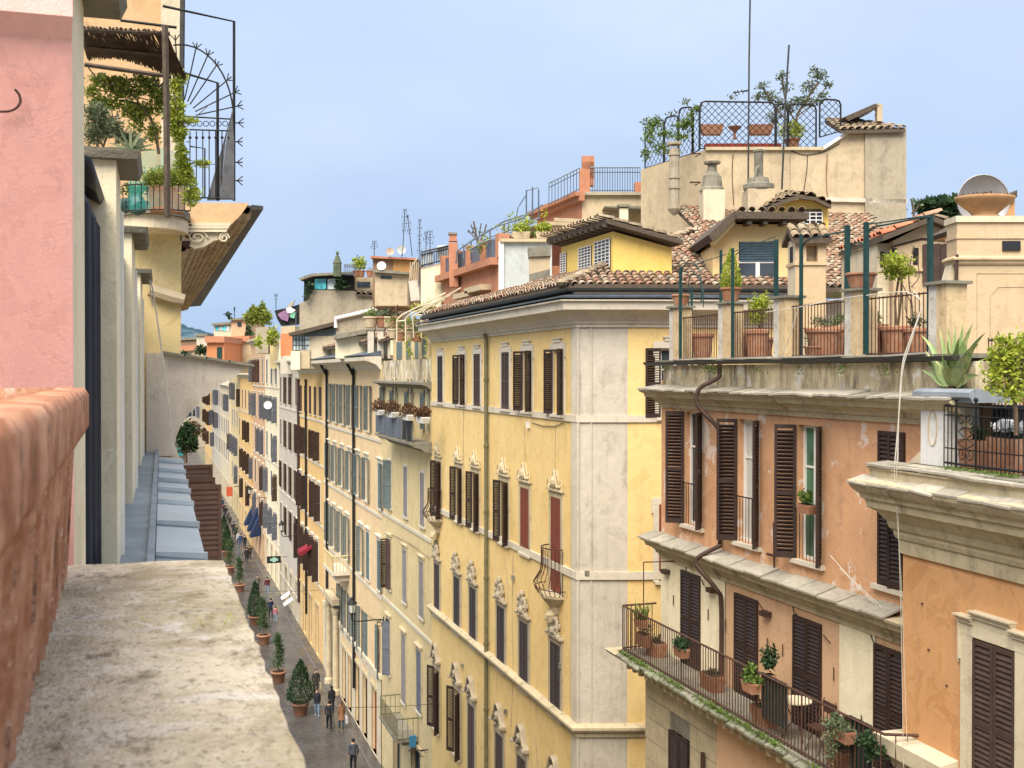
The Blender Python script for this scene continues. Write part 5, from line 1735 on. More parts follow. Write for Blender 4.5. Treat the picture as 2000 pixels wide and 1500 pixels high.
mb = MB()
for (l, y0) in (([(404, 391), (430, 391), (440, 280), (452, 222)], .0), ([(430, 391), (457, 391), (457, 280), (453, 215), (440, 285)], -.06)):
    mb.prism([(x, z) for x, z in P2(l, dg)][::-1], 'y', dg - D1 + y0, dg - D1 + y0 + .03)
obj('windscreen_cloth', mb, m, n2)
# reed mat pergola
dp = 10.5
pr_ = thing('reed_pergola', 'wooden pergola with a ragged dark reed mat over the left terrace', 'pergola', PD(dp))
PP = PD(dp)
def pq(px_, py_, y=0): q = PP.px(px_, py_, y); return (q.x, y, q.z)
mb = MB()
a, b_, c2, d2 = pq(150, 55, .0), pq(322, 64, .0), pq(345, 140, 1.0), pq(150, 112, 1.0)
for i in range(260):
    u = i / 259
    s0 = Vector(a).lerp(Vector(b_), u); s1 = Vector(d2).lerp(Vector(c2), u) 
    s1 = s1 + Vector((.10, 0, -.02 + .05 * math.sin(u * 5)))
    k = rnd.uniform(.86, 1.03)
    mid = s0.lerp(s1, .5) + Vector((0, 0, .02 + .015 * math.sin(u * 23)))
    mb.tube([s0 + Vector((rnd.uniform(-.02, .02), 0, rnd.uniform(-.01, .03))), mid, s0.lerp(s1, k)], .0042, 3)
obj('reed_mat', mb, simple('reeds', (.10, .065, .05), .8, scale=8, rnd_tint=.8, island=True, col2=(.05, .03, .025)), pr_, kind='stuff')
mb = MB()
for l, y_ in (([(150, 58), (332, 66)], .02), ([(165, 126), (335, 150)], .0), ([(170, 92), (330, 108)], .5)):
    P = [Vector(pq(x, y, y_)) for x, y in l]; mb.tube(P, .02, 4)
split_parts(obj('beam', mb, M['wood'], pr_), 'beam')
mb = MB(); mb.tube([pq(322, 50, -.02), pq(325, 200, -.02), pq(327, 425, -.02)], .028, 4); obj('post', mb, M['wood'], pr_)
mb = MB(); mb.tube([pq(320, 160, -.02), pq(313, 168, -.02), pq(305, 166, -.02), pq(304, 158, -.02), pq(310, 155, -.02)], .008, 4); obj('hook', mb, M['darkmetal'], pr_)

# terrace plants
def clump(name, label, cat, d, spots, mat, size, n, stems=(), group=None, asp=.45, shell=.1):
    F_ = PD(d)
    t_ = thing(name, label, cat, F_)
    rg = random.Random(hash(label) % 1000 if False else len(label) * 7 + int(d * 10))
    mb = MB()
    for (px_, py_, rx_, rz_) in spots:
        q = F_.px(px_, py_); k = F_.px(px_ + 10, py_).x - q.x; k /= 10
        foliage_mb(mb, (q.x, 0, q.z), (rx_ * k, max(rx_, rz_) * k * .5, rz_ * k), int(n * rx_ * rz_ / 600), size, rg, asp, shell)
    obj('foliage', mb, M[mat], t_)
    if stems:
        mb = MB()
        for (l, r_) in stems:
            P = [F_.px(a, b_) for a, b_ in l]
            mb.tube(crv([(p.x, rg.uniform(-.05, .05), p.z) for p in P], 4), r_, 5)
        obj('stem', mb, M['bark'], t_)
    return t_
clump('climbing_plant', 'loose yellow-green climber over the pergola arch on the left terrace', 'climber', 11.2,
      [(200, 160, 30, 16), (240, 180, 38, 18), (285, 165, 34, 24), (312, 195, 24, 34), (268, 232, 16, 34), (215, 205, 24, 12), (235, 160, 30, 12), (300, 260, 16, 24), (180, 180, 16, 14), (255, 215, 26, 16), (195, 200, 22, 14), (285, 215, 18, 18)], 'leaflush', .040, 520,
      [([(172, 130), (200, 165), (230, 170), (270, 200), (300, 250), (312, 300)], .008), ([(310, 300), (300, 240), (270, 205), (235, 195)], .014), ([(180, 175), (230, 182), (290, 195)], .006), ([(200, 160), (215, 200), (225, 260)], .005)], asp=.5, shell=0)
clump('shrub', 'grey-green olive-like bush at the left end of the terrace', 'bush', 10.2, [(190, 225, 26, 28), (218, 250, 24, 24), (185, 262, 22, 24), (240, 268, 18, 16), (265, 275, 20, 12)], 'leafolive', .045, 800, [([(190, 290), (195, 240), (200, 200)], .012), ([(200, 290), (215, 250), (230, 220)], .01)], asp=.25)
clump('climbing_plant', 'bright yellow-green creeper trailing down beside the wooden post', 'climber', 12.0,
      [(340, 170, 16, 22), (345, 210, 18, 26), (350, 260, 18, 22), (355, 300, 14, 26), (365, 340, 16, 24), (372, 385, 16, 20), (395, 320, 16, 8), (365, 235, 26, 8), (352, 150, 14, 16), (335, 240, 12, 30), (358, 325, 18, 16)], 'leafyellow', .042, 560,
      [([(330, 150), (345, 210), (352, 300), (370, 400)], .008), ([(350, 240), (380, 230), (410, 205)], .004), ([(360, 310), (390, 318), (420, 322)], .004)], asp=.5, shell=0)
t_ = clump('agave_plant', 'dark agave rosette showing above the pier cap on the terrace', 'agave', 9.6, [(270, 290, 20, 6)], 'leafdark', .03, 200)
mb = MB(); q = PD(9.6).px(255, 296)
for k in range(9):
    a = -1.2 + k * .3; mb.blade((q.x, 0, q.z), (math.sin(a), rnd.uniform(-.3, .3), math.cos(a) * .8), .2, .014, .3, 5, side=Vector((math.cos(a), 0, -math.sin(a))))
obj('agave_leaf', mb, M['leafolive'], t_)
clump('herb_plant', 'feathery yellow-green herbs filling the terracotta box on the round terrace', 'herbs', 13.9, [(325, 345, 38, 20), (300, 350, 22, 16), (350, 350, 24, 16)], 'leaflush', .06, 900, asp=.2, shell=0)
clump('shrub', 'small leafy plant beside the dark bag on the round terrace', 'bush', 14.7, [(262, 372, 22, 12), (285, 365, 14, 10)], 'leafmid', .06, 700, shell=0)
clump('shrub', 'yellowish shrub at the street end of the round terrace', 'bush', 15.1, [(378, 378, 16, 20), (372, 350, 12, 16)], 'leafyellow', .05, 700, shell=0)
q = PD(14.8).px(327, 415)
def nolv(mb): foliage_mb(mb, (0, 0, .5), (.3, .12, .06), 60, .05)
pot_plant('planter_box', 'square terracotta planter box on the round terrace', 'planter', PD(14.8).wld(q.x, 0, q.z), .3, .42, nolv, rectw=(.24, .16))
mb = MB(); q = PD(14.6).px(265, 400); mb.blob((q.x, 0, q.z), (.14, .14, .13), 10, 7, .12); mb.blob((q.x - .12, 0, q.z - .02), (.08, .1, .1), 8, 6, .12)
solo('plastic_sack', mb, simple('dark_green_sack', (.03, .07, .065), .35), 'dark green plastic sack on the round terrace', 'sack', fr=PD(14.6))
m, t, b = newmat('teal_netting')
b.inputs['Base Color'].default_value = (.03, .30, .26, 1); b.inputs['Roughness'].default_value = .6
tp = nd(t, 'ShaderNodeBsdfTransparent'); ms = nd(t, 'ShaderNodeMixShader'); ms.inputs[0].default_value = .38
t.links.new(tp.outputs[0], ms.inputs[1]); t.links.new(b.outputs[0], ms.inputs[2]); t.links.new(ms.outputs[0], t.nodes['Material Output'].inputs[0])
mb = MB(); P = []; fs = []
for i in range(9):
    for j, py_ in enumerate((300, 335, 370, 412)):
        q = PD(14.2).px(250 + i * 14, py_ + 4 * math.sin(i)); P.append((q.x, -.25 * math.sin(i / 8 * math.pi), q.z))
for i in range(8):
    for j in range(3): a = i * 4 + j; fs.append((a, a + 4, a + 5, a + 1))
mb.faces(P, fs); solo('safety_net', mb, m, 'teal plastic netting round the terrace rail', 'net', fr=PD(14.2))
mb = MB(); F_ = PD(14.0)
for yy in (362, 412):
    mb.tube([(F_.px(x_, yy).x, -.12 * math.sin((x_ - 240) / 130 * math.pi), F_.px(x_, yy).z) for x_ in range(240, 378, 12)], .009, 5)
for k in range(12):
    x_ = 240 + k * 12; p0 = F_.px(x_, 412); p1 = F_.px(x_, 362); mb.tube([(p0.x, -.12 * math.sin((x_ - 240) / 130 * math.pi), p0.z), (p1.x, -.12 * math.sin((x_ - 240) / 130 * math.pi), p1.z)], .005, 4)
tr_ = thing('terrace_rail', 'low curved iron rail round the planted terrace on the left', 'railing', F_)
split_parts(obj('rail_bar', mb, M['darkmetal'], tr_), 'rail_bar')
# loose cable hanging down the party wall
mb = MB(); F_ = PD(14.9)
mb.tube(crv([(lambda p: (p.x, 0, p.z))(F_.px(a, b_)) for a, b_ in ((276, 540), (285, 541), (295, 552), (305, 610), (318, 700), (328, 780), (335, 850), (338, 886))]), .010, 5)
mb.tube(crv([(lambda p: (p.x, 0, p.z))(F_.px(a, b_)) for a, b_ in ((278, 537), (288, 541), (293, 560), (298, 600))]), .006, 5)
solo('hanging_cable', mb, M['cable'], 'pale cable hanging loose down the yellow party wall', 'cable', fr=F_)
# ---------------------------------------------------------------- roofscape
def FP(d, px=1000): return front(d, px)
def fpoly(F_, lst, y=0.0):
    return [(lambda q: (q.x, q.z))(F_.px(a, b_, y)) for a, b_ in lst]
def ccw(P):
    a = sum(P[i][0] * P[(i + 1) % len(P)][1] - P[(i + 1) % len(P)][0] * P[i][1] for i in range(len(P)))
    return P if a > 0 else P[::-1]
def blk(root, name, F_, lst, mat, y0=0.0, y1=4.0, py=None):
    """extrude a picture-plane outline back from the frame's plane"""
    mb = MB(); mb.prism(ccw(fpoly(F_, lst, 0.0 if py is None else py)), 'y', y0, y1)
    return obj(name, mb, M[mat] if isinstance(mat, str) else mat, root)
def fbar(mb, F_, lst, r, y=0.0, n=5):
    mb.tube([(lambda q: (q.x, y, q.z))(F_.px(a, b_, y)) for a, b_ in lst], r, n)

def grille(root, F_, x0, x1, z0, z1, y=-.06, nx=5, nz=7, t=.02, mat='whitepaint', name='window_grille', pane=True):
    if pane:
        mb = MB(); mb.box(x0, x1, y + .05, y + .08, z0, z1); obj('pane', mb, M['glass'], root)
    mb = MB()
    for i in range(nx + 1):
        x = x0 + (x1 - x0) * i / nx; mb.box(x - t / 2, x + t / 2, y - .01, y + .01, z0, z1)
    for i in range(nz + 1):
        z = z0 + (z1 - z0) * i / nz; mb.box(x0, x1, y - .014, y + .006, z - t / 2, z + t / 2)
    return obj(name, mb, M[mat], root)

def tiles_on(root, F_, P, mat='tile', p=.28, e=.38, maxobj=0, seg=4):
    """tile field on the plane of 3+ local points P: P0 lower left, P1 lower right, P2 upper right, P3 upper left"""
    P = [Vector(q) for q in P]
    A = (P[1] - P[0]).normalized(); Nn = A.cross(P[3] - P[0]).normalized(); U = Nn.cross(A).normalized()
    poly = [((q - P[0]).dot(A), (q - P[0]).dot(U)) for q in P]
    tile_field(root, P[0], A, U, poly, maxobj, mat, seg=seg, p=p, e=e)

# --- tall weathered house with lattice roof garden
FT = FP(43, 1380)
t_root = thing('roof_garden_house', 'tall weathered beige house with a lattice-fenced roof garden on top', 'building', FT)
blk(t_root, 'wall', FT, [(1380, 292), (1606, 292), (1652, 262), (1690, 252), (1690, 560), (1380, 560)], 'tufa', 0, 7)
blk(t_root, 'wall', FT, [(1688, 250), (1768, 250), (1768, 560), (1688, 560)], 'tufagrey', -.12, 7)
ph = math.atan2(-.991, .132)
FTL = Fr(FT.wld(0, 0, 0), ph)
l0 = FTL.px(1252, 332)
mb = MB(); za, zb = FTL.px(1380, 292).z, l0.z
mb.prism([(l0.x, 12), (0, 12), (0, za), (l0.x, za)], 'y', 0.0, 3)
o = obj('wall', mb, M['tufa'], t_root); o.location = (0, 0, 0); o.rotation_euler = (0, 0, ph - FT.phi)
blk(t_root, 'coping', FT, [(1378, 288), (1608, 288), (1608, 294), (1378, 294)], 'stone', -.12, .2)
blk(t_root, 'coping', FT, [(1606, 287), (1654, 257), (1656, 262), (1608, 293)], 'whitepaint', -.15, .1)
blk(t_root, 'flashing', FT, [(1600, 386), (1770, 390), (1770, 398), (1600, 394)], 'trim', -.12, 0)
q = [FT.px(1644, 252, -.5), FT.px(1772, 249, -.5)]
zt_ = FT.px(1700, 226, 1.0).z
tiles_on(t_root, FT, [(q[0].x, -.3, q[0].z), (q[1].x, -.3, q[1].z), (q[1].x - 1.6, 1.8, zt_), (q[0].x, 1.8, zt_)], 'tileold')
# wooden pergola roof
mb = MB(); P = fpoly(FT, [(1652, 226), (1712, 200), (1722, 204), (1660, 234)]); mb.prism(ccw(P), 'y', .2, 1.6); obj('pergola_roof', mb, M['wood'], t_root)
blk(t_root, 'pergola_post', FT, [(1717, 199), (1727, 201), (1727, 234), (1717, 234)], 'tufa', .2, .5)
mb = MB()
for k in range(9):
    fbar(mb, FT, [(1672 + k * 5, 228 - k * 1.5), (1680 + k * 5, 218 - k * 2)], .012, .3, 3); fbar(mb, FT, [(1680 + k * 5, 229 - k * 1.5), (1672 + k * 5, 221 - k * 2)], .012, .3, 3)
obj('pergola_trellis', mb, M['whitepaint'], t_root)
def lattice(root, F_, px0, px1, yt0, yt1, yb0, yb1, y=0.0, sp=.26, rot=0):
    a = F_.px(px0, yt0, y); b_ = F_.px(px1, yt1, y); c0 = F_.px(px0, yb0, y); c1 = F_.px(px1, yb1, y)
    x0, x1 = a.x, b_.x
    zt = lambda x: a.z + (b_.z - a.z) * (x - x0) / (x1 - x0)
    zb = lambda x: c0.z + (c1.z - c0.z) * (x - x0) / (x1 - x0)
    mb = MB()
    H_ = a.z - c0.z
    fr_pts = [(x0, y, zb(x0)), (x0, y, zt(x0) - .2), (x0 + .06, y, zt(x0) - .05), (x0 + .2, y, zt(x0)), (x1 - .2, y, zt(x1)), (x1 - .06, y, zt(x1) - .05), (x1, y, zt(x1) - .2), (x1, y, zb(x1))]
    mb.tube(fr_pts, .035, 6)
    mb.tube([(x0, y, zb(x0)), (x1, y, zb(x1))], .025, 5)
    for s_ in (1, -1):
        k = -H_ * 1.2
        while k < (x1 - x0) + H_ * 1.2:
            # line x = x0 + k + s*t, z = zb + t
            pts = []
            for i in range(41):
                t_ = H_ * 1.3 * i / 40; x = x0 + k + s_ * t_
                if x0 <= x <= x1 and zb(x) <= zb(x0) + t_ <= zt(x): pts.append((x, y + .01 * s_, zb(x0) + t_))
            if len(pts) > 1: mb.tube([pts[0], pts[-1]], .012, 4)
            k += sp
    o = obj('lattice_panel', mb, M['darkmetal'], root)
    return o
lat = thing('roof_garden_fence', 'dark diamond lattice fence with rounded corners round the highest roof garden', 'lattice fence', FT)
for (a, b_, t0, t1, b0, b1) in ((1367, 1514, 198, 200, 290, 290), (1516, 1538, 202, 203, 290, 290), (1540, 1594, 203, 204, 290, 290), (1601, 1642, 194, 195, 268, 256)):
    lattice(lat, FT, a, b_, t0, t1, b0, b1, -.02)
FTLr = FTL
for (a, b_, t0, t1, b0, b1) in ((1260, 1296, 250, 232, 329, 318), (1298, 1324, 231, 224, 317, 309), (1326, 1352, 213, 207, 308, 300), (1354, 1366, 208, 204, 299, 293)):
    o = lattice(lat, FTL, a, b_, t0, t1, b0, b1, .02, .3)
    o.rotation_euler = (0, 0, ph - FT.phi)
mb = MB(); q0, q1 = FT.px(1378, 280, .1), FT.px(1526, 289, .1); mb.box(q0.x, q1.x, .1, .5, q1.z, q0.z)
solo('flower_box', mb, simple('red_box', (.25, .035, .02), .6), 'long red flower box at the foot of the roof garden lattice', 'flower box', fr=FT)
for i, (a, b_) in enumerate(((1368, 1414), (1462, 1511))):
    q0, q1 = FT.px(a, 243, .5), FT.px(b_, 262, .5); mb = MB(); mb.hexa([(q0.x + .1, .5, q1.z), (q1.x - .1, .5, q1.z), (q1.x - .1, .8, q1.z), (q0.x + .1, .8, q1.z), (q0.x, .45, q0.z), (q1.x, .45, q0.z), (q1.x, .85, q0.z), (q0.x, .85, q0.z)])
    solo('trough', mb, M['terracotta'], ['terracotta trough raised behind the lattice, left one', 'terracotta trough raised behind the lattice beside the tall mast'][i], 'trough', fr=FT, group='raised troughs in the roof garden')
mb = MB(); q0 = FT.px(1436, 270, .5); mb.lathe((q0.x, .6, q0.z), [(.12, 0), (.05, .06), (.05, .2), (.1, .3), (.25, .42), (.28, .46)], 10); solo('urn', mb, M['terracotta'], 'small footed urn between the two raised troughs', 'urn', fr=FT)
def plant(name, label, cat, d, spots, mat, size, dens, stems=(), asp=.5, shell=.15, group=None, dy=0.6):
    F_ = FP(d, spots[0][0]); t_ = thing(name, label, cat, F_, group=group)
    rg = random.Random(len(label) * 13 + int(d))
    mb = MB(); px_m = FPX / d
    for (a, b_, rx_, rz_) in spots:
        q = F_.px(a, b_)
        foliage_mb(mb, (q.x, rg.uniform(-.1, .1) * rx_ / px_m, q.z), (rx_ / px_m, max(rx_, rz_) / px_m * dy, rz_ / px_m), max(12, int(dens * rx_ * rz_ / 100)), size, rg, asp, shell)
    obj('foliage', mb, M[mat], t_)
    if stems:
        mb = MB()
        for l, r_ in stems: mb.tube(crv([(lambda q: (q.x, 0, q.z))(F_.px(a, b_)) for a, b_ in l], 3), r_, 5)
        obj('trunk', mb, M['bark'], t_)
    return t_
plant('olive_tree', 'thin grey-green olive tree rising above the roof garden lattice', 'tree', 44,
      [(1600, 150, 20, 14), (1618, 165, 12, 10), (1580, 172, 16, 14), (1607, 186, 14, 8), (1528, 148, 14, 12), (1535, 170, 12, 14), (1490, 168, 13, 11), (1502, 188, 22, 12), (1560, 195, 20, 9), (1480, 190, 14, 8), (1540, 210, 20, 12), (1590, 137, 12, 7), (1510, 230, 14, 16), (1575, 200, 24, 12), (1520, 200, 20, 10), (1600, 200, 12, 8)], 'leafolive', .12, 75,
      [([(1552, 290), (1556, 230), (1575, 195), (1600, 160)], .05), ([(1555, 240), (1535, 200), (1528, 150)], .035), ([(1550, 250), (1515, 210), (1490, 170)], .035), ([(1560, 225), (1590, 200), (1615, 168)], .025)], shell=0)
plant('creeper', 'green creeper hanging through the lattice of the roof garden', 'creeper', 43.5, [(1270, 262, 12, 26), (1300, 262, 22, 10), (1290, 290, 16, 14), (1330, 268, 20, 8), (1345, 240, 14, 20), (1362, 215, 12, 8), (1264, 300, 8, 14), (1312, 300, 12, 12), (1280, 240, 16, 10), (1330, 245, 16, 12)], 'leafmid', .13, 75, shell=0)
plant('creeper', 'sparse grey creeper straggling past the left corner of the roof garden', 'creeper', 46, [(1262, 238, 14, 8), (1280, 232, 12, 8), (1340, 200, 16, 6), (1310, 222, 14, 6), (1255, 300, 6, 10), (1256, 275, 7, 6), (1430, 190, 14, 5)], 'leafolive', .13, 40, shell=0)
def lvf(mb): foliage_mb(mb, (0, 0, .75), (.55, .45, .32), 420, .14)
pot_plant('shrub', 'bright green shrub in a pot behind the narrow lattice panel', 'shrub', FT.wld(FT.px(1552, 288).x, .4, FT.px(1552, 288).z), .3, .4, lvf, mat='leafyellow')
# masts
def mast(label, d, l, r, arms=(), name='antenna_mast', group=None):
    F_ = FP(d, l[0][0]); t_ = thing(name, label, 'antenna', F_, group=group)
    mb = MB(); fbar(mb, F_, l, r, 0, 6); obj('mast', mb, M['gutterdk'], t_)
    if arms:
        mb = MB()
        for a in arms: fbar(mb, F_, a, .018, -.02, 4)
        obj('aerial', mb, M['gutterdk'], t_)
    return t_
mast('tallest thin mast rising out of the top of the picture from the weathered house', 42.5, [(1466, -60), (1463, 120), (1461, 400)], .034, [[(1432, 182), (1463, 175)], [(1434, 178), (1438, 186)], [(1440, 176), (1444, 185)], [(1448, 175), (1452, 183)], [(1432, 180), (1461, 178)]])
mast('shorter leaning mast beside the olive tree', 42.4, [(1541, 88), (1534, 200), (1527, 370)], .038)
# flues and chimneys of that house
mb = MB(); F_ = FP(42.4, 1317); fbar(mb, F_, [(1317, 290), (1317, 405)], .19, 0, 10)
for y_ in (300, 345, 365): fbar(mb, F_, [(1317, y_), (1317, y_ + 4)], .23, 0, 10)
fbar(mb, F_, [(1317, 278), (1317, 283)], .28, 0, 8)
q = F_.px(1317, 418); mb.lathe((q.x, 0, q.z), [(.05, -.05), (.12, .0), (.26, .18), (.26, .3)], 9)
obj('x', mb, M['tufagrey']).name = 'flue_pipe'; o = bpy.data.objects['flue_pipe']; o.location = F_.O; o.rotation_euler = (0, 0, F_.phi); tagit(o, 'fat grey flue pipe down the left wall of the weathered house', 'flue')
for i, (a, b_, yt, yb, top) in enumerate(((1374, 1416, 370, 470, 'cone'), (1461, 1514, 368, 425, 'pipe'))):
    d_ = 41.0 - i * 3.6; F_ = FP(d_, a)
    t_ = thing('chimney', ['sooty bell-topped chimney against the weathered house', 'chimney with a dark stone collar and a tall round pipe'][i], 'chimney', F_)
    blk(t_, 'stack', F_, [(a, yt), (b_, yt), (b_, yb + 60), (a, yb + 60)], 'tufa' if i else 'cream', 0, 1)
    c_ = F_.px((a + b_) / 2, yt); k = d_ / FPX
    mb = MB()
    if i == 0:
        mb.lathe((c_.x, .45, c_.z), [(25 * k, 0), (24 * k, 5 * k), (21 * k, 8 * k), (18 * k, 30 * k), (10 * k, 38 * k), (9 * k, 52 * k), (16 * k, 54 * k), (17 * k, 58 * k), (6 * k, 60 * k)], 10)
    else:
        mb.lathe((c_.x, .45, c_.z), [(29 * k, 0), (31 * k, 3 * k), (31 * k, 11 * k), (22 * k, 14 * k), (20 * k, 24 * k), (9 * k, 26 * k), (9 * k, 74 * k), (11 * k, 76 * k), (11 * k, 80 * k), (3 * k, 80 * k)], 10)
        fbar(mb, F_, [(1472, 352), (1478, 330), (1484, 325)], .04, .2, 5)
    obj('cowl', mb, M['stonedk'], t_)
for i, (a, b_) in enumerate(((1348, 300), (1347, 356))):
    mb = MB(); fbar(mb, FT, [(a, b_), (a + 22, b_), (a + 10, b_ + 6)], .03, -.6, 4); obj('bracket', mb, M['rustmetal'], t_root)

# --- yellow dormer with barred windows
D_ = 33.8
F1 = FP(D_, 1197); 
W1 = Fr(F1.O, -math.pi / 2)
r1 = thing('yellow_dormer', 'bright yellow dormer with a dark plank eave and three white-barred windows', 'dormer', W1)
zt1, zb1_ = W1.px(1197, 452).z, W1.px(1197, 532).z
L1 = -W1.px(1096, 520).x
mb = MB(); wall(mb, -L1, 0, zb1_ - 1.0, zt1, []); obj('wall', mb, M['dormer'], r1)
qr = W1.loc(F1.wld(F1.px(1312, 480).x, 0, F1.px(1312, 484).z)); q0 = W1.loc(F1.wld(0, 0, 0))
dr = Vector((qr.x, qr.y)); 
mb = MB(); mb.poly([(0, 0, zb1_ - 1), (dr.x, dr.y, zb1_ - 1), (dr.x, dr.y, qr.z), (0, 0, zt1)]); obj('wall', mb, M['dormer'], r1)
for (a, b_, yt, yb, nx_) in ((1097, 1107, 495, 532, 2), (1132, 1156, 483, 528, 4), (1163, 1193, 470, 524, 4)):
    x0_, x1_ = W1.px(a, 500).x, W1.px(b_, 500).x; ref = (a + b_) / 2
    z1_, z0_ = W1.px(ref, yt).z, W1.px(ref, yb).z
    mb = MB(); mb.box(x0_, x1_, -.02, .0, z0_, z1_); g_ = obj('window', mb, M['glass'], r1)
    grille(r1, W1, x0_, x1_, z0_, z1_, -.05, nx_, 8, .022, pane=False)
# roof: high edge above the street side, falling to the rear right
hz_ = W1.px(1188, 436, -.3).z
ov = .45
dn = dr.normalized(); Ld = dr.length
A0 = Vector((.35, -.35, hz_)); B0 = Vector((-L1 - .5, -.35, hz_)); fall = (zt1 - qr.z) / Ld
A1 = A0 + Vector((dn.x, dn.y, -fall)) * (Ld + .5); B1 = B0 + Vector((dn.x, dn.y, -fall)) * (Ld + .5)
mb = MB(); th = Vector((0, 0, .14))
mb.hexa([A0, A1, B1, B0, A0 + th, A1 + th, B1 + th, B0 + th]); obj('roof', mb, M['wood'], r1)
mb = MB()
for i in range(11):
    x = .2 - (L1 + .5) * i / 10.5
    mb.hexa([Vector((x - .05, -.42, hz_ - .1)), Vector((x + .05, -.42, hz_ - .1)), Vector((x + .05, .3, hz_ - .12)), Vector((x - .05, .3, hz_ - .12)), Vector((x - .05, -.42, hz_ - .005)), Vector((x + .05, -.42, hz_ - .005)), Vector((x + .05, .3, hz_ - .02)), Vector((x - .05, .3, hz_ - .02))])
obj('rafters', mb, M['wood'], r1, kind='stuff')
tile_field(r1, B0 + th * 1.1, (A0 - B0), (A1 - A0) * -1, [(0, -Ld - .5), ((A0 - B0).length, -Ld - .5), ((A0 - B0).length, 0), (0, 0)], 0, 'tileold', seg=3, p=.28, e=.4, under=False)

# --- cream dormer with the blind
F2 = FP(33.6, 1450)
r2_ = thing('cream_dormer', 'cream dormer with a wide dark window and a slanting timber eave on its left', 'dormer', F2)
blk(r2_, 'wall', F2, [(1392, 480), (1428, 438), (1575, 438), (1575, 575), (1392, 575)], 'dormer2', 0, 4)
q0, q1 = F2.px(1443, 472), F2.px(1520, 546)
mb = MB(); mb.box(q0.x, q1.x, -.01, .0, q1.z, q0.z); w_ = obj('window', mb, M['glass'], r2_)
mb = MB(); n = 8; zm_ = F2.px(1480, 512).z
for i in range(n): z = zm_ + (q0.z - zm_) * i / n; mb.box(q0.x + .03, q1.x - .03, -.05, -.02, z + .01, z + (q0.z - zm_) / n - .008)
obj('blind', mb, simple('blue_grey_blind', (.05, .085, .11), .5), w_)
mb = MB(); xm = F2.px(1480, 530).x; mb.box(xm - .07, xm + .05, -.04, -.012, q1.z, zm_); mb.box(q0.x, q1.x, -.03, -.012, zm_ - .03, zm_ + .02); obj('window_frame', mb, M['whitepaint'], w_)
blk(r2_, 'eave', F2, [(1424, 419), (1568, 421), (1568, 434), (1428, 433)], 'wood', -.7, 4.2)
blk(r2_, 'eave', F2, [(1376, 464), (1424, 419), (1430, 431), (1384, 476)], 'wood', -.7, 4.2)
blk(r2_, 'eave', F2, [(1384, 474), (1428, 434), (1430, 441), (1390, 482)], 'dormer2', -.5, 0)
mb = MB()
for px_ in (1456, 1487, 1524):
    q = F2.px(px_, 436); mb.box(q.x - .07, q.x + .07, -.6, 0, q.z - .1, q.z + .02)
obj('rafters', mb, M['wood'], r2_, kind='stuff')
mb = MB()
for px_ in range(1440, 1570, 19):
    q = F2.px(px_, 418); mb.faces([(q.x + x, y - .72, q.z + z) for x, y, z in tile_pts(5)[0]], tile_pts(5)[1])
obj('roof_tiles', mb, M['tileold'], r2_, kind='stuff')
# --- small arched yellow dormer
F3 = FP(37.2, 1565)
r3 = thing('arched_dormer', 'small yellow dormer with an arched tiled roof and a little white-barred opening', 'dormer', F3)
blk(r3, 'wall', F3, [(1508, 402), (1532, 396), (1560, 389), (1590, 392), (1618, 404), (1618, 470), (1508, 470)], 'dormer', 0, 3)
mb = MB(); q0, q1 = F3.px(1539, 409), F3.px(1604, 414); mb.box(q0.x, q1.x, -.04, .0, q1.z, q0.z); obj('opening_shade', mb, M['wood'], r3)  # dark bar stands in for the shaded opening above the grille
q0, q1 = F3.px(1568, 416), F3.px(1604, 438); grille(r3, F3, q0.x, q1.x, q1.z, q0.z, -.12, 3, 3, .03)
arc_ = [(1500, 404), (1530, 390), (1562, 380), (1592, 384), (1624, 400)]
for i in range(4):
    (a, b_), (c_, d_) = arc_[i], arc_[i + 1]
    q0, q1 = F3.px(a, b_, -.4), F3.px(c_, d_, -.4)
    tiles_on(r3, F3, [(q0.x, -.4, q0.z), (q1.x, -.4, q1.z), (q1.x, 1.6, q1.z + .35), (q0.x, 1.6, q0.z + .35)], 'tileold', .26, .36)
# --- dovecote-like chimney
F4 = FP(27.6, 1575)
r4 = thing('turret_chimney', 'square ochre turret chimney with dark niches under a little tiled roof', 'chimney', F4)
q0, q1 = F4.px(1553, 600), F4.px(1613, 600)
zb4, zt4, zm4 = F4.px(1575, 640).z, F4.px(1575, 466).z, F4.px(1575, 514).z
x0_, x1_ = q0.x, q1.x; w4 = x1_ - x0_
nx0, nx1 = F4.px(1575, 500).x, F4.px(1597, 500).x; nz0, nz1 = F4.px(1575, 511).z, F4.px(1575, 479).z
mb = MB(); wall(mb, x0_, x1_, zb4, zt4, [(nx0, nx1, nz0, nz1)], rev=.2)
obj('stack', mb, M['beige'], r4)
mb = MB(); mb.poly([(x1_, 0, zb4), (x1_, w4, zb4), (x1_, w4, zt4), (x1_, 0, zt4)]); mb.poly([(x0_, 0, zb4), (x0_, 0, zt4), (x0_, w4, zt4), (x0_, w4, zb4)]); mb.box(x0_ + .01, x1_ - .01, .3, w4, zb4, zt4)
obj('stack_side', mb, M['cream'], r4)  # sides in paler plaster: the lit face is put into the colour
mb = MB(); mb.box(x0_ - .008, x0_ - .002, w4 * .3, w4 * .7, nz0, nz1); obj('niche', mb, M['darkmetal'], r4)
mb = MB(); mb.box(x0_ - .04, x1_ + .04, -.04, w4 + .04, zm4 - .05, zm4 + .03); obj('band', mb, M['beige'], r4)
q = F4.px(1582, 438)
tiles_on(r4, F4, [(x0_ - .12, -.15, zt4), (x1_ + .12, -.15, zt4), (x1_ + .1, w4 / 2, zt4 + .32), (x0_ - .1, w4 / 2, zt4 + .32)], 'tileold', .24, .3)
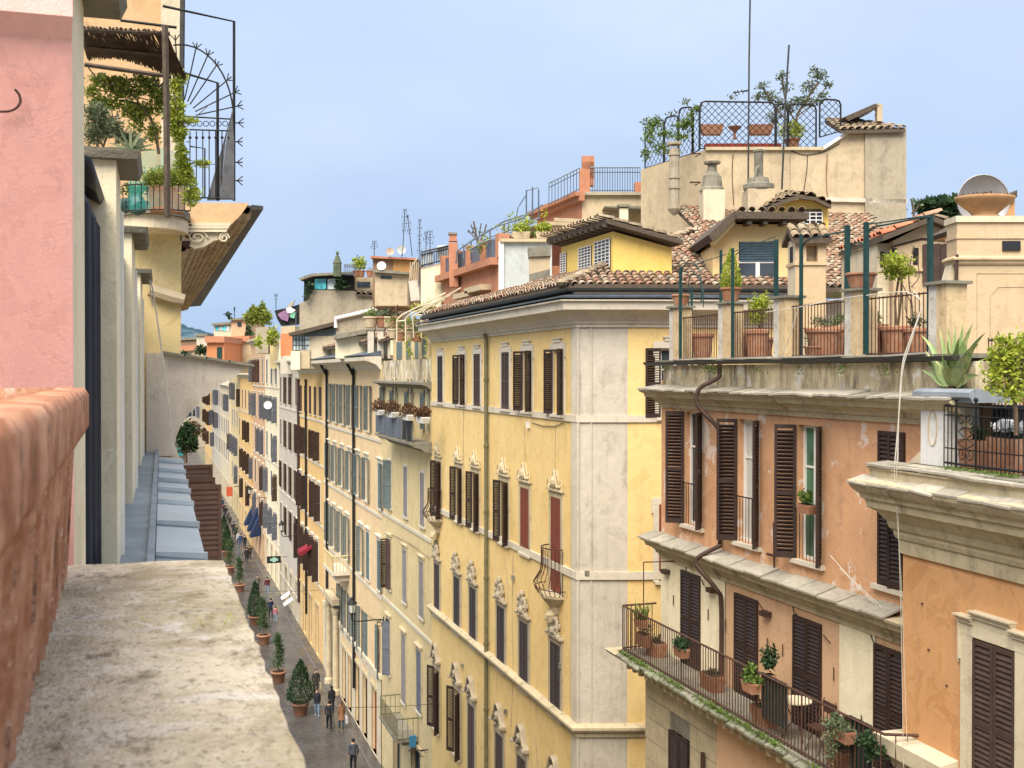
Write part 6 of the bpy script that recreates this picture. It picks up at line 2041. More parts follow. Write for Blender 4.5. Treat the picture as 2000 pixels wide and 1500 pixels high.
tiles_on(r4, F4, [(x1_ + .12, w4 + .15, zt4), (x0_ - .12, w4 + .15, zt4), (x0_ - .1, w4 / 2, zt4 + .32), (x1_ + .1, w4 / 2, zt4 + .32)], 'tileold', .24, .3)
blk(r4, 'gable', F4, [(1553, 466), (1613, 466), (1583, 446)], 'cream', w4 * .5 - .05, w4 * .5 + .05)
# --- niche house
F5 = FP(24.6, 1790)
r5 = thing('niche_house', 'low beige roof house with three dark niches and a bright red tiled gable', 'roof house', F5)
g5 = [(1745, 470), (1812, 436), (1866, 455), (1866, 640), (1745, 640)]
blk(r5, 'wall', F5, g5, 'beige', 0, 3)
blk(r5, 'side_wall', F5, [(1722, 472), (1746, 472), (1746, 640), (1722, 640)], 'cream', .3, 3)
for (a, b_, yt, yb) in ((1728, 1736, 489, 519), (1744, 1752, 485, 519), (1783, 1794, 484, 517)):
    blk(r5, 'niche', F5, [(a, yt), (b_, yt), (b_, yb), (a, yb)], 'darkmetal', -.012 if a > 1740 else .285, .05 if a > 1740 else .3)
mb = MB(); fbar(mb, F5, [(1742, 520), (1742, 482), (1800, 466), (1866, 470)], .02, -.03, 4); obj('moulding', mb, M['pipebrown'], r5)
blk(r5, 'moulding', F5, [(1745, 524), (1805, 524), (1805, 530), (1745, 530)], 'beige', -.05, 0)
for i in range(3):
    a, b_ = 1801 + i * 17, 1816 + i * 17; blk(r5, 'shutter', F5, [(a, 478), (b_, 476), (b_, 556), (a, 556)], 'brown2', -.06 - .04 * (i % 2), -.02)
q0, q1, q2_ = F5.px(1716, 462), F5.px(1812, 424), F5.px(1870, 448)
tiles_on(r5, F5, [(q0.x, 3, q0.z), (q0.x, -.3, q0.z), (q1.x, -.3, q1.z), (q1.x, 3, q1.z)], 'tilered', .22, .34)
tiles_on(r5, F5, [(q2_.x, -.3, q2_.z), (q2_.x, 3, q2_.z), (q1.x, 3, q1.z), (q1.x, -.3, q1.z)], 'tileold', .22, .34)
# --- beige block with the dish
F6 = FP(19.2, 1868)
r6 = thing('beige_parapet_block', 'smooth beige rendered block with a small black plaque under the satellite dish', 'building', F6)
X = lambda p: F6.px(p, 600).x
Z = lambda p: F6.px(1870, p).z
mb = MB(); mb.box(0, X(2300), 0, .45, Z(1000), Z(426)); obj('wall', mb, M['beige'], r6)
mb = MB(); mb.box(-.03, X(2300), -.04, .5, Z(434), Z(422)); obj('coping', mb, M['cream'], r6)
mb = MB(); mb.box(-.02, X(2300), -.02, .47, Z(466), Z(460) + 0); obj('moulding', mb, M['beige'], r6)
mb = MB(); mb.sweep([(0, 0), (.03, 0), (.05, .03), (.05, .06), (.09, .08), (.09, .11), (.02, .15), (0, .15)], [(0, .45), (0, 0), (X(2300), 0)]); o = obj('cornice', mb, M['beige'], r6); o.location = (0, 0, Z(517))
mb = MB()
for l in ([(1908, 720), (1908, 534), (2100, 534)], [(1934, 720), (1934, 578), (1950, 560), (2100, 560)]): fbar(mb, F6, l, .008, -.004, 4)
obj('panel_moulding', mb, M['tufa'], r6)
m, t, b = newmat('black_plaque'); b.inputs['Base Color'].default_value = (.015, .015, .016, 1); b.inputs['Roughness'].default_value = .35
blk(r6, 'plaque', F6, [(1957, 471), (1992, 471), (1992, 490), (1957, 490)], m, -.03, -.002)
blk(r6, 'side_buttress', F6, [(1868, 700), (1860, 700), (1852, 560), (1868, 500)], 'cream', .1, .4)
mb = MB(); fbar(mb, F6, [(1869, 497), (1868, 540), (1863, 640)], .03, -.05, 5); obj('downpipe', mb, M['pipebrown'], r6)
tD = thing('satellite_dish', 'large pale satellite dish on the beige block, partly behind the clay bowl', 'satellite dish', F6)
c_ = F6.px(1921, 392, .9); rr = 51 / FPX * 20
mb = MB(); n = 28; P = []; fs = []
for j in range(6):
    rj = rr * j / 5
    for k in range(n):
        a = 2 * math.pi * k / n; P.append((c_.x + rj * math.cos(a), .9 + .25 * (1 - (j / 5) ** 2) , c_.z + rj * math.sin(a)))
for j in range(5):
    for k in range(n): fs.append((j * n + k, j * n + (k + 1) % n, (j + 1) * n + (k + 1) % n, (j + 1) * n + k))
mb.faces(P, fs); mb.tube([(c_.x + rr * math.cos(a), .9, c_.z + rr * math.sin(a)) for a in [2 * math.pi * k / n for k in range(n + 1)]], .012, 5)
smooth(obj('dish', mb, simple('pale_dish_metal', (.36, .35, .36), .45, .2, .1), tD))
mb = MB(); mb.bar((c_.x, 1.0, c_.z), (c_.x, .95, Z(470)), .05); mb.bar((c_.x, .95, Z(470)), (c_.x, .4, Z(470)), .05); obj('bracket', mb, M['gutterdk'], tD)
def bl(mb):
    foliage_mb(mb, (0, 0, .36), (.44, .3, .05), 420, .05, asp=.5)
    for _ in range(30): mb.blade((rnd.uniform(-.3, .45), rnd.uniform(-.2, .2), .34), (rnd.uniform(-.5, .5), 0, 1), rnd.uniform(.05, .14), .004, .3, 3)
tb = thing('clay_bowl', 'wide clay bowl of dry heather standing on the beige block', 'planter', F6, off=(F6.px(1923, 420, .22).x, .22, Z(422)))
mb = MB(); k = 19.55 / FPX
mb.lathe((0, 0, 0), [(30 * k, 0), (30 * k, 3 * k), (24 * k, 6 * k), (30 * k, 12 * k), (45 * k, 24 * k), (54 * k, 32 * k), (57 * k, 36 * k), (57 * k, 40 * k), (53 * k, 41 * k), (50 * k, 37 * k)], 28, 1, .75); smooth(obj('bowl', mb, simple('ochre_clay', (.40, .225, .11), .85, scale=5, bs=.3), tb))
mb = MB(); bl(mb); obj('foliage', mb, M['leafbrown'], tb)
blk(r6, 'rear_roof', F6, [(1966, 414), (2100, 330), (2100, 345), (1975, 422)], 'wood', 2.2, 3.5); blk(r6, 'rear_gable', F6, [(1972, 424), (2100, 343), (2100, 424)], 'orange2', 2.3, 3.4)
# umbrella pine and faint far trees
pn = plant('umbrella_pine', 'dark umbrella pine beyond the roofs left of the satellite dish', 'tree', 150, [(1835, 402, 38, 10), (1815, 408, 20, 9), (1855, 412, 25, 14), (1840, 415, 30, 8), (1880, 402, 30, 14)], 'leafdark', 1.0, 330, [([(1842, 470), (1840, 430), (1830, 410)], .5), ([(1856, 470), (1858, 430), (1866, 408)], .4)], dy=.8)
plant('bare_tree', 'faint bare tree behind the red tiled gable', 'tree', 120, [(1785, 400, 16, 16)], 'leafolive', .4, 10, [([(1785, 440), (1784, 410), (1780, 388)], .12), ([(1784, 420), (1795, 400)], .08)], shell=0)
plant('bare_tree', 'bare straggling crown rising between curved arbour rails', 'tree', 75, [(930, 450, 20, 16)], 'leafolive', .3, 6, [([(935, 500), (932, 470), (925, 432)], .06), ([(933, 480), (945, 455), (950, 438)], .05), ([(932, 470), (915, 450)], .04), ([(934, 475), (920, 440)], .04), ([(934, 470), (940, 436)], .04)], shell=0)
# ---------------------------------------------------------------- roofs and terraces behind the row
def house2(d, px, name, label, cat='building'):
    F_ = FP(d, px); return F_, thing(name, label, cat, F_)
def rail(root, F_, l, h, n, y=0.0, r=.02, mat='gutter', mid=True, name='terrace_rail'):
    """picture polyline of the rail foot, height h in metres, n bars"""
    P = [F_.px(a, b_, y) for a, b_ in l]; P = [Vector((p.x, y, p.z)) for p in P]
    up = Vector((0, 0, h)); mb = MB(); mb.tube([p + up for p in P], r * 1.4, 5); mb.tube([p + up * .12 for p in P], r, 4)
    if mid: mb.tube([p + up * .82 for p in P], r, 4)
    obj(name, mb, M[mat], root)
    mb = MB(); tot = sum((P[i + 1] - P[i]).length for i in range(len(P) - 1))
    for i in range(len(P) - 1):
        k = max(1, int(n * (P[i + 1] - P[i]).length / tot))
        for j in range(k + 1):
            q = P[i].lerp(P[i + 1], j / k); mb.tube([q, q + up], r * .7, 4)
    obj(name + '_bars', mb, M[mat], root, kind='stuff')

# red terrace house
F_, t_ = house2(50, 1137, 'red_terrace_house', 'brick-red house with a flat railed terrace and square piers')
blk(t_, 'front_wall', F_, [(1137, 382), (1256, 380), (1256, 560), (1137, 560)], 'tufa', 0, 5)
Fl = Fr(F_.wld(0, 0, 0), -math.pi / 2); a_ = Fl.px(1048, 445)
mb = MB(); zc_ = Fl.px(1137, 384).z; mb.prism([(a_.x, 14), (0, 14), (0, zc_), (a_.x, zc_)], 'y', .0, .4)
o = obj('side_wall', mb, M['terra_wall'], t_); o.rotation_euler = (0, 0, -math.pi / 2 - F_.phi)
mb = MB(); mb.box(a_.x - .3, .3, -.45, .0, zc_ - .02, zc_ + .16); mb.box(a_.x - .3, .3, -.25, .0, zc_ - .22, zc_ - .022); o = obj('cornice', mb, M['terra_wall'], t_); o.rotation_euler = (0, 0, -math.pi / 2 - F_.phi)
mb = MB(); mb.box(a_.x - .2, -1.2, -1.6, .0, zc_ - 1.15, zc_ - 1.08)
for i in range(7): mb.box(a_.x + i * 1.2, a_.x + i * 1.2 + .1, -1.7, 0, zc_ - 1.3, zc_ - 1.15)
o = obj('awning_frame', mb, M['tufa'], t_); o.rotation_euler = (0, 0, -math.pi / 2 - F_.phi)
blk(t_, 'cornice', F_, [(1137, 376), (1256, 376), (1256, 382), (1137, 382)], 'tufagrey', -.2, 5)
for (a, b_, yt, yb) in ((1132, 1152, 331, 376), (1240, 1254, 356, 378)):
    blk(t_, 'pier', F_, [(a, yt), (b_, yt), (b_, yb), (a, yb)], 'terra_wall', -.1, .4)
for (a, b_, yt, yb, dd) in ((1090, 1111, 350, 392, 4.5), (1050, 1070, 369, 406, 9)):
    F7 = FP(50 + dd, a); blk(t_, 'pier', F7, [(a, yt), (b_, yt), (b_, yb), (a, yb)], 'terra_wall', 0, .5)
    o = t_.children[-1]
for o in [c for c in t_.children if c.name.startswith('pier')][-2:]: pass
rail(t_, F_, [(1152, 378), (1250, 378)], 1.15, 20, 0, .022)
rail(t_, F_, [(1072, 404), (1132, 374)], 1.05, 10, .2, .022)
blk(t_, 'canopy_wall', F_, [(1176, 410), (1256, 410), (1256, 416), (1176, 412)], 'stonedk', -1.2, 0)
F_, t_ = house2(48, 1216, 'chimney', 'slim cream chimney in front of the red terrace house', 'chimney')
blk(t_, 'stack', F_, [(1211, 406), (1227, 406), (1227, 470), (1211, 470)], 'creamwall', 0, .5); blk(t_, 'cap', F_, [(1207, 399), (1231, 399), (1229, 404), (1209, 404)], 'stonedk', -.1, .6)
# hedge terrace with grey-blue wall
F_, t_ = house2(47, 1015, 'blue_grey_wall_house', 'roof house with a peeling blue-grey wall under planted troughs')
m, t, b = newmat('x'); bpy.data.materials.remove(m)
M['bluewall'] = plaster('blue_grey_wall', (.44, .47, .47), (.36, .39, .39), .5, .4, (.2, .2, .19), peel=.25, peelcol=(.3, .24, .18))
blk(t_, 'wall', F_, [(982, 472), (1078, 472), (1078, 600), (982, 600)], 'bluewall', 0, 4)
blk(t_, 'coping', F_, [(976, 467), (1084, 467), (1084, 473), (976, 473)], 'stone', -.2, 1)
blk(t_, 'flashing', F_, [(974, 472), (984, 472), (984, 580), (974, 580)], 'whitepaint', -.1, .3)
for i, (a, b_) in enumerate(((1001, 1036), (1046, 1078))):
    q = F_.px((a + b_) / 2, 466, .3); wd = F_.px(b_, 466, .3).x - F_.px(a, 466, .3).x
    def lv(mb): foliage_mb(mb, (0, 0, .45), (wd * .5, .25, .2), 420, .13)
    pot_plant('trough', ['long trough of green plants on the blue-grey wall, left one', 'long trough of green plants on the blue-grey wall, right one'][i], 'trough', F_.wld(q.x, .3, q.z), .3, .28, lv, mat='leafyellow', potmat='tufa', rectw=(wd * .5, .16), rz=F_.phi, group='troughs on the blue-grey wall')
F_, t_ = house2(41, 1053, 'chimney', 'broad sooty chimney block beside the yellow dormer', 'chimney')
blk(t_, 'stack', F_, [(1034, 500), (1074, 498), (1074, 575), (1034, 575)], 'tufa', 0, 1); blk(t_, 'cap', F_, [(1031, 484), (1076, 482), (1076, 500), (1033, 502)], 'stonedk', -.1, 1.1); blk(t_, 'flashing', F_, [(1034, 536), (1074, 526), (1074, 545), (1034, 556)], 'stonedk', -.15, 0)
# arbour of curved rails running down from the red terrace
mb = MB(); F_ = FP(52, 1000)
for dx, dy in ((0, 0), (-14, 10)):
    for l in ([(905 + dx, 505 + dy), (906 + dx, 482 + dy), (920 + dx, 470 + dy), (945 + dx, 455 + dy), (985 + dx, 432 + dy), (1030 + dx, 418 + dy), (1060 + dx, 400 + dy)], [(930 + dx, 478 + dy), (960 + dx, 462 + dy), (1010 + dx, 444 + dy), (1055 + dx, 425 + dy)]): fbar(mb, F_, l, .035, dx * .05, 5)
for px_, a, b_ in ((920, 470, 508), (957, 452, 500), (985, 436, 470), (1028, 372, 470), (1040, 365, 430), (1052, 370, 430)): fbar(mb, F_, [(px_, a), (px_, b_)], .035, 0, 5)
fbar(mb, F_, [(1005, 440), (1012, 405), (1028, 380)], .025, 0, 5); fbar(mb, F_, [(1028, 372), (1052, 366)], .03, 0, 5)
solo('arbour_rails', mb, M['gutter'], 'grey curved arbour rails stepping down from the red terrace', 'arbour', fr=F_)
plant('climber', 'pale green climber scrambling over the grey arbour rails', 'climber', 51.5, [(1010, 432, 22, 8), (985, 446, 18, 12), (1035, 435, 22, 14), (1060, 450, 16, 8), (950, 470, 12, 10), (998, 420, 8, 12), (915, 486, 10, 8), (1065, 420, 8, 14), (990, 470, 12, 10)], 'leafyellow', .16, 24, shell=0)
plant('climber', 'darker climber on the lower arbour posts', 'climber', 51, [(1060, 462, 20, 8), (940, 485, 10, 14), (1040, 455, 10, 10)], 'leafmid', .16, 30, shell=0)
# salmon house with grey screen panels
F_, t_ = house2(50, 975, 'salmon_terrace_house', 'salmon house with grey screen panels between little red piers on its terrace')
Fl = Fr(F_.wld(0, 0, 0), -math.pi / 2 + R(0)); a_ = Fl.px(866, 556); zc_ = Fl.px(975, 516).z
def sub(name, mat, fn, y0, y1):
    mb = MB(); fn(mb); o = obj(name, mb, M[mat], t_); o.rotation_euler = (0, 0, -math.pi / 2 - F_.phi); return o
sub('wall', 'terra_wall', lambda mb: mb.prism([(a_.x, 14), (0, 14), (0, zc_), (a_.x, zc_)], 'y', 0, 3), 0, 0)
sub('cornice', 'terra_wall', lambda mb: mb.box(a_.x - .3, 0, -.4, 0, zc_ - .02, zc_ + .3), 0, 0)
sub('awning', 'tufa', lambda mb: (mb.box(-L_ * .75, -L_ * .35, -.7, 0, zc_ - 1.0, zc_ - .86), mb.box(-L_ * .62, -L_ * .2, -.9, 0, zc_ - 1.6, zc_ - 1.5)) , 0, 0) if False else None
for (u0, u1, dz) in ((.35, .62, -.95), (.12, .4, -.8)):
    sub('awning_box', 'tufa', lambda mb: mb.box(a_.x * u1, a_.x * u0, -.5, 0, zc_ + dz - .25, zc_ + dz), 0, 0)
n = 4
for i in range(n + 1):
    x = a_.x * i / n; sub('pier', 'terra_wall', lambda mb: mb.box(x - .25, x + .25, -.1, .4, zc_ + .302, zc_ + 1.35), 0, 0)
    if i < n:
        x2 = a_.x * (i + 1) / n; sub('screen_panel', 'slate', lambda mb: mb.box(x2 + .25, x - .25, .05, .1, zc_ + .31, zc_ + 1.2), 0, 0)
F_, t_ = house2(56, 884, 'chimney', 'tapering brick-red chimney between glass screens and salmon terrace', 'chimney')
blk(t_, 'stack', F_, [(876, 474), (893, 474), (895, 560), (878, 560)], 'terra_wall', 0, .5); blk(t_, 'cowl', F_, [(879, 458), (890, 458), (893, 471), (876, 471)], 'terra_wall', 0, .45); blk(t_, 'cap', F_, [(875, 454), (892, 454), (892, 458), (875, 458)], 'stonedk', -.05, .5)
# cream block with glass screens
F_, t_ = house2(60, 850, 'cream_roof_house', 'cream roof house with glass balcony screens left of the tapering chimney')
blk(t_, 'wall', F_, [(822, 523), (876, 510), (876, 545), (862, 552), (862, 600), (822, 600)], 'creamwall', 0, 4)
blk(t_, 'lower_wall', F_, [(862, 545), (878, 545), (878, 590), (862, 590)], 'ochre', -.3, 3)
M['paleglass'] = glassmat('pale_screen_glass', (.32, .36, .37), .15)
for i, (a, b_, yt, yb) in enumerate(((821, 832, 498, 522), (834, 846, 493, 519), (854, 875, 480, 510))): blk(t_, 'glass_screen', F_, [(a, yt), (b_, yt - 2), (b_, yb - 2), (a, yb)], 'paleglass', -.05, 0)
rail(t_, F_, [(822, 522), (876, 509)], .8, 16, -.1, .03, 'gutterdk', name='screen_rail')
# brown penthouse with dishes
F_, t_ = house2(74, 770, 'brown_penthouse', 'brown flat-roofed penthouse carrying white satellite dishes')
M['brownwall'] = plaster('brown_render', (.27, .17, .105), (.22, .13, .08), .5, .4)
M['amber'] = plaster('amber_render', (.46, .24, .085), (.40, .2, .07), .3, .3)
blk(t_, 'wall', F_, [(728, 504), (815, 504), (815, 600), (728, 600)], 'brownwall', 0, 5)
blk(t_, 'wall', F_, [(768, 508), (803, 510), (800, 533), (768, 530)], 'amber', -.1, 0)
blk(t_, 'roof', F_, [(725, 501), (815, 505), (815, 509), (725, 505)], 'terra_wall', -.4, 5)
blk(t_, 'lean_to_roof', F_, [(733, 531), (800, 536), (806, 541), (738, 537)], 'stonedk', -2, 0)
blk(t_, 'lower_wall', F_, [(738, 538), (800, 541), (800, 600), (738, 600)], 'tufa', -1.6, 0)
blk(t_, 'window', F_, [(749, 542), (770, 543), (770, 549), (749, 548)], 'glass', -1.65, -1.6)
def dish(label, d, px_, py_, r_, tilt=.3, mat='whitepaint', group=None, face=0.0):
    F_ = FP(d, px_); q = F_.px(px_, py_); k = d / FPX * r_; n = 16
    t_ = thing('satellite_dish', label, 'satellite dish', F_, off=(0, 0, 0), group=group)
    mb = MB(); P = []; fs = []
    Rm = Matrix.Rotation(face, 3, 'Z') @ Matrix.Rotation(-tilt, 3, 'X')
    for j in range(4):
        for a_ in range(n):
            a = 2 * math.pi * a_ / n; v_ = Rm @ Vector((k * j / 3 * math.cos(a), k * .25 * (1 - (j / 3) ** 2), k * j / 3 * math.sin(a)))
            P.append((q.x + v_.x, v_.y, q.z + v_.z))
    for j in range(3):
        for a_ in range(n): fs.append((j * n + a_, j * n + (a_ + 1) % n, (j + 1) * n + (a_ + 1) % n, (j + 1) * n + a_))
    mb.faces(P, fs); smooth(obj('dish', mb, M[mat], t_))
    mb = MB(); mb.bar((q.x, .1, q.z - k * .3), (q.x, .15, q.z - k * 1.7), k * .08); mb.bar((q.x, .05, q.z - k * .9), (q.x, -k * .9, q.z - k * .1), k * .05); mb.blob((q.x, -k * .9, q.z - k * .1), k * .12, 6, 4); obj('arm', mb, M['gutterdk'], t_)
M['dishgrey'] = simple('grey_dish', (.42, .44, .42), .6)
M['dishtan'] = simple('tan_dish', (.45, .33, .26), .6)
dish('white satellite dish on the brown penthouse wall, lower of its three', 72, 745, 519, 9, .3)
dish('tan satellite dish standing on the left of the brown penthouse roof', 73, 762, 491, 8, .2, 'dishtan')
dish('grey-green satellite dish beside the lattice antennas on the penthouse roof', 73, 784, 488, 9, .2, 'dishgrey')
dish('white satellite dish low on the street front of the pinkish house', 104, 523, 791, 8, .1)
def yagi(px_, yt, yb, d, label, n=6, w=5, lean=0):
    F_ = FP(d, px_); t_ = thing('antenna', label, 'antenna', F_)
    k = d / FPX
    mb = MB(); fbar(mb, F_, [(px_ + lean, yt), (px_, yb)], .75 * k, 0, 4); obj('mast', mb, M['gutterdk'], t_)
    mb = MB()
    for i in range(n):
        y_ = yt + 3 + i * (yb - yt) * .5 / n; x_ = px_ + lean * (1 - i * .5 / n); ww = w * (.6 + .4 * ((i * 7) % 3) / 2)
        fbar(mb, F_, [(x_ - ww, y_), (x_ + ww, y_ - 1)], .45 * k, 0, 3)
        if i % 2 == 0: fbar(mb, F_, [(x_ - ww, y_ - 4), (x_ - ww, y_ + 4)], .4 * k, 0, 3); fbar(mb, F_, [(x_ + ww, y_ - 5), (x_ + ww, y_ + 3)], .4 * k, 0, 3)
    obj('aerial', mb, M['gutterdk'], t_)
yagi(786, 408, 500, 70, 'tallest aerial in the cluster above the penthouse', 7, 5, 5)
yagi(805, 420, 500, 70, 'leaning aerial just right of the tallest one in the cluster', 6, 4, -9)
yagi(818, 428, 560, 66, 'thick aerial with close rungs above the white steps', 9, 4, 2)
yagi(832, 452, 500, 68, 'short aerial left of the glass screens', 4, 5)
yagi(840, 450, 505, 69, 'second short aerial with wide rungs by the glass screens', 5, 7)
yagi(731, 470, 505, 75, 'small aerial on the left edge of the penthouse roof', 4, 6)
yagi(539, 574, 604, 120, 'lone T-shaped aerial above the purple cloth', 2, 5)
yagi(458, 600, 625, 180, 'small far aerial on the hilltop house', 2, 2)
# big grey-brown wall with veranda
F_, t_ = house2(86, 690, 'veranda_house', 'big bare grey-brown house wall with a glazed veranda on top')
blk(t_, 'wall', F_, [(612, 566), (692, 568), (700, 575), (783, 575), (783, 720), (585, 720), (585, 592), (600, 588)], 'tufagrey', 0, 8)
blk(t_, 'veranda', F_, [(612, 540), (692, 536), (692, 567), (612, 566)], 'darkmetal', .0, 4)
blk(t_, 'veranda_side', F_, [(593, 545), (612, 540), (612, 568), (600, 590), (592, 590)], 'gutterdk', .2, 4)
M['teal'] = glassmat('teal_glass', (.06, .36, .40), .1)
for (a, b_) in ((615, 637), (640, 655)): blk(t_, 'window', F_, [(a, 545), (b_, 544), (b_, 565), (a, 565)], 'teal' if a < 620 else 'paleglass', -.06, -.002)
blk(t_, 'veranda_roof', F_, [(587, 545), (612, 536), (692, 532), (692, 536), (614, 541), (590, 549)], 'stonedk', -.8, 4)
blk(t_, 'penthouse', F_, [(692, 541), (727, 541), (727, 568), (692, 566)], 'tufa', .3, 4)
blk(t_, 'window', F_, [(697, 550), (722, 550), (722, 561), (697, 561)], 'glass', .24, .3)
q0, q1 = F_.px(695, 575, -.2), F_.px(775, 578, -.2); zz = F_.px(720, 557, 1.5).z
tiles_on(t_, F_, [(q0.x, -.3, q0.z), (q1.x, -.3, q1.z), (q1.x, 3, zz + .2), (q0.x, 3, zz + .2)], 'tileold', .45, .5)
plant('creeper', 'dark creeper round the veranda', 'creeper', 85.5, [(668, 552, 10, 12), (605, 560, 6, 14), (600, 575, 5, 12), (655, 560, 5, 6)], 'leafdark', .3, 60)
F_, t_ = house2(84, 659, 'turret', 'mossy little turret with a ball finial on the veranda roof', 'turret')
q = F_.px(659, 540); k = 84 / FPX; mb = MB(); mb.lathe((q.x, 0, q.z), [(8 * k, 0), (8 * k, 25 * k), (9 * k, 26 * k), (7 * k, 30 * k), (3.5 * k, 40 * k), (1.2 * k, 41 * k), (3 * k, 44 * k), (3 * k, 47 * k), (.8 * k, 50 * k)], 8); obj('turret_body', mb, plaster('mossy_stone', (.12, .14, .09), (.07, .09, .05), .5, .5), t_)
for i, px_ in enumerate((696, 706, 722)):
    def lv(mb): foliage_mb(mb, (0, 0, 1.0), (.35, .3, .45), 160, .25)
    q = FP(85, px_).px(px_, 541); pot_plant('potted_shrub', ['upright potted shrub on the veranda terrace, left of a pair', 'upright potted shrub on the veranda terrace, right of a pair', 'empty-looking low pot next to the penthouse wall'][i], 'potted shrub', FP(85, px_).wld(q.x, 0, q.z), .28, .5, lv if i < 2 else (lambda mb: foliage_mb(mb, (0, 0, .6), (.2, .2, .1), 30, .1)), mat='leafyellow' if i < 2 else 'leafmid')
rail(t_, FP(85, 659), [(672, 540), (692, 541)], .8, 6, .5, .03, 'slate')
# white fire-stair / steps under the aerials
F_, t_ = house2(68, 812, 'white_stair_turret', 'whitewashed stepped turret below the thick aerial', 'stair turret')
for i in range(5): blk(t_, 'step', F_, [(797 + i * 1.5, 548 + i * 8), (817 + i * 1, 546 + i * 8), (816 + i, 555 + i * 8), (799 + i, 557 + i * 8)], 'offwhite', -i * .1, .8)
mb = MB()
for k in range(5): fbar(mb, F_, [(802 + k * 4, 512), (800 + k * 4, 548)], .035, 0, 4)
fbar(mb, F_, [(815, 505), (805, 520), (800, 548)], .05, 0, 4); obj('stair_rail', mb, M['tufa'], t_)
# rough wall, glazed veranda, small houses nearer
F_, t_ = house2(78, 680, 'rough_walled_house', 'low roof house with a rough grey wall and a white pipe along its edge')
blk(t_, 'wall', F_, [(657, 622), (740, 606), (765, 600), (765, 720), (657, 720)], 'tufagrey', 0, 5)
mb = MB(); fbar(mb, F_, [(656, 640), (656, 622), (700, 612), (760, 598), (800, 578), (860, 545)], .14, -.2, 7); obj('white_pipe', mb, M['whitepaint'], t_)
mb = MB(); fbar(mb, F_, [(752, 598), (860, 558)], .22, -.1, 4); obj('roof_beam', mb, M['whitepaint'], t_)
F_, t_ = house2(80, 612, 'glazed_veranda_house', 'roof house with a blue-framed glazed veranda under a shed roof')
blk(t_, 'wall', F_, [(604, 657), (656, 657), (656, 720), (604, 720)], 'cream', 0, 5)
blk(t_, 'roof', F_, [(567, 651), (600, 643), (656, 629), (656, 636), (600, 651), (569, 657)], 'wood', -.7, 5)
blk(t_, 'glazing', F_, [(594, 651), (656, 640), (656, 656), (594, 657)], 'bluegrey', .0, .1); blk(t_, 'glazing', F_, [(572, 656), (594, 650), (604, 658), (604, 684), (572, 684)], 'paleglass', .02, .1)
mb = MB()
for px_ in (572, 578, 584, 590, 594, 611, 626, 640, 655): fbar(mb, F_, [(px_, 655), (px_, 684 if px_ < 600 else 657)], .035, -.03, 4)
for y_ in (664, 674, 684): fbar(mb, F_, [(572, y_), (604, y_)], .03, -.03, 4)
split_parts(obj('glazing_bars', mb, M['bluegrey'], t_), 'glazing_bar')
blk(t_, 'lower_wall', F_, [(570, 686), (588, 686), (588, 722), (570, 722)], 'creamwall', -.4, 2); blk(t_, 'lower_wall', F_, [(588, 684), (606, 684), (606, 720), (588, 720)], 'tufa', -.2, 2)
F_, t_ = house2(98, 558, 'bright_orange_wall', 'bright orange roof house wall between shrubs and the glazed veranda', 'building')
M['vivid'] = plaster('vivid_orange', (.52, .2, .09), (.47, .18, .08), .2, .2)
blk(t_, 'wall', F_, [(548, 652), (576, 650), (576, 696), (548, 696)], 'vivid', 0, 4); blk(t_, 'wall', F_, [(548, 638), (576, 636), (576, 652), (548, 652)], 'tufa', .05, 4); blk(t_, 'wall', F_, [(548, 696), (576, 694), (576, 730), (548, 730)], 'offwhite', -.1, 3)
F_, t_ = house2(110, 515, 'tufted_wall_house', 'grey block wall with shrubs, above the pinkish house', 'building')
blk(t_, 'wall', F_, [(499, 640), (524, 638), (524, 690), (499, 690)], 'tufagrey', 0, 4); blk(t_, 'wall', F_, [(528, 670), (548, 668), (548, 720), (528, 720)], 'ochre', -.2, 3)
plant('shrub', 'round olive-green shrub on the skyline left of the purple cloth', 'shrub', 112, [(490, 622, 14, 14), (505, 618, 24, 17), (495, 608, 8, 10), (513, 603, 6, 12), (520, 622, 14, 14)], 'leaflush', .35, 170)
plant('shrub', 'yellow-green shrub below the purple cloth', 'shrub', 108, [(535, 655, 11, 14), (528, 668, 6, 10), (505, 668, 6, 14)], 'leafyellow', .4, 110)
F_, t_ = house2(104, 560, 'roof_arbour', 'roof arbour draped with dark, purple and green cloths and a folded parasol', 'arbour')
blk(t_, 'dark_cloth', F_, [(535, 606), (565, 600), (596, 590), (596, 612), (588, 632), (548, 636), (540, 622)], 'darkmetal', .2, 1.5)
M['purple'] = simple('purple_cloth', (.25, .14, .24), .9, scale=2); M['mint'] = simple('mint_cloth', (.2, .5, .33), .9, scale=2)
blk(t_, 'purple_cloth', F_, [(542, 614), (556, 606), (566, 612), (562, 628), (550, 624)], 'purple', -.1, .15); blk(t_, 'mint_cloth', F_, [(566, 608), (577, 610), (575, 622), (567, 620)], 'mint', -.1, .15); blk(t_, 'pale_cloth', F_, [(559, 603), (568, 600), (578, 606), (570, 612), (562, 611)], 'whitepaint', -.2, -.12)
blk(t_, 'parasol', F_, [(560, 602), (567, 592), (576, 586), (572, 596), (563, 605)], 'tufagrey', -.1, .2)
mb = MB(); fbar(mb, F_, [(578, 608), (578, 640)], .05, -.1, 4); obj('pole', mb, M['gutter'], t_)
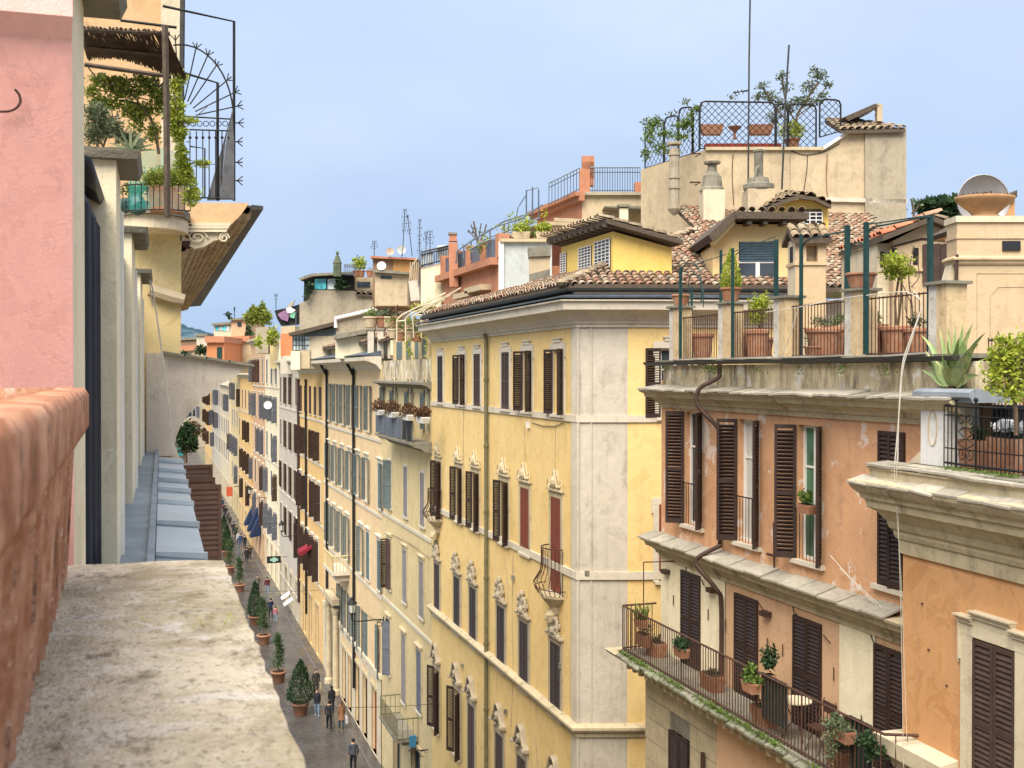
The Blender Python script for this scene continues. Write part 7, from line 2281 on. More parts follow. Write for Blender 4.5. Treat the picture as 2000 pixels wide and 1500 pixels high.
# roof garden of the pale ochre house: arbour poles, pots, climber
F_ = FP(50, 820); t_ = thing('pale_arbour', 'cream painted arbour poles bending over the ochre house terrace', 'arbour', F_)
mb = MB()
for l in ([(775, 668), (775, 625), (785, 615), (870, 572)], [(792, 668), (792, 622), (800, 614), (880, 576)], [(808, 660), (806, 618), (815, 612), (893, 566)], [(823, 660), (823, 612), (832, 603), (900, 562)], [(775, 628), (792, 626)], [(806, 618), (823, 615)], [(815, 600), (868, 585)]): fbar(mb, F_, l, .035, 0, 5)
obj('pole', mb, M['cream'], t_)
plant('climber', 'yellow-green climber tumbling over the cream arbour and the terrace piers', 'climber', 50.3, [(830, 612, 20, 16), (815, 600, 18, 10), (842, 595, 14, 12), (805, 625, 14, 12), (838, 672, 9, 22), (836, 700, 6, 12), (800, 690, 8, 14), (795, 670, 6, 16), (822, 655, 8, 14)], 'leafyellow', .13, 42, shell=0)
for i, (px_, py_, w_) in enumerate(((783, 660, .5), (800, 660, .45), (815, 662, .45), (768, 655, .4))):
    F_ = FP(50.8, px_); q = F_.px(px_, py_ + 6)
    def lv(mb): foliage_mb(mb, (0, 0, .7), (.3, .3, .3), 120, .12)
    pot_plant('potted_plant', ['tall red pot under the cream arbour, first from the left', 'reddish pot under the cream arbour beside the climber', 'clay pot on the second terrace pier', 'round grey pot left of the cream arbour'][i], 'potted plant', F_.wld(q.x, 0, q.z), .24, .42, lv, mat='leafmid', potmat='tufa' if i % 2 else 'terracotta')
# chimneys and attic of the blue-shuttered house
for i, (a, b_) in enumerate(((718, 730), (737, 749), (757, 768))):
    F_, t_ = house2(60.5, a, 'white_chimney', ['white square chimney on the blue-shuttered house, left of three', 'white square chimney on the blue-shuttered house, middle of three', 'white square chimney on the blue-shuttered house, right of three'][i], 'chimney')
    t_['group'] = 'white chimneys on the long cream house'
    blk(t_, 'stack', F_, [(a, 645), (b_, 645), (b_, 700), (a, 700)], 'offwhite', 0, .5); blk(t_, 'cap', F_, [(a - 2, 641), (b_ + 2, 641), (b_ + 2, 645), (a - 2, 645)], 'stonedk', -.05, .6)
F_, t_ = house2(66, 690, 'stepped_attic', 'pale attic with heavy tiled ledge above the blue-shuttered house', 'attic')
blk(t_, 'wall', F_, [(655, 660), (718, 655), (718, 700), (655, 700)], 'creamwall', 0, 3); blk(t_, 'ledge', F_, [(655, 655), (718, 643), (718, 652), (655, 664)], 'stonedk', -.6, 3)
for i, px_ in enumerate((724, 748, 756, 772)):
    F_ = FP(62, px_); q = F_.px(px_, 640)
    def lv(mb): foliage_mb(mb, (0, 0, .7), (.4, .4, .35), 140, .18)
    pot_plant('potted_plant', ['green plant in a pale pot at the left of the roof ledge', 'square cream pot on the roof ledge', 'silver-leaved plant beside the square cream pot', 'brown pot near the arbour on the roof ledge'][i], 'potted plant', F_.wld(q.x, 0, q.z), .42, .6, lv, mat=['leafmid', 'leafolive', 'leafolive', 'leafbrown'][i], potmat='terracotta' if i % 2 else 'tufa')
# far houses on the rise, hill
for i, (d_, l, mat, roof, label) in enumerate((
    (175, [(418, 634), (452, 632), (452, 690), (418, 690)], 'cream', [(415, 632), (452, 628), (452, 633), (415, 636)], 'distant cream house with a row of teal windows'),
    (172, [(452, 624), (484, 622), (484, 690), (452, 690)], 'salmon', [(450, 622), (486, 620), (486, 624), (450, 626)], 'distant pinkish house with one dark window on the rise'),
    (150, [(404, 668), (438, 668), (438, 700), (404, 700)], 'vivid', [(402, 657), (440, 657), (440, 669), (402, 669)], 'small orange house with a pale red roof near the buttress'),
    (160, [(436, 668), (490, 665), (490, 700), (436, 700)], 'tufa', [(436, 658), (488, 656), (490, 667), (436, 668)], 'brownish house with a long red roof'),
    (210, [(352, 684), (392, 682), (404, 690), (404, 710), (352, 710)], 'tufa', [(350, 676), (384, 674), (392, 684), (350, 686)], 'low distant house with a pink roof by the party wall'),
    (260, [(384, 655), (404, 655), (404, 690), (384, 690)], 'offwhite', [(382, 652), (406, 652), (406, 656), (382, 656)], 'tiny pale house below the far hill'),
    (280, [(352, 664), (384, 662), (384, 690), (352, 690)], 'brownwall', [(350, 660), (386, 658), (386, 663), (350, 665)], 'dark reddish far house under the hill'))):
    F_, t_ = house2(d_, l[0][0], 'distant_house', label)
    blk(t_, 'wall', F_, [(a, b_) for a, b_ in l[:2]] + [(l[-2][0], 708), (l[-1][0], 708)], mat, 0, 12)
    blk(t_, 'roof', F_, roof, 'terra_wall' if i in (2, 3, 4) else 'stonedk', -.5, 12)
    if i == 0:
        for k in range(4): blk(t_, 'window', F_, [(421 + k * 7, 637), (427 + k * 7, 637), (427 + k * 7, 646), (421 + k * 7, 646)], 'teal' if k % 2 == 0 else 'paleglass', -.08, -.005)
    if i == 1: blk(t_, 'window', F_, [(464, 629), (472, 629), (472, 638), (464, 638)], 'glass', -.08, -.005)
    if i == 2: blk(t_, 'door', F_, [(424, 678), (434, 678), (434, 700), (424, 700)], 'green', -.08, -.005)
plant('shrub', 'dark scrub between the distant houses', 'shrub', 165, [(394, 684, 12, 8), (440, 672, 8, 8), (360, 694, 10, 6), (446, 616, 4, 6), (470, 690, 14, 8), (486, 650, 6, 14)], 'leafdark', .6, 160)
m, t, b = newmat('hazed_wooded_hill')  # blue of the distant air is mixed into the hill's colour
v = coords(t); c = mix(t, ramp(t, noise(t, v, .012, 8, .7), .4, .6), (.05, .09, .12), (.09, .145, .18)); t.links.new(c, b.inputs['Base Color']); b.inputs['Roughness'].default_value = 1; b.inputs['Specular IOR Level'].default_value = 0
F_ = FP(2600, 400); mb = MB(); prof = [(-2200, 640), (-900, 620), (-300, 634), (100, 618), (250, 606), (352, 632), (372, 640), (395, 646), (420, 654), (520, 668), (700, 690), (1400, 705), (2600, 715)]
P = []; fs = []
pr2 = [(F_.px(a, b_).x, F_.px(a, b_).z) for a, b_ in prof]
pts = []
for i in range(len(pr2) - 1):
    for k in range(14):
        u = k / 14; pts.append((pr2[i][0] + (pr2[i + 1][0] - pr2[i][0]) * u, pr2[i][1] + (pr2[i + 1][1] - pr2[i][1]) * u + rnd.uniform(-2.0, 2.0)))
for j in range(7):
    s_ = j / 6
    for (x, z) in pts: P.append((x, -900 + 900 * s_ + rnd.uniform(-20, 20), -1 + (z + 1) * math.sin(s_ * math.pi / 2)))
n = len(pts)
for j in range(6):
    for i in range(n - 1): fs.append((j * n + i, j * n + i + 1, (j + 1) * n + i + 1, (j + 1) * n + i))
mb.faces(P, fs); o = obj('hill', mb, m, kind='structure'); o.location = F_.O; o.rotation_euler = (0, 0, F_.phi)
# ---------------------------------------------------------------- roof terrace of the orange building
zT = zg + .12
def atO(px_, py_, y): q = BO.px(px_, py_, y); return BO.wld(q.x, y, q.z)
def onO(px_, y, z): return BO.wld(BO.x(px_, y), y, z)
def cone_leaves(r, h, n, size, z0, asp=.5, base=.3):
    def f(mb):
        for _ in range(n):
            u = rnd.random() ** 1.4; a = rnd.uniform(0, 6.283)
            rr_ = r * (base + (1 - base) * math.sin(min(1, u * 2.6 + .35) * math.pi / 2)) * (1 - u) ** .8 * rnd.uniform(.75, 1.08)
            mb.leaf((rr_ * math.cos(a), rr_ * math.sin(a), z0 + u * h), size, rnd, asp, 1.0)
    return f
def ball_leaves(r, n, size, z, asp=.5, shell=.2, stem=True):
    def f(mb):
        R3 = r if isinstance(r, tuple) else (r, r, r * .8)
        k = 7 if n > 300 else 4
        for i in range(k):      # uneven lobes rather than one ball
            a = i * 2.4 + rnd.uniform(-.4, .4); q = rnd.uniform(.25, .62) if i else 0
            s_ = rnd.uniform(.42, .72)
            foliage_mb(mb, (R3[0] * q * math.cos(a), R3[1] * q * math.sin(a), z + R3[2] * rnd.uniform(-.5, .55)), (R3[0] * s_, R3[1] * s_, R3[2] * s_ * 1.05), int(n / k * 1.15), size * rnd.uniform(.75, 1.15), rnd, asp, shell * .5)
    return f
def stemmed(t_, h0, h1, r_=.02, wig=.04, n=2):
    mb = MB()
    for i in range(n):
        a = i * 2.1
        mb.tube([(0, 0, h0), (wig * math.sin(a), wig * math.cos(a), (h0 + h1) / 2), (wig * 2 * math.sin(a + 1), wig * 2 * math.cos(a + 1), h1)], r_, 5)
    obj('stem', mb, M['bark'], t_)
pzt = lambda k: BO.z((piers[k][0] + piers[k][1]) / 2, piers[k][2], -.05) + .055
def pierx(k): return (pr[k][0] + pr[k][1]) / 2
def empty_lv(mb): foliage_mb(mb, (0, 0, .2), (.1, .1, .03), 30, .04)
pot_plant('terracotta_pot', 'empty-looking clay pot on the leftmost terrace pier', 'pot', BO.wld(pierx(0), .14, pzt(0)), .21, .27, empty_lv)
t_ = pot_plant('potted_cypress', 'clay pot with a pointed golden-green cypress on the second terrace pier', 'potted cypress', BO.wld(pierx(1), .14, pzt(1)), .225, .3, cone_leaves(.26, .82, 3800, .05, .30, .35), mat='leafyellow')
pot_plant('terracotta_pot', 'wide banded clay pot on the fourth terrace pier', 'pot', BO.wld(pierx(3), .14, pzt(3)), .27, .27, empty_lv)
t_ = pot_plant('yellow_shrub', 'yellow-leaved shrub in a pot behind the second rail panel', 'potted shrub', onO(1485, .8, zT), .3, .45, ball_leaves((.28, .28, .45), 1100, .07, 1.0), mat='leafyellow')
stemmed(t_, .4, 1.0)
t_ = pot_plant('potted_citrus', 'round yellow-green citrus with twin stems in a big pot on the roof terrace', 'potted citrus', onO(1752, .7, zT), .3, .5, ball_leaves((.34, .34, .26), 900, .08, 1.52, .55, 0), mat='leafyellow')
stemmed(t_, .4, 1.45, .022, .06, 2)
for i, (px_, y_, r_, h_, lab, lf) in enumerate((
    (1372, .6, .26, .62, 'tall clay pot behind the first rail panel, right one', None), (1340, .7, .2, .42, 'darker small clay pot behind the first rail panel', 'leafmid'),
    (1453, .55, .24, .55, 'clay pot behind the left part of the second rail panel', None), (1478, .5, .26, .6, 'clay pot behind the right part of the second rail panel', None),
    (1607, .7, .34, .55, 'big clay basin behind the third rail panel', 'leafolive'), (1630, 1.1, .26, .6, 'smaller pot beyond the big basin on the terrace', 'leafmid'),
    (1590, .5, .2, .2, 'low pot of green herbs at the foot of the third rail panel', 'leafmid'), (1708, .6, .24, .55, 'rectangular-looking red pot left of the citrus', 'leafmid'), (1790, .8, .22, .45, 'dark shrub pot at the near end of the roof terrace', 'leafdark'))):
    f = ball_leaves((r_ * .9, r_ * .9, .16), 160, .07, h_ + .1) if lf else empty_lv
    pot_plant('terracotta_pot', lab, 'pot', onO(px_, y_, zT), r_, h_, f, mat=lf or 'leafmid')
t_ = plant('bare_climber', 'leafless twiggy climber between citrus and brown shutters', 'climber', 21.5, [(1778, 560, 12, 60)], 'leafolive', .05, 6, [([(1785, 690), (1782, 600), (1775, 540), (1785, 480)], .014), ([(1783, 600), (1765, 560), (1755, 540)], .01), ([(1780, 560), (1795, 540), (1790, 500)], .01), ([(1779, 640), (1768, 600), (1770, 570)], .01)], shell=0)
# green arbour posts with looped rails
pl = thing('green_arbour', 'dark green metal arbour posts with looped rails over the roof terrace', 'arbour', BO)
def gpost(px_, yt, y_, w_=.06, z0=None):
    q = BO.px(px_, yt, y_); mb = MB(); mb.box(q.x - w_ / 2, q.x + w_ / 2, y_ - w_ / 2, y_ + w_ / 2, z0 or zT, q.z); obj('post', mb, M['green'], pl)
for (px_, yt, y_, w_) in ((1329, 522, -.1, .055), (1408, 488, .9, .05), (1431, 485, -.1, .05), (1516, 468, 1.2, .075), (1565, 458, .2, .055), (1655, 440, 1.2, .08), (1692, 434, -.1, .07), (1817, 420, .0, .07), (1351, 560, .8, .04)):
    gpost(px_, yt, y_, w_)
mb = MB()
def arcP(l, y_, r_=.018): mb.tube(crv([(lambda q: (q.x, y_, q.z))(BO.px(a, b_, y_)) for a, b_ in l], 4), r_, 5)
arcP([(1332, 580), (1332, 530), (1342, 515), (1362, 520), (1370, 550), (1370, 590)], -.1, .016)
arcP([(1345, 600), (1346, 545), (1358, 535), (1372, 560), (1374, 600)], .6, .014)
arcP([(1411, 560), (1412, 520), (1422, 510), (1431, 520)], .5, .014)
arcP([(1433, 560), (1434, 510), (1440, 495), (1470, 478), (1516, 470)], .3, .012)
arcP([(1567, 500), (1568, 480), (1580, 468), (1605, 461), (1650, 452)], .2, .016)
arcP([(1695, 500), (1695, 460), (1706, 444), (1735, 438), (1800, 425), (1817, 424)], -.05, .016)
arcP([(1661, 500), (1662, 482), (1672, 474), (1685, 476), (1690, 490)], .9, .016)
arcP([(1345, 520), (1408, 500), (1516, 462)], .9, .01)
arcP([(1692, 438), (1740, 432), (1817, 420)], .0, .012)
split_parts(obj('looped_rail', mb, M['green'], pl), 'looped_rail')
mb = MB()
for l in ([(1495, 610), (1560, 600), (1640, 584), (1692, 577), (1760, 570), (1780, 574), (1800, 585)], [(1780, 574), (1785, 568), (1800, 590)]):
    arcP2 = crv([(lambda q: (q.x, -.12, q.z))(BO.px(a, b_, -.12)) for a, b_ in l], 4); mb.tube(arcP2, .008, 4)
solo('terrace_wire', mb, M['cable'], 'pale cable strung along the top of the terrace rail', 'cable', fr=BO)
mb = MB(); mb.tube(crv([(lambda q: (q.x, -.15, q.z))(BO.px(a, b_, -.15)) for a, b_ in ((1556, 610), (1548, 640), (1530, 690), (1520, 715))], 4), .01, 4)
solo('terrace_wire', mb, M['cable'], 'thin cable hanging from the middle terrace pier to the gutter', 'cable', fr=BO)
# bundle of pale cables falling past the corner
F_ = FP(17.2, 1780); mb = MB()
for i, l in enumerate(([(1801, 598), (1790, 630), (1775, 670), (1762, 715), (1756, 800), (1752, 905)], [(1800, 604), (1778, 672), (1764, 720), (1757, 800), (1748, 905)], [(1757, 800), (1755, 905)], [(1752, 905), (1755, 1000), (1758, 1100), (1762, 1250), (1766, 1500)], [(1748, 905), (1753, 1000), (1761, 1120), (1768, 1300), (1775, 1500)])):
    mb.tube(crv([(lambda q: (q.x, i * .01, q.z))(F_.px(a, b_)) for a, b_ in l], 5), .009 if i < 2 else .0045, 5)
solo('cable_bundle', mb, M['cable'], 'bundle of pale cables falling from the roof terrace past the tawny cornice', 'cables', fr=F_)
mb = MB(); Fq = BO
for l in ([(1622, 1085), (1680, 1150), (1758, 1228)], [(1640, 1110), (1700, 1165), (1758, 1222)]): mb.tube(crv([(lambda q: (q.x, -.2, q.z))(Fq.px(a, b_, -.2)) for a, b_ in l], 4), .007, 4)
solo('wall_cable', mb, M['cable'], 'two thin cables slanting across the orange wall to the ledge', 'cable', fr=BO)
# creeping weeds on the attic gutter
mb = MB()
for (px_, n_, s_) in ((1300, 60, .12), (1385, 120, .15), (1400, 60, .1), (1480, 40, .08), (1560, 30, .08), (1640, 60, .1), (1730, 40, .1)):
    q = BO.px(px_, 712, -.2)
    for _ in range(n_): mb.leaf((q.x + rnd.gauss(0, s_), -.2 + rnd.uniform(-.1, .1), q.z - .05 + rnd.uniform(-.14, .03)), .05, rnd, .5)
obj('weeds', mb, M['leafmid'], o_root, kind='stuff')

# things on the long balcony and window
def boxpot(px_, py_, y_, w_, h_, label, lv, mat='leafmid', cat='window box', dd=.1, potmat='terracotta'):
    q = BO.px(px_, py_, y_); return pot_plant('window_box', label, cat, BO.wld(q.x, y_, q.z), .2, h_, lv, mat=mat, rectw=(w_ / 2, dd), rz=BO.phi, potmat=potmat)
boxpot(1576, 1003, -.16, .42, .17, 'small clay window box of herbs hanging at the green-framed window', ball_leaves((.2, .12, .18), 420, .07, .26), 'leafmid')
boxpot(1257, 1262, -.62, .5, .3, 'clay trough with a pale cascading plant at the far end of the balcony', ball_leaves((.25, .2, .2), 260, .1, .5, .2), 'leafolive')
boxpot(1253, 1225, -.75, .4, .2, 'green spiky plant standing at the balcony end corner', lambda mb: [mb.blade((rnd.uniform(-.15, .15), rnd.uniform(-.1, .1), .15), (rnd.uniform(-.6, .6), rnd.uniform(-.5, .5), 1), rnd.uniform(.3, .55), .012, .8) for _ in range(70)], 'leafmid')
boxpot(1331, 1283, -1.0, .42, .2, 'clay box of dark ferns hooked on the balcony rail', ball_leaves((.3, .2, .16), 420, .09, .26), 'leafdark')
boxpot(1467, 1352, -1.0, .42, .2, 'clay box with blue-green succulents hooked on the rail', ball_leaves((.25, .16, .2), 300, .12, .3), 'leafmid')
boxpot(1502, 1338, -.7, .2, .2, 'bushy dark plant above the rail beside the succulents', ball_leaves((.22, .2, .24), 420, .09, .5), 'leafdark')
t_ = boxpot(1648, 1448, -1.02, .42, .2, 'clay box with a pale cascading plant on the near part of the rail', lambda mb: (foliage_mb(mb, (-.1, -.05, .2), (.34, .16, .15), 420, .09, rnd, .3), foliage_mb(mb, (-.22, -.1, -.12), (.12, .1, .3), 260, .08, rnd, .3)), 'leafolive')
for i, (px_, y_, lab) in enumerate(((1282, -.35, 'clay pot on the balcony floor near the far end'), (1392, -.45, 'long clay pot on the balcony floor behind the rail'), (1495, -.6, 'square clay pot below the dark cloth screen'), (1646, -.6, 'clay pot on the floor under the pale cascading plant'))):
    q = BO.wld(BO.x(px_, y_), y_, zfl); pot_plant('floor_pot', lab, 'pot', q, .2, .34, ball_leaves((.16, .16, .1), 120, .06, .4), mat='leafdark', rectw=(.3, .15), rz=BO.phi)
for i, (a, b_, lab) in enumerate(((1487, 1538, 'dark green cloth tied to the balcony rail in the middle'), (1660, 1705, 'dark screen on the balcony rail near the pale cascading plant'))):
    x0_, x1_ = BO.x(a, -.85), BO.x(b_, -.85); mb = MB()
    n = 12
    for k in range(n):
        xa_, xb_ = x0_ + (x1_ - x0_) * k / n, x0_ + (x1_ - x0_) * (k + 1) / n; ya, yb_ = -.84 + .015 * (k % 2), -.84 + .015 * ((k + 1) % 2)
        mb.poly([(xa_, ya, zfl + .25), (xb_, yb_, zfl + .25), (xb_, yb_, zrail + .02), (xa_, ya, zrail + .02)])
    solo('rail_cloth', mb, simple('dark_green_cloth%d' % i, (.02, .035, .03), .9), lab, 'cloth', fr=BO)
plant('trailing_plant', 'dark trailing plant tumbling over the near part of the rail', 'plant', 17.6, [(1690, 1445, 22, 14), (1702, 1465, 10, 22), (1720, 1470, 8, 14)], 'leafdark', .09, 60, shell=0)
plant('prickly_pear', 'prickly pear pads rising above the balcony rail', 'cactus', 18.4, [(1633, 1400, 3, 5), (1640, 1415, 4, 5), (1655, 1410, 3, 5)], 'leafolive', .10, 220, dy=.5)
# small round table and chair
qx = BO.x(1556, -.5); t_ = thing('bistro_table', 'small round bistro table with a pale top on the balcony', 'table', BO, off=(qx, -.5, zfl))
mb = MB(); mb.lathe((0, 0, .70), [(.3, 0), (.3, .02)], 20); obj('tabletop', mb, M['cream'], t_)
mb = MB()
for k in range(3): a = k * 2.09; mb.tube([(.25 * math.cos(a), .25 * math.sin(a), 0), (.05 * math.cos(a), .05 * math.sin(a), .35), (.2 * math.cos(a), .2 * math.sin(a), .7)], .012, 5)
obj('leg', mb, M['rustmetal'], t_)
t_ = thing('folding_chair', 'rusty folding chair beside the bistro table', 'chair', BO, off=(qx + .75, -.45, zfl))
mb = MB(); mb.box(-.2, .2, -.2, .2, .43, .45); obj('seat', mb, M['rustmetal'], t_)
mb = MB(); mb.box(-.2, .2, .17, .19, .65, .85); obj('backrest', mb, M['rustmetal'], t_)
for sx_ in (-.18, .18):
    mb = MB(); mb.tube([(sx_, -.2, 0), (sx_, .18, .9)], .011, 5); obj('leg', mb, M['rustmetal'], t_); mb = MB(); mb.tube([(sx_, .2, 0), (sx_, -.15, .45)], .011, 5); obj('leg', mb, M['rustmetal'], t_)

# ---------------------------------------------------------------- terrace of the near building: pedestal, agave, scroll rail
def bn(px_, py_, y): return BN.px(px_, py_, y)
yp = .15
pd_ = thing('white_pedestal', 'white rendered pedestal with a sunk oval panel and a grey moulded cap', 'pedestal', BN)
xa, xb = bn(1797, 900, yp).x, bn(1843, 900, yp).x
zc_ = bn(1797, 783, yp).z
wdt = .56
xa2 = xb - wdt
mb = MB(); mb.box(xa2, xb + .1, yp, yp + .55, ztr, zc_); obj('pedestal_body', mb, plaster('white_render', (.66, .65, .64), (.6, .58, .55), .4, .4, (.25, .22, .18), bs=.3, scale=2), pd_)
mb = MB(); xm = (xa2 + xb) / 2 + .02; zm_ = (ztr + zc_) / 2 + .08
ov = [(xm + .10 * math.cos(a), zm_ + (.27 * math.sin(a))) for a in [2 * math.pi * k / 24 for k in range(25)]]
mb.tube([(x, yp - .003, z) for x, z in ov], .012, 5); obj('oval_panel', mb, M['tufa'], pd_)
mb = MB(); mb.sweep([(.0, 0), (.03, .0), (.05, .05), (.09, .08), (.09, .15), (.02, .2), (0, .2)], [(xa2, yp + .55), (xa2, yp), (xb + .7, yp)]); mb.box(xa2 + .01, xb + .7, yp + .01, yp + .6, .0, .2); o = obj('cap', mb, M['slab'], pd_); o.location = (0, 0, zc_)
M['capblue'] = simple('blue_grey_cap', (.26, .29, .33), .5, scale=3)
o.data.materials[0] = M['capblue']
mb = MB(); q = bn(1793, 925, yp - .1)
mb.hexa([(xa2 - .35, yp, ztr), (xa2, yp, ztr), (xa2, yp + .4, ztr), (xa2 - .35, yp + .4, ztr), (xa2 - .3, yp, ztr + .01), (xa2, yp, ztr + .2), (xa2, yp + .4, ztr + .2), (xa2 - .3, yp + .4, ztr + .01)]); obj('pedestal_foot', mb, M['cream'], pd_)
# agave
za_ = zc_ + .2
qa = bn(1862, 750, yp + .25)
ag = thing('agave_plant', 'large green and yellow striped agave on the pedestal cap', 'agave', BN, off=(qa.x, yp + .25, za_))
m, t, b = newmat('agave_leaf')
tcn = nd(t, 'ShaderNodeTexCoord'); g = nd(t, 'ShaderNodeNewGeometry')
v = coords(t, (6, 6, 1.5)); c = mix(t, ramp(t, noise(t, v, 1.6, 3), .45, .6), (.20, .30, .10), (.52, .52, .20)); c = mix(t, mul(t, g.outputs['Random Per Island'], .5), c, (.26, .34, .15))
t.links.new(c, b.inputs['Base Color']); b.inputs['Roughness'].default_value = .5
rg = random.Random(5)
RL = Vector((1, 0, 0)); 
targets = [(1835, 640, -.1), (1850, 628, .0), (1866, 633, .05), (1882, 626, .0), (1900, 632, -.05), (1925, 650, -.1), (1912, 672, -.3), (1800, 655, -.1), (1808, 685, -.25), (1785, 690, .1), (1800, 722, -.3), (1873, 660, -.35), (1850, 665, -.35), (1925, 700, .2), (1890, 690, -.45), (1838, 690, -.4), (1915, 735, -.1)]
for i, (tx, ty, yy) in enumerate(targets):
    tip = bn(tx, ty, yp + .25 + yy); tip = Vector((tip.x - qa.x, yy, tip.z - za_))
    base = Vector((tip.x * .08, yy * .1 - .01, .02 + rg.uniform(0, .05)))
    d_ = tip - base; L_ = d_.length
    view = Vector((BN.loc(EYE).x - qa.x, BN.loc(EYE).y, 0)).normalized()
    side = d_.cross(view).normalized()
    side = (side + view * rg.uniform(-.5, .5)).normalized()
    mb = MB(); nseg = 7; P = []; fs = []
    up_ = side.cross(d_).normalized()
    droop = Vector((0, 0, -.10 if abs(d_.x) > .35 else 0)) * L_
    for k in range(nseg + 1):
        u = k / nseg; w_ = (.035 + .035 * math.sin(min(1, u * 1.7) * math.pi)) * (1 - u ** 2.5) * 1.25 + .001
        p = base.lerp(tip, u) - droop * 4 * u * (1 - u)
        P += [p - side * w_ - up_ * w_ * .0, p + up_ * w_ * .35 * (1 if up_.dot(view) < 0 else -1), p + side * w_]
    for k in range(nseg):
        for j in (0, 1): fs.append((k * 3 + j, k * 3 + j + 1, k * 3 + j + 4, k * 3 + j + 3))
    mb.faces(P, fs); smooth(obj('leaf', mb, m, ag))
mb = MB()
for _ in range(90): mb.blade((rg.uniform(-.06, .06), rg.uniform(-.06, .06), rg.uniform(.0, .06)), (rg.uniform(-1, 1), rg.uniform(-1, .6), rg.uniform(-.5, .25)), rg.uniform(.08, .2), .012, .8, 3)
obj('dead_leaf', mb, M['leafbrown'], ag, kind='stuff')
# scroll railing
sr = thing('scroll_railing', 'wrought iron terrace railing with scroll ornament and ball finials', 'railing', BN)
x0_ = bn(1846, 900, .05).x; zt_r = bn(1846, 792, .05).z
mb = MB()
Lr = 2.9
for (za, r_) in ((zt_r, .018), (ztr + .08, .018), (ztr + .30, .010), (zt_r - .14, .010)): mb.tube([(x0_, .05, za), (x0_ + .4, .02, za), (x0_ + Lr, .02, za)], r_, 4)
obj('rail', mb, M['darkmetal'], sr)
mb = MB(); x = x0_
xs0 = [bn(p, 850, .03).x for p in (1869, 1907)]
while x < x0_ + Lr:
    if not (xs0[0] + .02 < x < xs0[1] - .02): mb.tube([(x, .03, ztr + .02), (x, .03, zt_r + .01)], .011, 4)
    x += .088
obj('bar', mb, M['darkmetal'], sr, kind='stuff')
for px_ in (1869, 1907):
    xx = bn(px_, 850, .03).x; mb = MB(); mb.tube([(xx, .02, ztr), (xx, .02, zt_r + .07)], .017, 6); mb.blob((xx, .02, zt_r + .1), .035, 8, 6); obj('finial_post', mb, M['darkmetal'], sr)
mb = MB(); xm = (xs0[0] + xs0[1]) / 2; hw = (xs0[1] - xs0[0]) * .46; hz_r = zt_r - ztr
mb.tube([(xm, .02, ztr + .05), (xm, .02, zt_r)], .009, 4)
for s_ in (-1, 1):
    for zc2, dr_ in ((zt_r - .20, 1), (ztr + .24, -1)):
        P = []
        for k in range(20):
            a = k * .42; rr = hw * .5 * (1 - k / 24)
            P.append((xm + s_ * (hw * .5 + rr * math.cos(a + math.pi) * .9), .02, zc2 + dr_ * rr * math.sin(a) * 1.0))
        mb.tube(P, .009, 4)
    mb.tube(crv([(xm + s_ * .02, .02, zt_r - .3), (xm + s_ * hw * .85, .02, ztr + hz_r * .60), (xm + s_ * .03, .02, ztr + hz_r * .5), (xm + s_ * hw * .85, .02, ztr + hz_r * .42), (xm + s_ * .02, .02, ztr + .32)], 5), .009, 4)
obj('scroll', mb, M['darkmetal'], sr)
for i, (px_, y_, w_, h_, lab) in enumerate(((1912, .5, .55, .42, 'long clay trough behind the scroll ornament'), (1975, .35, .6, .5, 'large pale clay trough with white flowers behind the scroll railing'))):
    q = bn(px_, 900, y_)
    t_ = pot_plant('clay_trough', lab, 'trough', BN.wld(q.x, y_, ztr), .3, h_, ball_leaves((w_ / 2, .15, .1), 260, .06, h_ + .08), mat='leafdark', rectw=(w_ / 2, .18), rz=BN.phi, potmat='terracotta')
    if i == 1:
        mb = MB(); foliage_mb(mb, (0, 0, h_ + .16), (w_ / 2, .16, .07), 260, .07, rnd, .9); obj('flower', mb, M['flower'], t_)
t_ = plant('potted_citrus', 'large yellow-green leafy shrub at the right edge above the scroll railing', 'shrub', 15.2, [(1960, 700, 34, 36), (1985, 680, 30, 30), (1940, 740, 22, 34), (1990, 745, 30, 40), (1955, 665, 16, 12), (2030, 720, 30, 60), (1970, 770, 26, 20)], 'leafyellow', .085, 26, [([(1985, 850), (1982, 780), (1965, 720), (1950, 680)], .03), ([(1982, 790), (1990, 740), (2000, 690)], .02), ([(1975, 760), (1945, 735)], .012)], asp=.5, shell=0)
mb = MB(); q0 = bn(1948, 780, .9); mb.box(bn(1920, 780, .9).x, bn(2060, 780, .9).x, .8, 1.3, ztr, bn(1930, 790, .9).z); solo('bench_planter', mb, simple('dark_blue_tub', (.02, .022, .05), .5), 'dark blue planter tub under the right-hand shrub', 'planter', fr=BN)
mb = MB(); x = bn(1925, 700, .7).x
for k in range(12): mb.tube([(x + k * .075, .75, ztr), (x + k * .075, .75, bn(1925, 660, .75).z)], .01, 4)
mb.tube([(x, .75, bn(1925, 665, .75).z), (x + .9, .75, bn(1925, 665, .75).z)], .014, 4)
solo('rear_railing', mb, M['darkmetal'], 'plain upright iron bars behind the right-hand shrub', 'railing', fr=BN)
mb = MB()
for _ in range(900):
    px_ = rnd.uniform(1845, 1990); q = bn(px_, 930, -.05); mb.leaf((q.x, rnd.gauss(-.08, .05), ztr + rnd.uniform(0, .03)), .035, rnd, .5)
obj('moss', mb, M['leafmid'], n_root, kind='stuff')

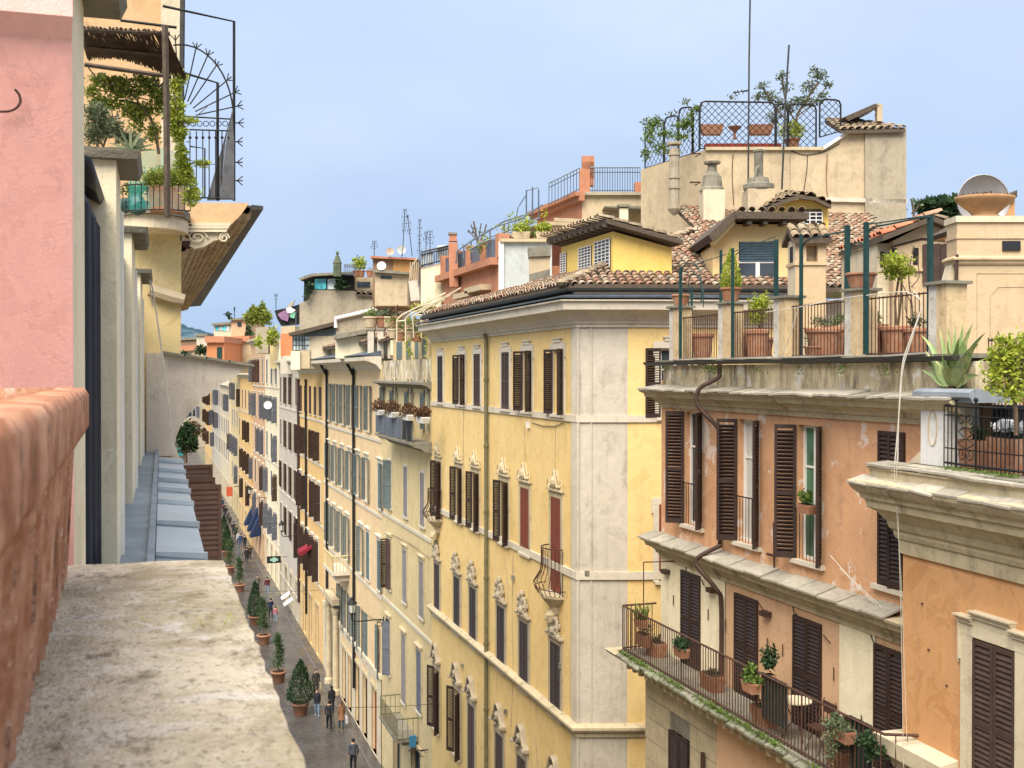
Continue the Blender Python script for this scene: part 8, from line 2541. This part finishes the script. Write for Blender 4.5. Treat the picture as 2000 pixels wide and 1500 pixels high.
# ---------------------------------------------------------------- street lamps, awnings, signs
def street_lamp(px_w, py, side_x, label, X_=11.7, arm=1.7, s=1.0):
    fr = W; q = fr.px(px_w, py, 0); 
    t_ = thing('street_lamp', label, 'street lamp', loc=fr.wld(q.x, 0, q.z), rz=-math.pi / 2, group='wall lanterns along the right-hand houses')
    mb = MB()
    mb.tube(crv([(0, -.02, -.05), (0, -.3, .02), (0, -arm + .25, .0), (0, -arm, .12), (0, -arm, .42)], 5), .035 * s, 6)
    mb.tube([(0, -.22 + .2 * math.cos(a) * (1 - a / 14), -.22 + .2 * math.sin(a) * (1 - a / 14)) for a in [k * .5 + 1.2 for k in range(16)]], .022 * s, 5)
    mb.box(-.05, .05, -.04, 0, -.4, .15); obj('arm', mb, M['darkmetal'], t_)
    mb = MB(); mb.lathe((0, -arm, .45), [(.10, 0), (.16, .04), (.24, .48), (.22, .5)], 6); obj('lantern_glass', mb, simple('milky_lantern_glass', (.5, .5, .46), .3, var=.1) if 'lglass' not in _mc else _mc['lglass'], t_)
    mb = MB(); mb.lathe((0, -arm, .95), [(.28, 0), (.29, .03), (.14, .16), (.10, .2), (.12, .24), (.05, .28), (.02, .36)], 8)
    for k in range(6): a = k * math.pi / 3; mb.tube([(.155 * math.cos(a), -arm + .155 * math.sin(a), .47), (.245 * math.cos(a), -arm + .245 * math.sin(a), .95)], .012, 4)
    mb.lathe((0, -arm, .4), [(.04, -.05), (.12, 0), (.11, .06)], 8); obj('lantern_frame', mb, M['darkmetal'], t_)
_mc['lglass'] = simple('milky_lantern_glass', (.5, .5, .46), .3, var=.1)
street_lamp(750, 1210, 0, 'nearest wall lantern, hanging out beside the pale ochre house')
street_lamp(592, 1046, 0, 'second wall lantern, in front of the golden house')
street_lamp(520, 972, 0, 'third wall lantern, small and far, by the pinkish house')
# navy awnings
for i, (px_, py_) in enumerate(((497, 1002), (503, 1012), (508, 1022))):
    q = W.px(px_, py_, 0); t_ = thing('awning', ['folded navy awning far down the street, farthest of three', 'folded navy awning far down the street, middle of three', 'folded navy awning far down the street, nearest of three'][i], 'awning', loc=W.wld(q.x + i * .4, 0, q.z), rz=-math.pi / 2, group='navy awnings')
    mb = MB(); mb.prism([(0, 1.3), (-1.15, -1.1), (-1.2, -1.4), (-.1, -1.2)], 'x', -.75, .75); obj('canopy', mb, simple('navy_canvas%d' % i, (.008, .022, .07), .8), t_)
    mb = MB(); mb.tube([(-.76, 0, .2), (-.76, -1.15, -1.2)], .02, 4); mb.tube([(.76, 0, .2), (.76, -1.15, -1.2)], .02, 4); obj('frame', mb, M['gutterdk'], t_)
q = W.px(612, 1072, 0)
t_ = thing('red_awning', 'small dark red awning on the golden house', 'awning', loc=W.wld(q.x, 0, q.z), rz=-math.pi / 2)
mb = MB(); mb.prism([(0, .5), (-1.1, -.1), (-1.1, -.35), (-.98, -.35), (0, .3)], 'x', -.8, .8); obj('canopy', mb, simple('red_canvas', (.22, .01, .025), .8), t_)
for i, (px_, py_) in enumerate(((566, 1165), (571, 1177))):
    q = W.px(px_, py_, 0); t_ = thing('white_awning', ['small white window awning over an arched shop, upper one', 'small white window awning over an arched shop, lower one'][i], 'awning', loc=W.wld(q.x, 0, q.z), rz=-math.pi / 2, group='white shop awnings')
    mb = MB(); mb.prism([(0, .4), (-.75, -.1), (-.75, -.2), (0, .3)], 'x', -.5, .5); obj('canopy', mb, M['whitepaint'], t_)
q = W.px(535, 1093, -1.2); t_ = thing('pharmacy_sign', 'dark box sign with a pale green pattern sticking out over the street', 'sign', loc=W.wld(q.x, -1.2, q.z), rz=-math.pi / 2)
mb = MB(); mb.box(-.1, .1, -.6, .6, -.3, .3); obj('sign_box', mb, M['darkmetal'], t_)
mb = MB(); mb.box(-.106, .104, -.35, .35, -.1, .12); mb.box(-.105, .107, -.15, .15, -.2, .2); obj('sign_face', mb, simple('pale_green_face', (.3, .5, .4), .5), t_)
mb = MB(); mb.bar((0, .6, .2), (0, 1.2, .2), .04); obj('bracket', mb, M['darkmetal'], t_)
q = W.px(806, 1448, -.7); t_ = thing('blue_sign', 'small bright blue sign on a scrolled iron bracket by the shop', 'sign', loc=W.wld(q.x, -.7, q.z), rz=-math.pi / 2)
mb = MB(); mb.box(-.03, .03, -.15, .15, -.25, .25); obj('sign_board', mb, simple('blue_board', (.04, .2, .36), .5), t_)
mb = MB(); mb.bar((0, -.2, -.4), (0, .7, -.45), .04); mb.tube([(0, .45 + .14 * math.cos(a), -.6 + .14 * math.sin(a)) for a in [k * .6 for k in range(10)]], .015, 4); obj('bracket', mb, M['darkmetal'], t_)
q = W.px(448, 965, -1.5); t_ = thing('red_banner', 'small orange-red hanging banner far down the street', 'banner', loc=W.wld(q.x, -1.5, q.z), rz=-math.pi / 2)
mb = MB(); mb.box(-.03, .03, -.4, .4, -.3, 1.0); obj('banner_cloth', mb, simple('red_banner', (.5, .09, .04), .7), t_); mb = MB(); mb.bar((0, .6, 1.0), (0, 1.6, 1.0), .06); obj('bracket', mb, M['darkmetal'], t_)
# wires across the street
for i, l in enumerate(([(680, 1178), (760, 1172), (845, 1135)], [(420, 1000), (500, 998), (600, 1005)])):
    pass
def wire(label, a, b_, r_=.012, sag=.4):
    a = Vector(a); b_ = Vector(b_); P = [a.lerp(b_, k / 10) - Vector((0, 0, sag * 4 * (k / 10) * (1 - k / 10))) for k in range(11)]
    mb = MB(); mb.tube([p - a for p in P], r_, 4); solo('street_wire', mb, M['cabledk'], label, 'wire', loc=a)
for i, (px_, py_) in enumerate(((845, 1375), (660, 1150), (560, 1020))):
    q = W.px(px_, py_, 0); wire(['nearest cable slung across the street at the glass-sided balcony', 'second cable slung across the street near the portal', 'third cable slung across the street, far away'][i], W.wld(q.x, 0, q.z), (.4, W.wld(q.x, 0, 0).y + 4, W.wld(q.x, 0, q.z).z + .5))

# portal of the blue-shuttered house
x = BC.x(656.5); mb = MB(); 
pts = [(x - 1.1, 0), (x + 1.1, 0), (x + 1.1, 4.6)] + [(x + 1.1 * math.cos(a), 4.6 + 1.1 * math.sin(a)) for a in [math.pi * k / 8 for k in range(1, 8)]] + [(x - 1.1, 4.6)]
mb.prism(pts, 'y', -.12, -.06); obj('portal', mb, M['wood'], c_root)
for sx_ in (-1.45, 1.45):
    mb = MB(); mb.lathe((x + sx_, -.3, 0), [(.3, 0), (.3, .3), (.2, .4), (.18, 5.2), (.26, 5.4), (.3, 5.6)], 12); obj('portal_column', mb, M['stone'], c_root)
mb = MB(); mb.box(x - 1.9, x + 1.9, -.6, -.1, 5.9, 6.3); obj('portal_lintel', mb, M['stone'], c_root)

# ---------------------------------------------------------------- potted trees along the street
def potted_tree(label, px_, py_, h_, r_, kind, group='potted trees lining the street'):
    p = ground(px_, py_, 0.01); ph_, pr_r = .75, .52
    t_ = thing('potted_tree', label, 'potted tree', loc=p, group=group)
    mb = MB(); pot_mb(mb, (0, 0, 0), pr_r, ph_, 16); smooth(obj('pot', mb, M['terracotta'], t_))
    mb = MB(); mb.lathe((0, 0, .66), [(.44, 0), (.44, .05)], 12); obj('soil', mb, M['soil'], t_)
    mb = MB(); mb.tube([(0, 0, .6), (.02, .01, h_ * .5), (0, 0, h_ * .93)], [.05, .035, .015], 6); obj('trunk', mb, M['bark'], t_)
    mb = MB(); rg = random.Random(int(px_))
    if kind == 'cone':
        for _ in range(3600):
            u = rg.random() ** 1.25; a = rg.uniform(0, 6.283); lump = 1 + .14 * math.sin(a * 3 + u * 9)
            rr = r_ * (1 - u) ** .75 * (.55 + .45 * min(1, u * 6 + .3)) * lump * rg.uniform(.72, 1.05)
            mb.leaf((rr * math.cos(a), rr * math.sin(a), .85 + u * (h_ - .8)), .13, rg, .5, 1)
    else:
        for k in range(7):
            zc2 = 1.2 + (h_ - 1.4) * k / 6; rr = r_ * (1.05 - .09 * k) * rg.uniform(.75, 1.1); off = (rg.uniform(-.14, .14), rg.uniform(-.14, .14))
            foliage_mb(mb, (off[0], off[1], zc2), (rr, rr, .3), 230, .13, rg, .5, 0)
    obj('crown', mb, M['leafdark'] if kind == 'cone' else M['leafmid2'], t_)
M['leafmid2'] = foliage('tree_leaves', (.018, .045, .016), (.07, .12, .04))
potted_tree('nearest and fullest dark conical tree in a clay pot', 587, 1396, 3.3, 1.0, 'cone')
potted_tree('slim loose-leaved tree in a pot, second from the camera', 544, 1332, 3.3, .5, 'loose')
potted_tree('bushy mid-green tree in a pot, third from the camera', 515, 1258, 3.6, .62, 'loose')
potted_tree('dark conical tree in a pot, fourth from the camera', 498, 1220, 3.5, .75, 'cone')
potted_tree('slim thin tree in a pot, fifth from the camera', 468, 1156, 3.3, .55, 'loose')
potted_tree('bushy tree in a pot, sixth from the camera beside the ledge', 449, 1120, 3.6, .85, 'loose')
potted_tree('dark tree in a pot close behind the sixth, half hidden by shutters', 443, 1088, 3.6, .8, 'cone')
potted_tree('far potted tree just beyond the brown shutters', 437, 1062, 3.4, .8, 'cone')
# lush row far away at the street end
for i in range(5):
    potted_tree(['dark street tree at the far end, 1 nearest the arch', 'dark street tree at the far end beside the teal van', 'dark street tree at the far end under the arch top', 'far dark tree near the end palace', 'farthest dark tree at the street end'][i].replace('1 nearest', 'nearest'), 372 - i * 5, 905 - i * 16, 6.5, 2.2, 'cone', None) if False else None
plant('street_tree', 'dark street tree seen under the curved buttress', 'tree', 150, [(360, 858, 9, 26), (352, 850, 8, 20), (368, 838, 9, 12), (376, 866, 7, 18)], 'leafdark', .6, 230, [([(362, 905), (361, 880), (360, 850)], .3)])
plant('street_tree', 'brownish bare street tree at the far street end', 'tree', 220, [(380, 832, 12, 10), (388, 846, 8, 10)], 'leafbrown', .7, 90, [([(382, 880), (381, 850), (380, 830)], .35)])
p = ground(352, 892); t_ = thing('teal_van', 'tiny teal delivery van far down the street', 'van', loc=p, rz=0)
mb = MB(); mb.prism([(-2.4, .4), (2.2, .4), (2.35, 1.1), (1.6, 2.1), (-2.4, 2.2)], 'x', -.95, .95); obj('body', mb, simple('teal_paint', (.02, .2, .2), .35), t_)
mb = MB(); mb.box(-.8, .8, -2.43, -2.40, 1.2, 1.9); obj('rear_window', mb, M['glass'], t_)
for sx_ in (-.8, .8):
    for sy_ in (-1.6, 1.5): mb = MB(); mb.tube([(sx_ - .12, sy_, .36), (sx_ + .12, sy_, .36)], .36, 12); obj('wheel', mb, M['darkmetal'], t_)
t_.rotation_euler = (0, 0, 0)

# ---------------------------------------------------------------- people
def skinmesh(name, verts, edges, radii, mats, parent, zones, sub=1):
    me = bpy.data.meshes.new(name); me.from_pydata(verts, edges, []); o = bpy.data.objects.new(name, me); COL.objects.link(o)
    sk = o.modifiers.new('s', 'SKIN'); sk.use_smooth_shade = True
    for i, d_ in enumerate(me.skin_vertices[0].data):
        d_.radius = radii[i] if isinstance(radii[i], tuple) else (radii[i], radii[i]); d_.use_root = (i == 0)
    o.modifiers.new('u', 'SUBSURF').levels = sub
    dg_ = bpy.context.evaluated_depsgraph_get(); ev = o.evaluated_get(dg_); m2 = bpy.data.meshes.new_from_object(ev)
    o.modifiers.clear(); o.data = m2; m2.materials.clear()
    for m_ in mats: m2.materials.append(m_)
    for p_ in m2.polygons: p_.material_index = zones(p_.center); p_.use_smooth = True
    o.parent = parent; return o
_cl = {}
def cloth(c):
    if c not in _cl: _cl[c] = simple('cloth_%d' % len(_cl), c, .85, var=.3, scale=9)
    return _cl[c]
SKIN = simple('skin', (.45, .26, .18), .6, var=.1)
def person(label, px_, py_, top, legs, hair, h_=1.7, face=0.0, coat=0, bag=None, stride=.16, hairlong=0, fem=False, shoe=(.03, .025, .02), arm_out=None):
    """face: heading in radians, 0 = walking away up the street"""
    p = ground(px_, py_, .012)
    t_ = thing('person', label, 'person', loc=p, rz=face, group=None)
    s_ = h_ / 1.75; sw_ = .165 if fem else .19
    V = [(0, 0, .93), (0, .01, 1.12), (0, .0, 1.34), (0, -.0, 1.47), (0, .015, 1.54), (0, .02, 1.63), (0, .02, 1.70)]
    Rr = [(.145, .11), (.125, .095), (.155, .105), (.07, .06), (.052, .052), (.088, .10), (.06, .07)]
    Ed = [(0, 1), (1, 2), (2, 3), (3, 4), (4, 5), (5, 6)]
    for sx_, st in ((-1, stride), (1, -stride)):
        b0 = len(V); hip = .09
        V += [(sx_ * hip, 0, .86), (sx_ * hip, st * .55 + .03, .48), (sx_ * (hip - .01), st, .10), (sx_ * (hip - .01), st + .15, .045)]
        Rr += [.09, .062, .042, (.042, .032)]; Ed += [(0, b0), (b0, b0 + 1), (b0 + 1, b0 + 2), (b0 + 2, b0 + 3)]
    for sx_, st in ((-1, -stride), (1, stride)):
        b0 = len(V)
        el = (sx_ * (sw_ + .05), -.02 + st * .2, 1.13); ha = (sx_ * (sw_ + .05), st * .6 + .06, .88)
        if arm_out == sx_: el = (sx_ * (sw_ + .06), .12, 1.16); ha = (sx_ * (sw_ - .02), .32, 1.22)
        V += [(sx_ * sw_, 0, 1.40), el, ha, (ha[0], ha[1] + .02, ha[2] - .1 if arm_out != sx_ else ha[2])]
        Rr += [.062, .046, .034, (.034, .022)]; Ed += [(3, b0), (b0, b0 + 1), (b0 + 1, b0 + 2), (b0 + 2, b0 + 3)]
    V = [(x * s_, y * s_, z * s_) for x, y, z in V]
    Rr = [tuple(q * s_ * 1.14 for q in (r if isinstance(r, tuple) else (r, r))) for r in Rr]
    mats = [cloth(top), cloth(legs), SKIN, cloth(shoe)]
    def zone(c):
        z = c.z / s_; 
        if z > 1.49: return 2
        if z < .085: return 3
        if abs(c.x) / s_ > sw_ - .02 and z < .90 and z > .7: return 2
        if z < .92 and abs(c.x) / s_ < .17: return 1
        return 0
    skinmesh('body', V, Ed, Rr, mats, t_, zone, 1)
    mb = MB(); mb.blob((0, -.012 * s_, 1.665 * s_), (.098 * s_, .108 * s_, .105 * s_), 9, 6)
    if hairlong: mb.blob((0, -.06 * s_, 1.50 * s_), (.09 * s_, .06 * s_, .2 * s_), 8, 5)
    smooth(obj('hair', mb, cloth(hair), t_))
    mb = MB(); mb.blob((0, .118 * s_, 1.635 * s_), (.012, .02, .02), 5, 4); smooth(obj('nose', mb, SKIN, t_))
    if coat:
        mb = MB(); zb_ = coat
        mb.lathe((0, 0, 0), [(.21 * s_, zb_), (.2 * s_, zb_ + .02), (.17 * s_, 1.0 * s_), (.15 * s_, 1.15 * s_), (.18 * s_, 1.36 * s_), (.12 * s_, 1.46 * s_)], 12, 1, .78); smooth(obj('coat', mb, cloth(top), t_))
    if bag:
        c_, bx_, bz, sz = bag; mb = MB(); mb.box(bx_ - .05, bx_ + .05, -sz * .5, sz * .5, bz - sz, bz); mb.tube([(bx_, -sz * .3, bz), (bx_, 0, bz + .2), (bx_, sz * .3, bz)], .008, 4); obj('bag', mb, cloth(c_), t_)
dk = (.012, .012, .016); nv = (.015, .02, .04); jn = (.05, .085, .15)
person('man in a grey jumper and black trousers walking away, nearest the camera', 690, 1508, (.07, .08, .10), dk, (.02, .015, .012), 1.78, 0)
person('person in a black padded jacket walking beside the tan coat', 643, 1426, (.02, .022, .03), dk, (.02, .015, .012), 1.75, .0, shoe=(.5, .5, .5))
person('woman in a long tan coat carrying a white bag', 667, 1424, (.24, .12, .06), (.03, .06, .08), (.12, .06, .03), 1.68, .1, coat=.55, bag=((.6, .6, .6), .27, .75, .4), hairlong=1, fem=True)
person('woman with long dark hair and a black coat ahead of the tan coat', 648, 1392, dk, dk, (.012, .01, .01), 1.66, .0, coat=.75, hairlong=1, fem=True)
person('woman in a dark jacket and light jeans walking towards the camera', 619, 1398, (.02, .022, .035), (.16, .24, .36), (.03, .02, .015), 1.66, math.pi, coat=.8, fem=True, shoe=(.5, .5, .5), arm_out=1)
person('person in a dark olive coat carrying a pale bag behind the conical tree', 617, 1358, (.03, .028, .018), dk, (.03, .02, .015), 1.72, math.pi, coat=.7, bag=((.35, .32, .2), -.28, .8, .35))
person('person in navy standing by the portal column', 656, 1330, nv, nv, (.02, .015, .012), 1.7, math.pi)
person('person in a maroon jacket and pale jeans on the right of the far pavement', 522, 1162, (.10, .012, .02), (.2, .26, .34), (.02, .015, .012), 1.72, 0)
person('person in a grey and black top just left of the maroon jacket', 503, 1158, (.10, .10, .085), dk, (.015, .012, .01), 1.72, math.pi)
person('person in a blue jacket stepping past the third potted tree', 529, 1208, (.015, .03, .07), nv, (.02, .015, .012), 1.74, .2, arm_out=1)
person('child in a pink top beside the blue jacket', 538, 1216, (.4, .16, .18), (.2, .26, .34), (.05, .03, .02), 1.4, 0)
person('person in black trousers below the navy awnings', 482, 1100, dk, dk, (.02, .015, .012), 1.75, 0, coat=.8)
person('person in dark brown beside the one in black below the awnings', 488, 1094, (.06, .035, .02), dk, (.03, .02, .015), 1.7, 0)
person('pedestrian in a dark suit farther up under the awnings', 478, 1074, dk, nv, (.02, .015, .012), 1.75, math.pi)
person('pedestrian in blue jeans and a pale top', 466, 1066, (.4, .42, .45), jn, (.02, .015, .012), 1.72, math.pi)
person('pedestrian in a blue jacket beside the pale top', 470, 1070, (.02, .05, .12), jn, (.02, .015, .012), 1.72, 0)
person('pedestrian all in black farther up the street', 456, 1046, dk, dk, (.01, .01, .01), 1.78, 0, coat=.6)
person('distant dark pedestrian beside the ledge shutters', 441, 1012, dk, nv, (.01, .01, .01), 1.78, 0)
person('distant pedestrian in a dark red coat beside another', 437, 1006, (.06, .015, .02), dk, (.01, .01, .01), 1.72, 0)

rgp = random.Random(21)
tones = [((.02, .02, .025), 'in black'), ((.10, .09, .08), 'in grey'), ((.02, .035, .08), 'in navy'), ((.16, .10, .06), 'in brown'), ((.3, .28, .26), 'in a pale coat'), ((.08, .015, .02), 'in dark red'), ((.03, .05, .03), 'in dark green'), ((.2, .16, .1), 'in beige')]
spots_ = [(449, 1030, 'just above the red banner line'), (445, 1020, 'beside the far facades'), (434, 994, 'walking in the far crowd, near side'), (430, 985, 'in the middle of the far crowd'), (427, 978, 'on the right of the far crowd'), (422, 966, 'towards the back of the far crowd'), (461, 1052, 'between the navy awnings and the facade'), (418, 958, 'at the very back of the far crowd')]
for (px_, py_, where), (c_, how) in zip(spots_, tones):
    person('tiny distant pedestrian %s %s' % (how, where), px_, py_, c_, (.02, .02, .03), (.02, .015, .012), rgp.uniform(1.62, 1.8), rgp.choice([0, math.pi, .3]), coat=.75 if rgp.random() < .5 else 0)
# ---------------------------------------------------------------- cables, cracks and small wear
def cable_on(root, F_, l, r_=.01, mat='cabledk', y=-.03, name='cable'):
    mb = MB(); mb.tube(crv([(lambda q: (q.x, y, q.z))(F_.px(a, b_, y)) for a, b_ in l], 4), r_, 4); return obj(name, mb, M[mat], root)
cable_on(t_root, FT, [(1540, 292), (1560, 300), (1580, 302), (1610, 296), (1640, 280)], .014)
cable_on(t_root, FT, [(1577, 302), (1576, 330), (1570, 372)], .014)
cable_on(t_root, FT, [(1543, 296), (1543, 375)], .01, 'tufagrey')
cable_on(t_root, FT, [(1432, 300), (1430, 340), (1433, 400)], .014, 'rustmetal')
cable_on(t_root, FT, [(1616, 300), (1614, 350), (1616, 386)], .02, 'brownwall')
for l in ([(985, 1090), (992, 1150), (988, 1210)], [(1002, 1085), (1000, 1200), (1002, 1300), (998, 1420)], [(905, 790), (905, 900)], [(1085, 830), (1083, 930)], [(1024, 830), (1026, 900)], [(1046, 1440), (1050, 1500)]):
    cable_on(y_root, BY, l, .008, 'tufagrey', -.012)
for (px_, py_) in ((1005, 1128), (990, 1390), (1098, 1300), (905, 1300), (1150, 1120)):
    q = BY.px(px_, py_); mb = MB(); mb.box(q.x - .06, q.x + .06, -.1, 0, q.z - .08, q.z + .08); obj('wall_bracket', mb, M['stonedk'], y_root)
for l in ([(1440, 1180), (1450, 1210), (1470, 1200)], [(1340, 1092), (1340, 1130), (1345, 1140)], [(1548, 1170), (1550, 1195), (1556, 1200)], [(1700, 1240), (1708, 1262), (1712, 1300)]):
    cable_on(o_root, BO, l, .012)
cable_on(o_root, BO, [(1511, 1020), (1512, 1120)], .02, 'pipebrown', -.05)
cable_on(o_root, BO, [(1498, 1082), (1516, 1086)], .03, 'rustmetal', -.08)
cable_on(n_root, BN, [(1782, 1452), (1800, 1462), (1830, 1478), (1860, 1500)], .012, 'cabledk', -.06)
cable_on(b_root, BB, [(755, 1040), (800, 1062), (838, 1090)], .012, 'cabledk', -.05)
cable_on(c_root, BC, [(640, 1150), (700, 1190), (740, 1215)], .012, 'cabledk', -.05)
# small iron hooks and bolts on the near wall
for (px_, py_) in ((1802, 1180), (1815, 1270), (1850, 1340)):
    q = BN.px(px_, py_); mb = MB(); mb.lathe((q.x, -.01, q.z), [(.02, 0), (.02, .02)], 8); obj('wall_bolt', mb, M['rustmetal'], n_root)
# short iron rails across the upper window openings of the orange building
for (x, z, w_, h_, a, b_, k) in ws[:3]:
    mb = MB(); mb.bar((x - w_ / 2, -.06, z + .95), (x + w_ / 2, -.06, z + .95), .02)
    for i in range(7): xx = x - w_ / 2 + w_ * (i + .5) / 7; mb.bar((xx, -.06, z + .02), (xx, -.06, z + .95), .012)
    obj('window_rail', mb, M['darkmetal'], o_root)
